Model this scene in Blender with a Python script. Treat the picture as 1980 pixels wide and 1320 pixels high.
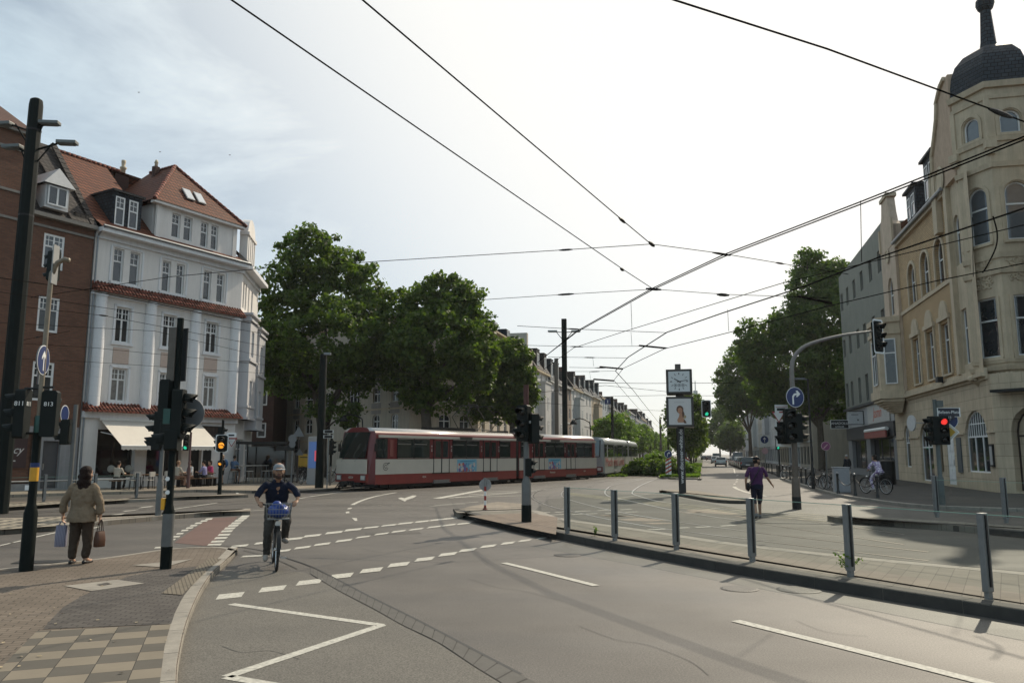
import bpy, bmesh, math, random
import numpy as np
from mathutils import Vector, Matrix
R = math.radians
for o in list(bpy.data.objects): bpy.data.objects.remove(o)
SC = bpy.context.scene; COL = SC.collection
random.seed(7); RNG = np.random.default_rng(11)

# ---------------------------------------------------------------- camera, sky, sun, exposure
F_PX, V_HOR, CAM_H = 1517.0, 878.0, 1.85
PITCH = math.atan((V_HOR - 660.0) / F_PX); CP, SP = math.cos(PITCH), math.sin(PITCH)
cam = bpy.data.cameras.new('camera'); cam.sensor_width = 36.0; cam.lens = F_PX / 1980 * 36
cam.clip_start = 0.1; cam.clip_end = 6000
camo = bpy.data.objects.new('camera', cam); COL.objects.link(camo)
camo.location = (0, 0, CAM_H); camo.rotation_euler = (math.pi/2 + PITCH, 0, 0)
SC.camera = camo
SUN_AZ, SUN_EL = R(35), R(41)          # azimuth measured clockwise from the heading +Y
w = bpy.data.worlds.new('World'); SC.world = w; w.use_nodes = True
nt = w.node_tree; nt.nodes.clear()
out = nt.nodes.new('ShaderNodeOutputWorld'); bg = nt.nodes.new('ShaderNodeBackground')
sky = nt.nodes.new('ShaderNodeTexSky'); sky.sky_type = 'NISHITA'; sky.sun_disc = False
sky.sun_elevation = SUN_EL; sky.sun_rotation = SUN_AZ
sky.air_density = 1.0; sky.dust_density = 1.2; sky.ozone_density = 1.0
# thin veil of cloud, in sky directions
tc = nt.nodes.new('ShaderNodeTexCoord'); mp = nt.nodes.new('ShaderNodeMapping')
mp.inputs['Scale'].default_value = (1.0, 1.0, 3.2); mp.inputs['Rotation'].default_value = (0.25, 0.3, 0.5)
nz = nt.nodes.new('ShaderNodeTexNoise'); nz.inputs['Scale'].default_value = 2.1; nz.inputs['Detail'].default_value = 9; nz.inputs['Roughness'].default_value = .62; nz.inputs['Distortion'].default_value = .5
rp = nt.nodes.new('ShaderNodeValToRGB'); rp.color_ramp.elements[0].position = .38; rp.color_ramp.elements[1].position = .70
rp.color_ramp.elements[0].color = (.40,.40,.40,1); rp.color_ramp.elements[1].color = (.84,.84,.84,1)
cloud = nt.nodes.new('ShaderNodeMix'); cloud.data_type = 'RGBA'
nt.links.new(tc.outputs['Generated'], mp.inputs['Vector']); nt.links.new(mp.outputs[0], nz.inputs['Vector'])
nt.links.new(nz.outputs['Fac'], rp.inputs[0])
# cloud brightness rises towards the sun (forward scattering)
sd = nt.nodes.new('ShaderNodeVectorMath'); sd.operation = 'DOT_PRODUCT'
sd.inputs[1].default_value = (math.sin(SUN_AZ)*math.cos(SUN_EL), math.cos(SUN_AZ)*math.cos(SUN_EL), math.sin(SUN_EL))
nt.links.new(tc.outputs['Generated'], sd.inputs[0])
mr = nt.nodes.new('ShaderNodeMapRange'); mr.interpolation_type = 'SMOOTHSTEP'
mr.inputs[1].default_value = .30; mr.inputs[2].default_value = .90; mr.inputs[3].default_value = 0; mr.inputs[4].default_value = 1
nt.links.new(sd.outputs['Value'], mr.inputs[0])
mx = nt.nodes.new('ShaderNodeMath'); mx.operation = 'MAXIMUM'; nt.links.new(rp.outputs[0], mx.inputs[0])
m9 = nt.nodes.new('ShaderNodeMath'); m9.operation = 'MULTIPLY'; m9.inputs[1].default_value = .9
nt.links.new(mr.outputs[0], m9.inputs[0]); nt.links.new(m9.outputs[0], mx.inputs[1])
cb = nt.nodes.new('ShaderNodeMix'); cb.data_type = 'RGBA'
cb.inputs[6].default_value = (8.9, 11.7, 13.2, 1); cb.inputs[7].default_value = (14.5, 14.2, 13.4, 1)
nt.links.new(mr.outputs[0], cb.inputs[0])
nt.links.new(mx.outputs[0], cloud.inputs[0]); nt.links.new(sky.outputs[0], cloud.inputs[6]); nt.links.new(cb.outputs[2], cloud.inputs[7])
nt.links.new(cloud.outputs[2], bg.inputs[0]); bg.inputs[1].default_value = 0.094
nt.links.new(bg.outputs[0], out.inputs[0])
sl = bpy.data.lights.new('sun', 'SUN'); sl.energy = 5.0; sl.angle = R(.6); sl.color = (1, .885, .70)
so = bpy.data.objects.new('sun', sl); COL.objects.link(so)
so.rotation_euler = (math.pi/2 - SUN_EL, 0, math.pi - SUN_AZ); so.location = (40, 60, 80)
SC.view_settings.view_transform = 'Standard'; SC.view_settings.look = 'None'; SC.view_settings.exposure = -0.27; SC.view_settings.gamma = 1
SC.cycles.max_bounces = 8; SC.cycles.transparent_max_bounces = 16; SC.cycles.use_denoising = True
SC.cycles.caustics_reflective = False; SC.cycles.caustics_refractive = False

# ---------------------------------------------------------------- measuring helpers (photo pixel -> point on a known surface)
def ray(u, v):
    x = (u - 990) / F_PX; y = (660 - v) / F_PX
    return Vector((x, CP - SP*y, SP + CP*y))
def G(u, v, z=0.0):
    d = ray(u, v); t = (z - CAM_H) / d.z
    return Vector((d.x*t, d.y*t, z))
def AT(u, v, Y):
    d = ray(u, v); t = Y / d.y
    return Vector((d.x*t, Y, CAM_H + d.z*t))
def HT(u, v, base):                      # height of a pixel on a vertical line standing at base
    return AT(u, v, base[1]).z

# ---------------------------------------------------------------- mesh builder
class MB:
    def __init__(s): s.v = []; s.f = []; s.m = []
    def add(s, vs, fs, mi=0):
        n = len(s.v); s.v += [tuple(q) for q in vs]
        for k in fs: s.f.append(tuple(n + i for i in k)); s.m.append(mi)
        return s
    def quad(s, a, b, c, d, mi=0): return s.add([a, b, c, d], [(0,1,2,3)], mi)
    def box(s, x0, y0, z0, x1, y1, z1, mi=0):
        return s.add([(x0,y0,z0),(x1,y0,z0),(x1,y1,z0),(x0,y1,z0),(x0,y0,z1),(x1,y0,z1),(x1,y1,z1),(x0,y1,z1)],
                     [(0,3,2,1),(4,5,6,7),(0,1,5,4),(1,2,6,5),(2,3,7,6),(3,0,4,7)], mi)
    def obox(s, c, sx, sy, sz, rz=0, mi=0, M=None):
        M = M or Matrix.Rotation(rz, 3, 'Z'); c = Vector(c)
        vs = [c + M @ Vector((a*sx/2, b*sy/2, d*sz/2)) for d in (-1,1) for a,b in ((-1,-1),(1,-1),(1,1),(-1,1))]
        return s.add(vs, [(0,3,2,1),(4,5,6,7),(0,1,5,4),(1,2,6,5),(2,3,7,6),(3,0,4,7)], mi)
    def tube(s, pts, r, n=8, mi=0, cap=True):
        pts = [Vector(p) for p in pts]; rs = r if isinstance(r, (list, tuple)) else [r]*len(pts)
        base = len(s.v); up = None
        for i, p in enumerate(pts):
            t = ((pts[min(i+1, len(pts)-1)] - p).normalized() + (p - pts[max(i-1, 0)]).normalized())
            t = t.normalized() if t.length > 1e-6 else Vector((0,0,1))
            if up is None:
                up = Vector((0,0,1)) if abs(t.z) < .9 else Vector((1,0,0))
            a = t.cross(up)
            if a.length < 1e-5: a = t.cross(Vector((0,1,0)))
            a.normalize(); b = a.cross(t).normalized(); up = b
            for k in range(n):
                an = 2*math.pi*k/n
                s.v.append(tuple(p + (a*math.cos(an) + b*math.sin(an))*rs[i]))
        for i in range(len(pts)-1):
            for k in range(n):
                k2 = (k+1) % n
                s.f.append((base+i*n+k, base+i*n+k2, base+(i+1)*n+k2, base+(i+1)*n+k)); s.m.append(mi)
        if cap:
            s.f.append(tuple(base+k for k in range(n))[::-1]); s.m.append(mi)
            e = base+(len(pts)-1)*n; s.f.append(tuple(e+k for k in range(n))); s.m.append(mi)
        return s
    def cyl(s, p0, p1, r0, r1=None, n=12, mi=0): return s.tube([p0, p1], [r0, r0 if r1 is None else r1], n, mi)
    def lathe(s, prof, n=16, c=(0,0,0), mi=0, axis='Z', rot=0.):
        base = len(s.v)
        for r, z in prof:
            for k in range(n):
                a = 2*math.pi*k/n + rot
                q = (r*math.cos(a), r*math.sin(a), z)
                if axis == 'Y': q = (q[0], q[2], q[1])
                if axis == 'X': q = (q[2], q[0], q[1])
                s.v.append((q[0]+c[0], q[1]+c[1], q[2]+c[2]))
        for i in range(len(prof)-1):
            for k in range(n):
                k2 = (k+1) % n
                s.f.append((base+i*n+k, base+i*n+k2, base+(i+1)*n+k2, base+(i+1)*n+k)); s.m.append(mi)
        s.f.append(tuple(base+k for k in range(n))[::-1]); s.m.append(mi)
        e = base+(len(prof)-1)*n; s.f.append(tuple(e+k for k in range(n))); s.m.append(mi)
        return s
    def ell(s, c, rx, ry, rz, nu=14, nv=8, mi=0, M=None):
        base = len(s.v); c = Vector(c)
        for i in range(nv+1):
            th = math.pi*i/nv - math.pi/2
            for k in range(nu):
                a = 2*math.pi*k/nu
                q = Vector((rx*math.cos(th)*math.cos(a), ry*math.cos(th)*math.sin(a), rz*math.sin(th)))
                if M: q = M @ q
                s.v.append(tuple(c+q))
        for i in range(nv):
            for k in range(nu):
                k2 = (k+1) % nu
                s.f.append((base+i*nu+k, base+i*nu+k2, base+(i+1)*nu+k2, base+(i+1)*nu+k)); s.m.append(mi)
        return s
    def prism(s, poly, z0, z1, mi=0, mtop=None):
        n = len(poly); ar = sum(poly[i][0]*poly[(i+1)%n][1]-poly[(i+1)%n][0]*poly[i][1] for i in range(n))
        if ar < 0: poly = poly[::-1]
        b = len(s.v)
        s.v += [(p[0],p[1],z0) for p in poly] + [(p[0],p[1],z1) for p in poly]
        for i in range(n): s.f.append((b+i, b+(i+1)%n, b+n+(i+1)%n, b+n+i)); s.m.append(mi)
        s.f.append(tuple(b+n+i for i in range(n))); s.m.append(mi if mtop is None else mtop)
        s.f.append(tuple(b+i for i in range(n))[::-1]); s.m.append(mi)
        return s
    def sheet(s, poly, z=None, mi=0):
        n = len(poly); ar = sum(poly[i][0]*poly[(i+1)%n][1]-poly[(i+1)%n][0]*poly[i][1] for i in range(n))
        if ar < 0: poly = poly[::-1]
        return s.add([(p[0],p[1],p[2] if z is None else z) for p in poly], [tuple(range(n))], mi)
    def xz(s, poly, y0, y1, mi=0):        # polygon in x,z extruded along y
        n = len(poly); ar = sum(poly[i][0]*poly[(i+1)%n][1]-poly[(i+1)%n][0]*poly[i][1] for i in range(n))
        if ar < 0: poly = poly[::-1]
        b = len(s.v)
        s.v += [(p[0],y0,p[1]) for p in poly] + [(p[0],y1,p[1]) for p in poly]
        for i in range(n): s.f.append((b+i, b+n+i, b+n+(i+1)%n, b+(i+1)%n)); s.m.append(mi)
        s.f.append(tuple(b+i for i in range(n))); s.m.append(mi)
        s.f.append(tuple(b+n+i for i in range(n))[::-1]); s.m.append(mi)
        return s
    def yz(s, poly, x0, x1, mi=0):        # polygon in y,z extruded along x
        t = MB().xz(poly, x0, x1, mi)
        return s.add([(v[1], v[0], v[2]) for v in t.v], [f[::-1] for f in t.f], mi)
    def xform(s, M, start=0):
        for i in range(start, len(s.v)): s.v[i] = tuple(M @ Vector(s.v[i]))
        return s
    def mesh(s, name, mats, smooth=False):
        me = bpy.data.meshes.new(name); me.from_pydata(s.v, [], s.f)
        for m in (mats if isinstance(mats, (list, tuple)) else [mats]): me.materials.append(m)
        me.polygons.foreach_set('material_index', s.m)
        if smooth:
            me.polygons.foreach_set('use_smooth', [True]*len(s.f))
        me.update(); return me
    def build(s, name, mats, parent=None, smooth=False, bevel=0, angle=None):
        o = bpy.data.objects.new(name, s.mesh(name, mats, smooth)); COL.objects.link(o)
        if parent: o.parent = parent
        if bevel:
            b = o.modifiers.new('bevel', 'BEVEL'); b.width = bevel; b.segments = 2; b.limit_method = 'ANGLE'; b.angle_limit = R(35)
        if angle and smooth:
            e = o.modifiers.new('edges', 'EDGE_SPLIT'); e.split_angle = R(angle)
        return o
def tag(o, label=None, cat=None, group=None, kind=None):
    if label: o['label'] = label
    if cat: o['category'] = cat
    if group: o['group'] = group
    if kind: o['kind'] = kind
    return o
def thing(name, label, cat, loc=(0,0,0), rz=0, group=None):
    o = bpy.data.objects.new(name, None); o.empty_display_size = .2; COL.objects.link(o)
    o.location = loc; o.rotation_euler = (0,0,rz)
    return tag(o, label, cat, group)
def link(name, me, parent, loc=(0,0,0), rz=0, scale=None):
    o = bpy.data.objects.new(name, me); COL.objects.link(o); o.parent = parent; o.location = loc; o.rotation_euler = (0,0,rz)
    if scale: o.scale = scale
    return o
def copy_tree(o, parent=None, kids=None):
    kids = kids if kids is not None else KIDS()
    c = o.copy(); COL.objects.link(c); c.parent = parent
    for ch in kids.get(o, []): copy_tree(ch, c, kids)
    return c
def KIDS():
    d = {}
    for o in bpy.data.objects:
        if o.parent: d.setdefault(o.parent, []).append(o)
    return d
def outward(o):
    b = bmesh.new(); b.from_mesh(o.data); bmesh.ops.recalc_face_normals(b, faces=b.faces); b.to_mesh(o.data); b.free(); return o
def structure(o): o['kind'] = 'structure'; return o
_txt = {}
def lettering(s, size, M, mat, parent, name='lettering', ext=.004, align='CENTER', spacing=1.0, shear=0, xs=1.0):
    c = bpy.data.curves.new('txt', 'FONT'); c.body = s; c.size = size; c.extrude = ext; c.align_x = align; c.align_y = 'CENTER'; c.space_character = spacing; c.shear = shear; c.resolution_u = 3
    t = bpy.data.objects.new('txt', c); COL.objects.link(t)
    dg = bpy.context.evaluated_depsgraph_get(); me = bpy.data.meshes.new_from_object(t.evaluated_get(dg))
    bpy.data.objects.remove(t); bpy.data.curves.remove(c)
    me.transform(M @ Matrix.Diagonal((xs,1,1,1))); me.materials.clear(); me.materials.append(mat)
    o = bpy.data.objects.new(name, me); COL.objects.link(o); o.parent = parent
    return o
def smooth_line(pts, step=.5, closed=False):    # Catmull-Rom through 2D/3D points
    P = [Vector(p) for p in pts]; out = []
    for i in range(len(P)-1):
        p0, p1, p2, p3 = P[max(i-1,0)], P[i], P[i+1], P[min(i+2,len(P)-1)]
        n = max(1, int((p2-p1).length/step))
        for k in range(n):
            t = k/n
            out.append(.5*((2*p1)+(-p0+p2)*t+(2*p0-5*p1+4*p2-p3)*t*t+(-p0+3*p1-3*p2+p3)*t**3))
    out.append(P[-1]); return out

# ---------------------------------------------------------------- materials
_m = {}
def streaks(n, t, x, b, lo=.78):                 # rain streaks and soot, stretched down the wall
    q = n.nodes.new('ShaderNodeMapping'); q.inputs['Scale'].default_value = (2.6,2.6,.22); n.links.new(t.outputs['Object'], q.inputs[0])
    z = n.nodes.new('ShaderNodeTexNoise'); z.inputs['Scale'].default_value = 1.6; z.inputs['Detail'].default_value = 7; z.inputs['Roughness'].default_value = .7; n.links.new(q.outputs[0], z.inputs['Vector'])
    r = n.nodes.new('ShaderNodeMapRange'); r.inputs[1].default_value = .3; r.inputs[2].default_value = .62; r.inputs[3].default_value = lo; r.inputs[4].default_value = 1.03; n.links.new(z.outputs['Fac'], r.inputs[0])
    y = n.nodes.new('ShaderNodeMix'); y.data_type = 'RGBA'; y.blend_type = 'MULTIPLY'; y.inputs[0].default_value = 1; n.links.new(x.outputs[2], y.inputs[6]); n.links.new(r.outputs[0], y.inputs[7]); n.links.new(y.outputs[2], b.inputs['Base Color'])
def mat(name, col, rough=.6, metal=0., var=.12, scale=6., bump=0., bscale=40., spec=.5, emis=None, alpha=None, trans=0, var2=0, coat=0):
    if name in _m: return _m[name]
    m = bpy.data.materials.new(name); m.use_nodes = True; _m[name] = m
    n = m.node_tree; b = n.nodes['Principled BSDF']
    b.inputs['Roughness'].default_value = rough; b.inputs['Metallic'].default_value = metal
    b.inputs['Specular IOR Level'].default_value = spec
    b.inputs['Base Color'].default_value = (*col, 1)
    if coat: b.inputs['Coat Weight'].default_value = coat; b.inputs['Coat Roughness'].default_value = .06
    if trans: b.inputs['Transmission Weight'].default_value = trans
    if emis: b.inputs['Emission Color'].default_value = (*emis[0], 1); b.inputs['Emission Strength'].default_value = emis[1]
    if var or bump:
        t = n.nodes.new('ShaderNodeTexCoord')
        if var:
            z = n.nodes.new('ShaderNodeTexNoise'); z.inputs['Scale'].default_value = scale; z.inputs['Detail'].default_value = 8; z.inputs['Roughness'].default_value = .65
            n.links.new(t.outputs['Object'], z.inputs['Vector'])
            mr_ = n.nodes.new('ShaderNodeMapRange'); mr_.inputs[1].default_value = .25; mr_.inputs[2].default_value = .75
            mr_.inputs[3].default_value = 1-var; mr_.inputs[4].default_value = 1+var
            n.links.new(z.outputs['Fac'], mr_.inputs[0])
            x = n.nodes.new('ShaderNodeMix'); x.data_type = 'RGBA'; x.blend_type = 'MULTIPLY'; x.inputs[0].default_value = 1
            x.inputs[6].default_value = (*col, 1); n.links.new(mr_.outputs[0], x.inputs[7]); n.links.new(x.outputs[2], b.inputs['Base Color'])
            if name.split('_')[0] in ('plaster','stone','render','gable'): streaks(n, t, x, b, .9 if name in ('plaster_white','plaster_trim_white','plaster_pale_grey') else .78)
        if bump:
            z2 = n.nodes.new('ShaderNodeTexNoise'); z2.inputs['Scale'].default_value = bscale; z2.inputs['Detail'].default_value = 5
            n.links.new(t.outputs['Object'], z2.inputs['Vector'])
            bp = n.nodes.new('ShaderNodeBump'); bp.inputs['Strength'].default_value = bump; bp.inputs['Distance'].default_value = .02
            n.links.new(z2.outputs['Fac'], bp.inputs['Height']); n.links.new(bp.outputs[0], b.inputs['Normal'])
    return m
def brickmat(name, c1, c2, cm, bw, bh, mortar=.01, rough=.85, vertical=True, rot=0., bump=.4, offset=.5, var=.18, vscale=.6, bias=0., spec=.3, squash=1.):
    if name in _m: return _m[name]
    m = bpy.data.materials.new(name); m.use_nodes = True; _m[name] = m
    n = m.node_tree; b = n.nodes['Principled BSDF']; b.inputs['Roughness'].default_value = rough; b.inputs['Specular IOR Level'].default_value = spec
    t = n.nodes.new('ShaderNodeTexCoord'); src = t.outputs['Object']
    if vertical:
        sp = n.nodes.new('ShaderNodeSeparateXYZ'); n.links.new(src, sp.inputs[0])
        ad = n.nodes.new('ShaderNodeMath'); n.links.new(sp.outputs[0], ad.inputs[0]); n.links.new(sp.outputs[1], ad.inputs[1])
        cx = n.nodes.new('ShaderNodeCombineXYZ'); n.links.new(ad.outputs[0], cx.inputs[0]); n.links.new(sp.outputs[2], cx.inputs[1]); vec = cx.outputs[0]
    else:
        mpn = n.nodes.new('ShaderNodeMapping'); mpn.inputs['Rotation'].default_value = (0,0,rot); n.links.new(src, mpn.inputs[0]); vec = mpn.outputs[0]
    br = n.nodes.new('ShaderNodeTexBrick'); n.links.new(vec, br.inputs['Vector'])
    br.inputs['Color1'].default_value = (*c1,1); br.inputs['Color2'].default_value = (*c2,1); br.inputs['Mortar'].default_value = (*cm,1)
    br.inputs['Scale'].default_value = 1; br.inputs['Brick Width'].default_value = bw; br.inputs['Row Height'].default_value = bh
    br.inputs['Mortar Size'].default_value = mortar; br.inputs['Mortar Smooth'].default_value = .2; br.inputs['Bias'].default_value = bias; br.offset = offset
    z = n.nodes.new('ShaderNodeTexNoise'); z.inputs['Scale'].default_value = vscale; z.inputs['Detail'].default_value = 9; z.inputs['Roughness'].default_value = .7
    n.links.new(src, z.inputs['Vector'])
    mr_ = n.nodes.new('ShaderNodeMapRange'); mr_.inputs[1].default_value = .25; mr_.inputs[2].default_value = .75; mr_.inputs[3].default_value = 1-var; mr_.inputs[4].default_value = 1+var
    n.links.new(z.outputs['Fac'], mr_.inputs[0])
    x = n.nodes.new('ShaderNodeMix'); x.data_type = 'RGBA'; x.blend_type = 'MULTIPLY'; x.inputs[0].default_value = 1
    n.links.new(br.outputs['Color'], x.inputs[6]); n.links.new(mr_.outputs[0], x.inputs[7]); n.links.new(x.outputs[2], b.inputs['Base Color'])
    if name == 'stone_ashlar': streaks(n, t, x, b)
    bp = n.nodes.new('ShaderNodeBump'); bp.inputs['Strength'].default_value = bump; bp.inputs['Distance'].default_value = .015; bp.invert = True
    n.links.new(br.outputs['Fac'], bp.inputs['Height']); n.links.new(bp.outputs[0], b.inputs['Normal'])
    return m
def asphalt(name, col, speck=.35, rough=.62, big=.16, spec=.5, sc=58, tracks=None):
    if name in _m: return _m[name]
    m = bpy.data.materials.new(name); m.use_nodes = True; _m[name] = m
    n = m.node_tree; b = n.nodes['Principled BSDF']; b.inputs['Specular IOR Level'].default_value = spec
    t = n.nodes.new('ShaderNodeTexCoord')
    def noise(scale, det, lo, hi, rg=.6, stretch=None):
        z = n.nodes.new('ShaderNodeTexNoise'); z.inputs['Scale'].default_value = scale; z.inputs['Detail'].default_value = det; z.inputs['Roughness'].default_value = rg
        if stretch:
            q = n.nodes.new('ShaderNodeMapping'); q.inputs['Rotation'].default_value = (0,0,stretch[0]); q.inputs['Scale'].default_value = (stretch[1],1,1); n.links.new(t.outputs['Object'], q.inputs[0]); n.links.new(q.outputs[0], z.inputs['Vector'])
        else: n.links.new(t.outputs['Object'], z.inputs['Vector'])
        r = n.nodes.new('ShaderNodeMapRange'); r.inputs[1].default_value = .3; r.inputs[2].default_value = .7; r.inputs[3].default_value = lo; r.inputs[4].default_value = hi
        n.links.new(z.outputs['Fac'], r.inputs[0]); return z, r
    z1, r1 = noise(sc, 5, 1-speck, 1+speck, .85); z2, r2 = noise(.35, 9, 1-big, 1+big, .68); z3, r3 = noise(.8, 6, 1-big*.7, 1+big*.7, .6, (.5, .12))
    a = n.nodes.new('ShaderNodeMath'); a.operation = 'MULTIPLY'; n.links.new(r1.outputs[0], a.inputs[0]); n.links.new(r2.outputs[0], a.inputs[1])
    a2 = n.nodes.new('ShaderNodeMath'); a2.operation = 'MULTIPLY'; n.links.new(a.outputs[0], a2.inputs[0]); n.links.new(r3.outputs[0], a2.inputs[1])
    x = n.nodes.new('ShaderNodeMix'); x.data_type = 'RGBA'; x.blend_type = 'MULTIPLY'; x.inputs[0].default_value = 1; x.inputs[6].default_value = (*col,1)
    n.links.new(a2.outputs[0], x.inputs[7]); n.links.new(x.outputs[2], b.inputs['Base Color'])
    rr = n.nodes.new('ShaderNodeMapRange'); rr.inputs[1].default_value = .3; rr.inputs[2].default_value = .7; rr.inputs[3].default_value = rough-.08; rr.inputs[4].default_value = rough+.1
    n.links.new(z3.outputs['Fac'], rr.inputs[0]); n.links.new(rr.outputs[0], b.inputs['Roughness'])
    if tracks:                            # polished wheel tracks along the lanes, with sun sheen painted into the lighter bands
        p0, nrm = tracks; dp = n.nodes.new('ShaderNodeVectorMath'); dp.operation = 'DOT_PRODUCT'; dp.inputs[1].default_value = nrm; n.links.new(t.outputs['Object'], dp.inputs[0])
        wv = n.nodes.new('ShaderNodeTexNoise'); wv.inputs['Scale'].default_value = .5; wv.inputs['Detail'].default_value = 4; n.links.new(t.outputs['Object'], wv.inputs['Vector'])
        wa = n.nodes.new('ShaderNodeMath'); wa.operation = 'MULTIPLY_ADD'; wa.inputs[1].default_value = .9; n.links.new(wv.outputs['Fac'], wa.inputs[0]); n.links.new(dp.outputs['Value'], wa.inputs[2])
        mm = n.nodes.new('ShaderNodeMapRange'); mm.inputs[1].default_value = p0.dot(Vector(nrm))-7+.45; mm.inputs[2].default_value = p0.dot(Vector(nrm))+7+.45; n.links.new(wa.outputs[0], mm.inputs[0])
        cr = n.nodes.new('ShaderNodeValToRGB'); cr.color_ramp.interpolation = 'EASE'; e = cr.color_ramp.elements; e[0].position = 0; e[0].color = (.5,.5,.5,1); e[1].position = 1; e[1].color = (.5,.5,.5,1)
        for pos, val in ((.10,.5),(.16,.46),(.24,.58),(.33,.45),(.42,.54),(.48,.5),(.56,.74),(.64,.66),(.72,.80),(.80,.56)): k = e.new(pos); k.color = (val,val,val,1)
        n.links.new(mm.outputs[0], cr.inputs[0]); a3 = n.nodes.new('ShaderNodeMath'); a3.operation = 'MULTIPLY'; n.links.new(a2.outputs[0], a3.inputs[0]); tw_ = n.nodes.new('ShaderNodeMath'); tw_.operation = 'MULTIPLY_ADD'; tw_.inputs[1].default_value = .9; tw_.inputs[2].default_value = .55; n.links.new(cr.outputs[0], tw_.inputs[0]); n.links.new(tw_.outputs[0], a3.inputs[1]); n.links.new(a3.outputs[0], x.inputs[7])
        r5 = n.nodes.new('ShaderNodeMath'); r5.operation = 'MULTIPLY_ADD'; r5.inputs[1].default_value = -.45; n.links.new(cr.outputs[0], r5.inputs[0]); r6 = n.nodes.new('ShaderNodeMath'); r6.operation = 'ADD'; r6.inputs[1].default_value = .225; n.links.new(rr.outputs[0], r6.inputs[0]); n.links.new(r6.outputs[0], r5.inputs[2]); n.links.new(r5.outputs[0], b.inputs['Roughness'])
    bp = n.nodes.new('ShaderNodeBump'); bp.inputs['Strength'].default_value = .35; bp.inputs['Distance'].default_value = .01
    n.links.new(z1.outputs['Fac'], bp.inputs['Height']); n.links.new(bp.outputs[0], b.inputs['Normal'])
    return m
def glassmat(name, col=(.02,.025,.03), rough=.05, spec=.9):
    return mat(name, col, rough, var=.3, scale=.9, spec=spec)
def clearglass(name, tint=(.86,.93,.9)):
    if name in _m: return _m[name]
    m = bpy.data.materials.new(name); m.use_nodes = True; _m[name] = m
    n = m.node_tree; n.nodes.clear(); o = n.nodes.new('ShaderNodeOutputMaterial')
    tr = n.nodes.new('ShaderNodeBsdfTransparent'); tr.inputs[0].default_value = (*tint,1)
    gl = n.nodes.new('ShaderNodeBsdfGlossy'); gl.inputs['Roughness'].default_value = .02
    fr = n.nodes.new('ShaderNodeFresnel'); fr.inputs[0].default_value = 1.45
    mxs = n.nodes.new('ShaderNodeMixShader'); n.links.new(fr.outputs[0], mxs.inputs[0]); n.links.new(tr.outputs[0], mxs.inputs[1]); n.links.new(gl.outputs[0], mxs.inputs[2]); n.links.new(mxs.outputs[0], o.inputs[0])
    return m
def leafmat(name, c1, c2, transl=.35):
    if name in _m: return _m[name]
    m = bpy.data.materials.new(name); m.use_nodes = True; _m[name] = m
    n = m.node_tree; b = n.nodes['Principled BSDF']; b.inputs['Roughness'].default_value = .55; b.inputs['Specular IOR Level'].default_value = .35
    g = n.nodes.new('ShaderNodeNewGeometry'); mxc = n.nodes.new('ShaderNodeMix'); mxc.data_type = 'RGBA'
    mxc.inputs[6].default_value = (*c1,1); mxc.inputs[7].default_value = (*c2,1); n.links.new(g.outputs['Random Per Island'], mxc.inputs[0]); n.links.new(mxc.outputs[2], b.inputs['Base Color'])
    t = n.nodes.new('ShaderNodeBsdfTranslucent'); hs = n.nodes.new('ShaderNodeMix'); hs.data_type = 'RGBA'; hs.blend_type = 'MULTIPLY'; hs.inputs[0].default_value = 1
    hs.inputs[7].default_value = (1.5,1.6,.5,1); n.links.new(mxc.outputs[2], hs.inputs[6]); n.links.new(hs.outputs[2], t.inputs[0])
    ms = n.nodes.new('ShaderNodeMixShader'); ms.inputs[0].default_value = transl
    n.links.new(b.outputs[0], ms.inputs[1]); n.links.new(t.outputs[0], ms.inputs[2]); n.links.new(ms.outputs[0], n.nodes['Material Output'].inputs[0])
    return m
WHITE_LINE = mat('road_paint', (.42,.40,.35), .75, var=.45, scale=22, bump=.2, bscale=90)
DARK_GREEN = mat('dark_green_paint', (.007,.010,.009), .65, var=.2, scale=4, spec=.12)
GREY_STEEL = mat('galvanised_steel', (.22,.23,.23), .5, .55, var=.2, scale=12)
GREY_PAINT = mat('grey_pole_paint', (.12,.12,.115), .5, var=.2, scale=6)
BLACK = mat('black_plastic', (.011,.011,.011), .5, var=.2, spec=.35)
RUBBER = mat('rubber', (.018,.018,.018), .8, var=.2)
CHROME = mat('bright_metal', (.6,.6,.6), .28, 1, var=.1)
WHITE = mat('white_enamel', (.78,.78,.76), .4, var=.05)
BLUE_SIGN = mat('sign_blue', (.006,.022,.11), .4, var=.08)
RED_SIGN = mat('sign_red', (.28,.02,.018), .4, var=.08)
YELLOW = mat('yellow_plastic', (.75,.36,.02), .45, var=.08)
PANE = glassmat('window_pane', (.025,.03,.036), .04)
PANE_SKY = glassmat('window_pane_pale', (.10,.115,.13), .08, .9)
CURTAIN = mat('window_curtain', (.20,.19,.175), .25, var=.35, scale=5, spec=.8)
FRAME = mat('window_frame_white', (.72,.72,.71), .5, var=.08)
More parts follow.
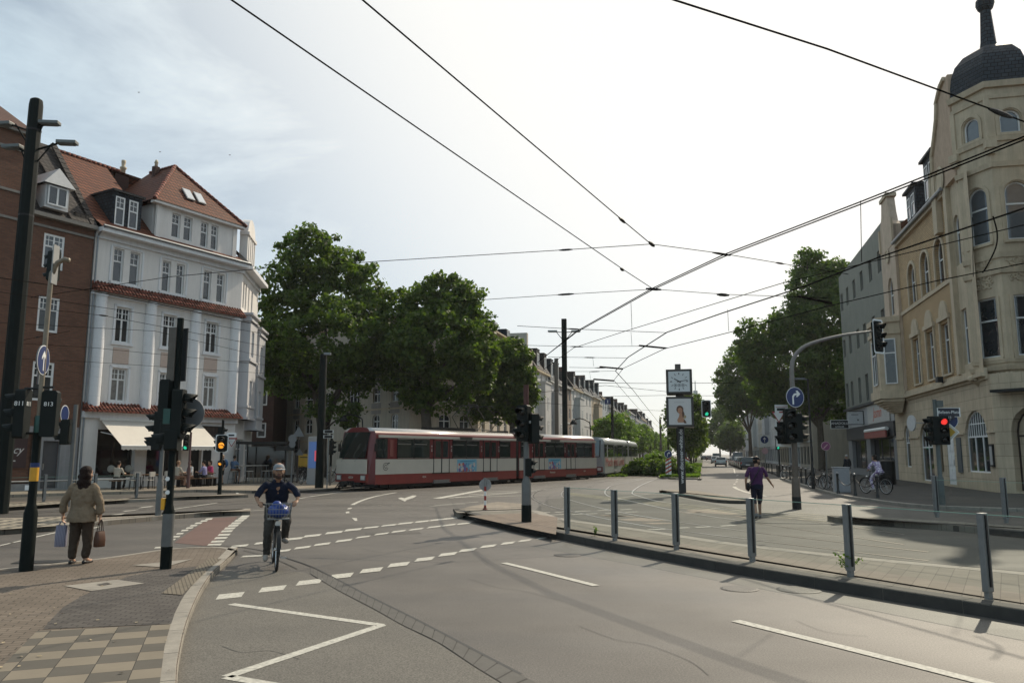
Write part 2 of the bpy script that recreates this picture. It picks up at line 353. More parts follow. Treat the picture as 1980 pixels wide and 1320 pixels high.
# ================================================================ SETTING: ground, kerbs, islands, markings, rails
ST_A = R(13.6)
def ST(off, s, z=0.): return Vector((off*math.cos(ST_A) + s*math.sin(ST_A), -off*math.sin(ST_A) + s*math.cos(ST_A), z))
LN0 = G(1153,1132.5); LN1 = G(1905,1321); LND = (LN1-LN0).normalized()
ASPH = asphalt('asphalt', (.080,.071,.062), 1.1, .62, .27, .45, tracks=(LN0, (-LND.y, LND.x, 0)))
ASPH_LIGHT = asphalt('asphalt_light', (.118,.108,.093), .9, .7, .16, .3)
ASPH_TRACK = asphalt('asphalt_track', (.066,.063,.054), .5, .7, .2, .3)
RED_ASPH = asphalt('asphalt_red', (.125,.076,.064), .5, .75, .12, .3)
KERB = mat('kerb_concrete', (.25,.225,.19), .85, var=.25, scale=5, bump=.3, bscale=60)
KERB_DARK = mat('kerb_basalt', (.042,.038,.033), .8, var=.3, scale=5, bump=.3, bscale=50)
PAVER = brickmat('paver_brown', (.128,.102,.079), (.165,.132,.103), (.05,.042,.034), .2, .1, .006, rot=R(-18), vertical=False, var=.25)
PAVER_DARK = brickmat('paver_dark', (.072,.062,.056), (.10,.088,.078), (.03,.027,.024), .16, .08, .007, rot=R(-8), vertical=False, var=.25)
PAVER_SAND = brickmat('paver_sand', (.21,.18,.145), (.26,.22,.175), (.11,.095,.08), .3, .3, .006, rot=R(-28), vertical=False, var=.22, offset=.5)
PAVER_PLAT = brickmat('platform_slabs', (.150,.135,.110), (.185,.165,.135), (.10,.09,.073), .4, .2, .005, rot=R(-58), vertical=False, var=.28, offset=.5)
PAVER_RED = brickmat('paver_red', (.165,.125,.098), (.205,.16,.125), (.10,.08,.06), .2, .1, .008, rot=R(-30), vertical=False, var=.2)
TACTILE = brickmat('tactile_ribs', (.15,.125,.095), (.165,.14,.105), (.09,.075,.058), 2.0, .05, .008, rot=R(65), vertical=False, var=.15)
def checker(name, c1, c2, size, rot):
    m = brickmat(name, c1, c2, (.04,.035,.03), size, size, .004, rot=rot, vertical=False, offset=0, var=.22)
    n = m.node_tree; br = [k for k in n.nodes if k.type == 'TEX_BRICK'][0]; ck = n.nodes.new('ShaderNodeTexChecker')
    ck.inputs['Scale'].default_value = 1/size; vec = br.inputs['Vector'].links[0].from_socket
    zf = n.nodes.new('ShaderNodeVectorMath'); zf.operation = 'MULTIPLY_ADD'; zf.inputs[1].default_value = (1,1,0); zf.inputs[2].default_value = (0,0,.05)
    n.links.new(vec, zf.inputs[0]); n.links.new(zf.outputs[0], ck.inputs[0]); ck.inputs['Color1'].default_value = (*c1,1); ck.inputs['Color2'].default_value = (*c2,1)
    n.links.new(ck.outputs['Color'], br.inputs['Color1']); n.links.new(ck.outputs['Color'], br.inputs['Color2'])
    return m
CHECK = checker('slab_checker', (.195,.165,.125), (.098,.087,.072), .31, R(-20))
CHECK2 = checker('platform_checker', (.30,.26,.20), (.10,.09,.075), .33, R(-50))

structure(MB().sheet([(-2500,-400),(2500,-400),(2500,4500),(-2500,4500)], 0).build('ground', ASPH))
def px(pts, z=0.): return [G(u, v, z) for u, v in pts]
def kerb(pts, z, wd=.15, name='kerb', m=None, parent=None, seg=.9, side=1, out=.006):
    """kerb stones along a ground polyline; side=+1: the raised area lies left of the direction of travel"""
    P = smooth_line([(p[0],p[1],0) for p in pts], .15); mb = MB()
    acc, cur = 0., [P[0]]; runs = []
    for a, b in zip(P, P[1:]):
        cur.append(b); acc += (b-a).length
        if acc >= seg: runs.append(cur); cur = [b]; acc = 0
    if len(cur) > 1: runs.append(cur)
    def nrm(i):
        t = (P[min(i+1,len(P)-1)]-P[max(i-1,0)]).normalized(); return Vector((-t.y, t.x, 0))*side
    idx = {id(p): i for i, p in enumerate(P)}
    for r in runs:
        t0 = (r[1]-r[0]).normalized()*.006; t1 = (r[-1]-r[-2]).normalized()*.006
        inn, outr, oo = [], [], []
        for k, p in enumerate(r):
            n = nrm(idx[id(p)]); q = p + (t0 if k == 0 else -t1 if k == len(r)-1 else Vector((0,0,0)))
            outr.append(q - n*out); inn.append(q + n*wd); oo.append(q + n*.018 - n*out)
        b = len(mb.v); L = len(r)
        for ring, zz in ((outr,-.02),(outr,z-.015),(oo,z+.003),(inn,z+.003),(inn,z-.05)): mb.v += [(p.x,p.y,zz) for p in ring]
        for k in range(L-1):
            for j in range(4):
                f = (b+j*L+k, b+j*L+k+1, b+(j+1)*L+k+1, b+(j+1)*L+k)
                mb.f.append(f if side > 0 else f[::-1]); mb.m.append(0)
        for e in (0, L-1): mb.f.append(tuple(b+j*L+e for j in range(5))); mb.m.append(0)
    o = mb.build(name, m or KERB, parent); return structure(o) if parent is None else o
def slab(name, poly, z, m): return structure(MB().prism([(p[0],p[1]) for p in poly], -.06, z).build(name, m))
def layer(name, pts, z, m): return structure(MB().sheet([(p[0],p[1]) for p in pts], z).build(name, m))

# near pavement corner
A_foot = [(330,1520),(338,1400),(341,1320),(344.6,1288),(357,1228),(374.6,1179),(392,1144),(412,1115),(438,1091),(459,1067)]
A_back = [(459,1063),(430,1057),(372,1057),(332,1060),(300,1063.5),(177,1081),(0,1099),(-500,1150),(-1400,1250)]
ZA = .09
a_foot = px(A_foot); a_back = px(A_back, ZA)
slab('pavement', [*smooth_line([(p.x,p.y,0) for p in a_foot], .2), *a_back, Vector((-14,1.0,0)), Vector((-1.5,1.0,0))], ZA, PAVER)
kerb(a_foot, ZA, .16, 'kerb_stones')
kerb(a_back, ZA, .12, 'kerb_edging', KERB, side=1)
layer('pavement_dark_blocks', px([(83,1216),(103,1193),(124,1172),(159,1152),(184,1140),(247,1114),(311,1102),(392,1093),(372,1130),(353,1155),(338,1185),(331,1206)], ZA), ZA+.004, PAVER_DARK)
layer('pavement_slabs', px([(71,1220),(330,1207),(318,1250),(309,1320),(303,1400),(290,1520),(-330,1520),(-150,1400),(-28,1320)], ZA), ZA+.005, CHECK)
layer('pavement_diamond', px([(124,1133),(226,1121),(279,1128),(177,1143)], ZA), ZA+.008, KERB)
layer('pavement_diamond_core', px([(186,1131),(207,1127),(217,1129.5),(196,1133.5)], ZA), ZA+.011, PAVER_DARK)
layer('pavement_wedge', px([(255,1093),(372,1081),(318,1097)], ZA), ZA+.009, KERB)
layer('tactile_paving', px([(312,1148),(352,1151),(405,1098),(428,1081),(405,1079)], ZA), ZA+.012, TACTILE)

# bus lane in lighter asphalt, gutter stones, tar joint
bus = [(410,1116),(430,1106),(480,1103),(537,1104),(587,1106),(621,1123),(653,1142),(724,1179),(777,1209),(847,1243),(918,1290),(967,1320),(1120,1420),(1290,1520)]
layer('bus_lane', [*px(bus), *px([(330,1520),(338,1400),(341,1320),(344.6,1288),(357,1228),(374.6,1179),(392,1144)])], .004, ASPH_LIGHT)
g_in = px([(600,1109),(621,1122),(653,1141),(724,1178),(777,1208),(847,1242),(918,1289),(967,1319),(1120,1419),(1290,1519)])
g_out = px([(600,1096),(646,1119),(713,1154),(784,1189),(844,1220),(918,1259),(1008,1306),(1050,1328),(1230,1420),(1400,1510)])
gi, go_ = smooth_line(g_in, .1), smooth_line(g_out, .1)
mb = MB(); mj = MB(); N = 34
def along(P, t):
    i = min(int(t*(len(P)-1)), len(P)-2); return P[i].lerp(P[i+1], t*(len(P)-1)-i)
for k in range(N):
    t0, t1 = k/N + .0012, (k+1)/N - .0012
    mb.sheet([along(gi,t0), along(gi,t1), along(go_,t1), along(go_,t0)], .0085)
mj.sheet([along(gi,k/40) for k in range(41)] + [along(go_,1-k/40) for k in range(41)], .006)
structure(mb.build('gutter_stones', mat('gutter_stone', (.074,.068,.060), .75, var=.22, scale=4, bump=.25, bscale=70)))
structure(mj.build('gutter_joint', mat('gutter_joint', (.046,.042,.038), .9)))
TAR = mat('tar_seam', (.022,.021,.020), .6, var=.2)
def strip(pts, wd, z, step=.25, mb=None):
    P = smooth_line([(p[0],p[1],0) for p in pts], step); mb = mb or MB(); b = len(mb.v)
    for i, p in enumerate(P):
        t = (P[min(i+1,len(P)-1)]-P[max(i-1,0)]).normalized(); n = Vector((-t.y,t.x,0))*wd/2
        mb.v += [(p.x+n.x,p.y+n.y,z),(p.x-n.x,p.y-n.y,z)]
    for i in range(len(P)-1): mb.f.append((b+2*i,b+2*i+1,b+2*i+3,b+2*i+2)); mb.m.append(0)
    return mb
mb = strip(px([(345,1058),(380,1056),(410,1054.5),(450,1056),(500,1063),(545,1076),(600,1094.5),(646,1117.5),(713,1152.5),(784,1187.5),(844,1218.5),(918,1257.5),(1008,1304.5)]), .035, .0095)
strip(px([(470,1064),(510,1074),(540,1084),(575,1100)]), .02, .0095, mb=mb)
structure(mb.build('tar_seam', TAR))

# right-hand platform with the glass railing
ZD = .15
d_foot = px([(878,995),(920,1006),(971,1018),(1020,1029.5),(1075,1041),(1199,1067),(1369,1100),(1539,1130),(1708,1159),(1980,1205),(2500,1290),(3100,1390)])
d_back = px([(3100,1230),(2500,1160),(1980,1106),(1700,1080),(1425,1050),(1250,1024),(1090,1002),(1030,986),(900,989),(884,991)], ZD)
slab('tram_platform', [*smooth_line([(p.x,p.y,0) for p in d_foot], .4), *d_back], ZD, PAVER_PLAT)
kerb(d_foot, ZD, .24, 'platform_kerb', KERB_DARK)
kerb(d_back, ZD, .3, 'platform_edge', KERB)
layer('island_red_blocks', px([(905,997),(1020,991),(1078,1000),(1075,1033),(1000,1018)], ZD), ZD+.006, PAVER_RED)
slab('sign_island', px([(879,988),(1022,983.5),(1012,974),(962,970),(908,979)], .13), .14, PAVER_SAND)
kerb(px([(878,993),(1024,988.5)]), .14, .12, 'sign_island_kerb', KERB_DARK)
# far right platform, clock island
e_front = px([(1600,1007),(1700,1015),(1850,1027),(1980,1040),(2600,1098),(3200,1150)])
slab('tram_platform', [*e_front, *px([(3200,1080),(2600,1060),(1980,1017),(1850,1008),(1700,999),(1625,1001)], ZD)], ZD, PAVER_PLAT)
kerb(e_front, ZD, .2, 'platform_kerb', KERB_DARK)
h_front = px([(1275,951.5),(1300,956),(1335,963),(1375,970),(1410,973),(1445,973.5),(1462,972)])
slab('traffic_island', [*h_front, *px([(1462,968),(1400,957),(1345,948),(1300,946),(1276,948)], .12)], .12, PAVER_SAND)
kerb(h_front, .12, .14, 'traffic_island_kerb', KERB_DARK)
# right pavement
F_in = px([(2900,1015),(2300,1000),(1980,990),(1800,983),(1717,975),(1682,970),(1631,962),(1591,952),(1546,938.5),(1510,927)])
F_in += [ST(5.9,66), ST(6.3,80), ST(6.3,120), ST(6.3,420)]
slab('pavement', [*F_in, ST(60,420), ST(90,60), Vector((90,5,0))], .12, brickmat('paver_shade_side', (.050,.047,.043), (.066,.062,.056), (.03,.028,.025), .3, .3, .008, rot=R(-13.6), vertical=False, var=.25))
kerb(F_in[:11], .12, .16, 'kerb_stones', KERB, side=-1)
# left pavement in front of the cafe, the plane trees and the left row
I_foot = px([(-900,1005),(-300,976),(0,962),(160,957),(380,951),(500,953),(571,953),(630,949.5),(660,946),(680,941)])
I_foot += [ST(-14.5,62), ST(-14.5,90), ST(-14.5,420)]
slab('pavement', [*I_foot, ST(-70,420), Vector((-140,60,0)), Vector((-90,25,0))], .12, PAVER_SAND)
kerb(I_foot[:10], .12, .16, 'kerb_stones', KERB_DARK)
# left tram platforms
b_front = px([(-500,1085),(0,1033),(112,1024),(300,1006),(420,996.5),(470,993),(484,990)])
slab('tram_platform', [*b_front, *px([(484,987.5),(330,990),(190,996),(0,1001),(-500,1028)], .12)], .12, PAVER_SAND)
kerb(b_front, .12, .16, 'platform_kerb', KERB)
layer('platform_slabs', px([(-400,1062),(0,1024),(118,1016),(125,998),(0,1004),(-400,1025)], .12), .126, CHECK2)
c_front = px([(-500,1020),(17,985),(115,977),(298,969),(380,964),(470,959.5)])
slab('tram_platform', [*c_front, *px([(480,956),(300,961),(0,971),(-500,992)], .12)], .12, PAVER_SAND)
kerb(c_front, .12, .16, 'platform_kerb', KERB)
layer('platform_slabs', px([(-300,998),(17,980),(180,970),(250,966),(250,963),(17,973),(-300,987)], .12), .126, CHECK2)
# tram reservation along the street and its planted strips
slab('median', [ST(-.3,62), ST(-.3,420), ST(-3.6,420), ST(-3.6,64), ST(-2.4,60.5), ST(-1.2,60.3)], .12, mat('median_earth', (.06,.075,.03), .95, var=.5, scale=3))
kerb([ST(-3.6,66), ST(-3.4,63), ST(-2.2,60.6), ST(-1.2,60.3), ST(-.5,61), ST(-.3,64), ST(-.3,120)], .12, .16, 'median_kerb', KERB, side=1)
layer('track_bed', [ST(-12.8,70), ST(-12.8,420), ST(-3.6,420), ST(-3.6,66), ST(-6,62), ST(-9,64)], .005, mat('track_ballast', (.11,.095,.075), .95, var=.4, scale=9, bump=.6, bscale=30))
layer('track_paving', px([(1035,985),(1090,1001),(1250,1023),(1425,1049),(1700,1079),(1980,1105),(2500,1158),(2600,1098),(1980,1041),(1850,1028),(1700,1016),(1600,1008),(1440,985),(1275,955),(1150,955),(1060,965)]), .004, ASPH_TRACK)
# light worn bands between the rails
layer('red_cycle_path', px([(337,1049),(404,1001.5),(460,998.5),(407,1056)]), .004, RED_ASPH)

# ---- painted markings
mk = MB()
def dash(u, v, hw, hh, slope=-.16, sh=0.):
    mk.sheet(px([(u-hw-sh, v-slope*-hw+hh), (u+hw-sh, v+slope*hw+hh), (u+hw+sh, v+slope*hw-hh), (u-hw+sh, v-slope*-hw-hh)]), .0075)
def dashp(u, v, L, Hh, slope, sh):
    a = [(u-L-sh, v-slope*L+Hh), (u+L-sh, v+slope*L+Hh), (u+L+sh, v+slope*L-Hh), (u-L+sh, v-slope*L-Hh)]
    mk.sheet(px(a), .0075)
for u, v in [(463,1055.5),(509,1049.5),(569,1041.5),(604,1035.5),(646,1029.5),(683,1024),(718,1019.5),(752,1015.5),(784,1011.5),(817,1008),(844,1005),(872,1002)]:
    dashp(u, v, 16 if u < 700 else 14, 2.1 if u < 700 else 1.6, -.10, 2.5)
for u, v in [(546,1065),(585,1058.5),(623,1052),(665,1045),(702,1038),(738,1032),(771,1027),(805,1023),(840,1018.5),(868,1015),(897,1012)]:
    dashp(u, v, 15 if u < 700 else 13, 2.1 if u < 700 else 1.6, -.12, 2.5)
for u, v, L, hh in [(445,1152,28,5),(527,1138.5,27,4.7),(598,1125.5,26,4.5),(660,1113.5,24,4.4),(718,1102.5,23,4),(771,1091.5,22,3.7),(821,1081,20,3.4),(866,1071.5,19,3),(904,1063.5,18,2.7),(944,1056,17,2.5),(982,1050,15,2.3),(1015,1045,14,2),(1048,1040.5,12,1.7)]:
    dashp(u, v, L-3, hh, -.11, 3.5)
dashp(488,1075,20,1.6,-.05,3)
def pline(pts, wd): strip(px(pts), wd, .0075, mb=mk)
pline([(974,1088),(1040,1104),(1153,1132.5)], .13)
pline([(1422,1200),(1640,1254),(1905,1321),(2300,1420)], .14)
# zigzag on the bus lane
for a, b in (((447,1168),(738,1209)),((738,1209),(438,1309)),((438,1309),(800,1372))):
    pline([a, b], .12)
mk.sheet(px([(728,1204),(747,1209),(728,1215)]), .008)
# cycle crossing blocks by the red path
z3 = lambda x, y: (x/3.219, 720+y/3.219)
for x, y in [(985,1090),(1070,1040),(1098,1022),(1120,1003),(1150,983),(1180,968),(1205,953),(1235,938),(1270,924),(1300,912)]:
    u, v = z3(x, y); dashp(u, v, 6.5, 1.5, -.05, 1.5)
for x, y in [(1335,1072),(1355,1052),(1375,1030),(1395,1010),(1412,988),(1430,970),(1452,953),(1470,938),(1490,922),(1510,908),(1525,895)]:
    u, v = z3(x, y); dashp(u, v, 13 - (1072-y)*.03, 1.9, -.03, 2)
for u, v in [(-20,1057),(12,1052),(33,1047),(76,1036.5),(103,1030.5),(180,1021)]: dashp(u, v, 13, 1.5, -.22, 3)
for u, v in [(252,987),(283,980),(227,994.5)]: dashp(u, v, 13, 1.1, -.1, 4)
pline([(330,985),(420,972)], .12)
for u, v in [(430,971),(440,968),(450,965)]: dashp(u, v, 5, 1.2, -.6, 2)
mk.sheet(px([(453,948),(458,948),(463,955.5),(458,956)]), .0075)
pline([(571,965),(600,960),(660,951)], .12); pline([(300,1000),(520,985)], .1)
pline([(681,976),(698,968),(720,961),(743,956),(766,952)], .16)
dashp(676,983,4,1.2,-.1,1); dashp(672,990.5,3.5,1.6,-.1,0); mk.sheet(px([(680,1001),(690,1001.5),(691,1007),(686,1007)]), .0075)
# turn arrow
mk.sheet(px([(769,963),(783,969.5),(786,966.5),(800,962),(806,958),(798,957.5),(782,963),(776,961.5)]), .0075)
# hatched area by the rails
for a, b, wd in (((845,963.5),(938,946.5),.4),((868,962.5),(1000,952),.2),((880,962),(1020,957.5),.15),((905,956),(1040,949),.2),((925,951.5),(1060,946),.2),((840,977),(925,970),.1),((830,979),(900,974),.08)): pline([a, b], wd)
# stop / block markings between the rails
wm = MB()
q = lambda x, y: (1020+x/4.125, 900+y/4.125)
for pts in ([(600,400),(700,395),(880,408),(860,412)],[(720,430),(900,415),(1120,438),(980,445),(800,440)],[(900,455),(1000,468),(1180,462),(1100,455)],[(1260,355),(1440,345),(1700,385),(1620,392),(1340,372)],[(1180,365),(1290,385),(1400,370)],[(1640,405),(1760,400),(1730,415)],[(560,392),(640,405),(800,405),(720,396)]):
    wm.sheet(px([q(*t) for t in pts]), .0072)
for a, b in (((1200,498),(1290,494)),((1340,492),(1480,486)),((1540,482),(1660,474)),((960,512),(1100,506)),((60,375),(180,372)),((220,372),(330,366)),((380,366),(500,360)),((160,394),(320,388)),((350,390),(560,382)),((560,358),(640,354)),((740,352),(830,347)),((620,382),(700,378)),((780,372),(880,368))):
    pline([q(*a), q(*b)], .13)
pline([q(1260,215), q(1500,230)], .1); pline([q(1060,215), q(900,235), q(600,275)], .06)
# long lines in the right carriageway
pline([(1419,906),(1421,915)], .13)
k2 = lambda x, y: (1340+x/9, 830+y/9)
pline([k2(712,995),k2(760,1030),k2(860,1068),k2(960,1100),k2(1300,1170)], .2)
for x, y in [(722,950),(757,908),(768,868),(770,800)]: dashp(*k2(x,y), 2, .8, -.2, .4)
pline([(1460,1010),(1600,1012),(1800,1020)], .05)
structure(mk.build('road_markings', WHITE_LINE)); structure(wm.build('worn_road_blocks', mat('worn_paint', (.19,.15,.115), .8, var=.35, scale=6)))
# yellowish worn guide stripes beside the right rails
mb = MB()
for off in (0, 4, 7.5, 12):
    strip(px([(1095,952+off*.3),(1190,962+off*.45),(1300,973+off*.6),(1460,986+off*.85),(1640,999+off),(1700,1003+off)]), .07, .009, mb=mb)
structure(mb.build('track_edge_stripes', mat('faded_cream_paint', (.38,.34,.22), .7, var=.3, scale=3)))

# ---- rails
RAIL = mat('rail_steel', (.33,.31,.28), .3, .85, var=.15, scale=3); GROOVE = mat('rail_groove', (.012,.011,.010), .8)
rails = [[(1075,45),(1060,50),(900,110),(690,155),(640,180),(622,200),(618,220),(650,245),(760,270),(1000,322),(1180,360),(1450,404),(1700,440),(1980,480),(3000,630)],
         [(1065,92),(1040,100),(920,150),(855,190),(838,210),(850,230),(1000,275),(1130,297),(1450,335),(1740,367),(1980,402),(3000,550)],
         [(330,150),(150,185),(75,205),(42,230),(40,255),(90,290),(200,330),(340,362),(700,440),(1150,512),(1700,580),(1980,615),(3200,760)],
         [(520,165),(340,192),(285,205),(272,232),(292,255),(400,292),(700,365),(1150,442),(1700,518),(1980,552),(3200,690)]]
mr_, mg_ = MB(), MB()
for r in rails:
    P = px([q(*t) for t in r]); strip(P, .075, .010, .3, mr_); strip([p + Vector((.05,.06,0)) for p in P], .05, .0085, .3, mg_)
# tram line under the red tram, bending into the street
TR_A = R(34); TR_P = G(718, 949); TR_D = Vector((math.sin(TR_A), math.cos(TR_A), 0)); TR_N = Vector((-TR_D.y, TR_D.x, 0))
for off in (.48, 1.92):
    P = [TR_P + TR_N*off + TR_D*t for t in (-40,-20,-8,0,12,22)] + [ST(-9.5+(.75 if off < 1 else -.75), s) for s in (76,90,140,300)]
    strip(P, .075, .010, .5, mr_); strip([p + Vector((.05,.05,0)) for p in P], .05, .0085, .5, mg_)
for off in (-3.2,-1.76):
    P = [TR_P + TR_N*off + TR_D*t for t in (-45,-20,-8,0,12,20)] + [ST(-5.7+(-.75 if off > -2 else .75), s) for s in (74,90,140,300)]
    strip(P, .07, .010, .5, mr_); strip([p + Vector((.05,.05,0)) for p in P], .05, .0085, .5, mg_)
structure(mr_.build('tram_rails', RAIL)); structure(mg_.build('rail_groove', GROOVE))
# manhole covers
mb = MB()
for u, v, r in ((1545,1140,.3),(1098,1073,.26),(1430,1138,.26)):
    c = G(u, v); mb.lathe([(r,.006),(r-.03,.012)], 20, (c.x,c.y,0))
structure(mb.build('manhole_cover', mat('cast_iron', (.06,.058,.055), .55, .5, var=.3, scale=20, bump=.6, bscale=40)))
c = G(84, 1086)
structure(MB().obox((c.x, c.y, .004), .9, .35, .012, R(10)).build('drain_grate', mat('drain_iron', (.03,.03,.03), .6, .4)))

# repair patches, sealed cracks and a few stains on the asphalt
rr = random.Random(12); PATCH = asphalt('asphalt_patch', (.078,.071,.063), 1.0, .64, .2, .35); mb = MB()
for u, v, a, b_, an in ((760,1030,1.3,.6,.2),(980,1010,2.0,.6,.2)):
    c = G(u, v); d = Vector((math.cos(an),math.sin(an),0)); n_ = Vector((-d.y,d.x,0)); mb.sheet([c+d*a*x+n_*b_*y for x, y in ((-.5,-.5),(.5,-.47),(.49,.5),(-.5,.48))], .0045)
structure(mb.build('asphalt_patches', PATCH))
mb = MB()
for pts in ([(905,1118),(960,1135),(1010,1142),(1080,1160)],[(1120,1210),(1190,1236),(1250,1246),(1330,1276),(1370,1305)],[(700,1060),(742,1068),(800,1066),(850,1075)],[(560,1180),(600,1192),(632,1190)],[(1540,1200),(1600,1222),(1680,1230)],[(430,1250),(470,1262),(520,1258),(580,1275)]): strip(px(pts), .007, .0062, .08, mb)
structure(mb.build('sealed_cracks', TAR))
# fallen leaves and litter on the near pavement
n = 46; P = []
for k in range(n): P.append(G(rr.uniform(-20,330), rr.uniform(1100,1310), ZA)+Vector((0,0,.02)))
lv = MB()
for p in P[:30]: a = rr.uniform(0,6.28); s_ = rr.uniform(.012,.03); lv.add([(p.x+s_*math.cos(a),p.y+s_*math.sin(a),ZA+.016),(p.x-s_*.5*math.sin(a),p.y+s_*.5*math.cos(a),ZA+.022),(p.x-s_*math.cos(a),p.y-s_*math.sin(a),ZA+.015),(p.x+s_*.5*math.sin(a),p.y-s_*.5*math.cos(a),ZA+.014)], [(0,1,2,3)])
tag(lv.build('leaf_litter', mat('dry_leaf', (.30,.24,.15), .8, var=.4)), 'pale dry leaves and crumbs scattered on the near pavement', 'litter', kind='stuff')
# ================================================================ BUILDINGS
_wm = {}
def outl(w, h, arch, n=9, e=0.):
    p = [(-w/2+e, e), (w/2-e, e)]
    if arch <= 0: return p + [(w/2-e, h-e), (-w/2+e, h-e)]
    for k in range(n+1):
        a = math.pi*k/n; p.append(((w/2-e)*math.cos(a), h-arch + (arch-e)*math.sin(a)))
    return p
def win_mesh(w, h, arch=0, cols=2, trans=.66, grid=(4,2), fr=.075, frame=FRAME, bar=.032):
    """frame mesh and pane mesh of one window, front at y=0"""
    key = (round(w,2), round(h,2), round(arch,2), cols, trans, grid, frame.name, fr)
    if key in _wm: return _wm[key]
    mb = MB(); o = outl(w, h, arch); i = outl(w, h, arch, e=fr); n = len(o)
    b = len(mb.v); mb.v += [(x,0,z) for x,z in o] + [(x,0,z) for x,z in i] + [(x,.07,z) for x,z in i]
    for k in range(n):
        k2 = (k+1) % n
        mb.f.append((b+k, b+k2, b+n+k2, b+n+k)); mb.m.append(0)
        mb.f.append((b+n+k, b+n+k2, b+2*n+k2, b+2*n+k)); mb.m.append(0)
    zt = h*trans
    def top_at(x):
        if arch <= 0: return h - fr
        t = max(0, 1-(x/(w/2-fr))**2); return h-arch+(arch-fr)*math.sqrt(t)
    if cols > 1:
        for c in range(1, cols):
            x = -w/2 + w*c/cols
            mb.box(x-.045, .006, fr, x+.045, .06, min(zt, top_at(x)) if trans else top_at(x))
    if trans:
        mb.box(-w/2+fr, .004, zt-.04, w/2-fr, .06, zt+.04)
        gx, gz = grid
        for c in range(1, gx):
            x = -w/2 + w*c/gx; wd = .04 if (cols > 1 and (c*cols) % gx == 0) else bar/2
            mb.box(x-wd, .012, zt+.04, x+wd, .055, top_at(x))
        for r in range(1, gz):
            z = zt + (h-zt)*r/gz; mb.box(-w/2+fr, .014, z-bar/2, w/2-fr, .05, z+bar/2)
    pn = MB(); pn.add([(x,.04,z) for x,z in outl(w, h, arch, e=fr*.6)], [tuple(range(n))])
    _wm[key] = (mb.mesh('window_frame', frame), pn)
    return _wm[key]
_pn = {}
def window(parent, M, w, h, arch=0, pane=None, name='window', **k):
    fm, pn = win_mesh(w, h, arch, **k); pane = pane or PANE
    kk = (id(fm), pane.name)
    if kk not in _pn: _pn[kk] = pn.mesh('pane', pane)
    o = bpy.data.objects.new(name, fm); COL.objects.link(o); o.parent = parent; o.matrix_basis = M
    p = bpy.data.objects.new('pane', _pn[kk]); COL.objects.link(p); p.parent = o
    return o
T = Matrix.Translation
def wall(mb, x0, x1, z0, z1, ops=(), rev=.16, mi=0, mrev=None, M=None):
    """flat wall in the plane y=0 with reveals; ops = (xa,za,xb,zb[,arch])"""
    st = len(mb.v); mrev = mi if mrev is None else mrev
    xs = sorted({x0, x1, *[o[0] for o in ops], *[o[2] for o in ops]}); zs = sorted({z0, z1, *[o[1] for o in ops], *[o[3] for o in ops]})
    xs = [x for x in xs if x0-1e-6 <= x <= x1+1e-6]; zs = [z for z in zs if z0-1e-6 <= z <= z1+1e-6]
    for a, b in zip(xs, xs[1:]):
        for c, d in zip(zs, zs[1:]):
            mx_, mz_ = (a+b)/2, (c+d)/2
            if any(o[0] < mx_ < o[2] and o[1] < mz_ < o[3] for o in ops): continue
            mb.quad((a,0,c), (b,0,c), (b,0,d), (a,0,d), mi)
    for o in ops:
        xa, za, xb, zb = o[:4]; arch = o[4] if len(o) > 4 else 0; cx = (xa+xb)/2
        pts = [(x+cx, z+za) for x, z in outl(xb-xa, zb-za, arch)]
        n = len(pts)
        for k in range(n):
            (ax, az), (bx, bz) = pts[k], pts[(k+1) % n]
            mb.quad((bx,0,bz), (ax,0,az), (ax,rev,az), (bx,rev,bz), mrev)
        if arch > 0:
            arc = pts[2:]
            half = [q for q in arc if q[0] >= cx-1e-6]; mb.add([(xb,0,zb)] + [(x,0,z) for x, z in reversed(half)], [tuple(range(len(half)+1))], mi)
            half = [q for q in arc if q[0] <= cx+1e-6]; mb.add([(xa,0,zb)] + [(x,0,z) for x, z in reversed(half)], [tuple(range(len(half)+1))], mi)
    if M is not None: mb.xform(M, st)
    return mb
def trim(mb, x0, x1, z0, z1, proj, mi=0, back=.0, M=None):      # a moulding proud of the wall plane
    st = len(mb.v); mb.box(x0, -proj, z0, x1, back, z1, mi)
    if M is not None: mb.xform(M, st)
def roof_tiles(name, c1, c2):
    m = brickmat(name, c1, c2, tuple(a*.28 for a in c1), .27, .24, .045, .75, vertical=True, bump=1.0, var=.35, vscale=1.2)
    return m
PLASTER_W = mat('plaster_white', (.73,.695,.66), .8, var=.05, scale=1.2)
PLASTER_G = mat('plaster_pale_grey', (.50,.49,.50), .8, var=.05, scale=1.2)
PLASTER_TRIM = mat('plaster_trim_white', (.72,.72,.73), .7, var=.05, scale=2)
PANEL_PEACH = mat('panel_peach', (.50,.39,.33), .8, var=.06)
TILE_RED = roof_tiles('roof_tiles_red', (.19,.056,.024), (.125,.036,.018))
TILE_BAND = roof_tiles('roof_tiles_band', (.27,.09,.06), (.20,.062,.042))
TILE_DARK = roof_tiles('roof_tiles_dark', (.055,.044,.04), (.036,.03,.028))
SLATE = brickmat('slate', (.026,.033,.042), (.038,.046,.057), (.008,.008,.009), .3, .2, .02, .6, bump=.8, var=.3, vscale=2, spec=.15)
BRICK = brickmat('brick_brown', (.175,.080,.050), (.12,.055,.036), (.10,.068,.05), .24, .075, .012, var=.28, vscale=.5)
BRICK_DK = brickmat('brick_dark_red', (.085,.035,.026), (.065,.028,.022), (.05,.035,.03), .24, .075, .012, var=.2)
BRICK_Y = brickmat('brick_yellow', (.52,.35,.18), (.43,.285,.145), (.27,.20,.135), .36, .12, .02, var=.2, vscale=.7)
STONE_B = mat('stone_beige', (.52,.425,.30), .85, var=.14, scale=1.5, bump=.1, bscale=30)
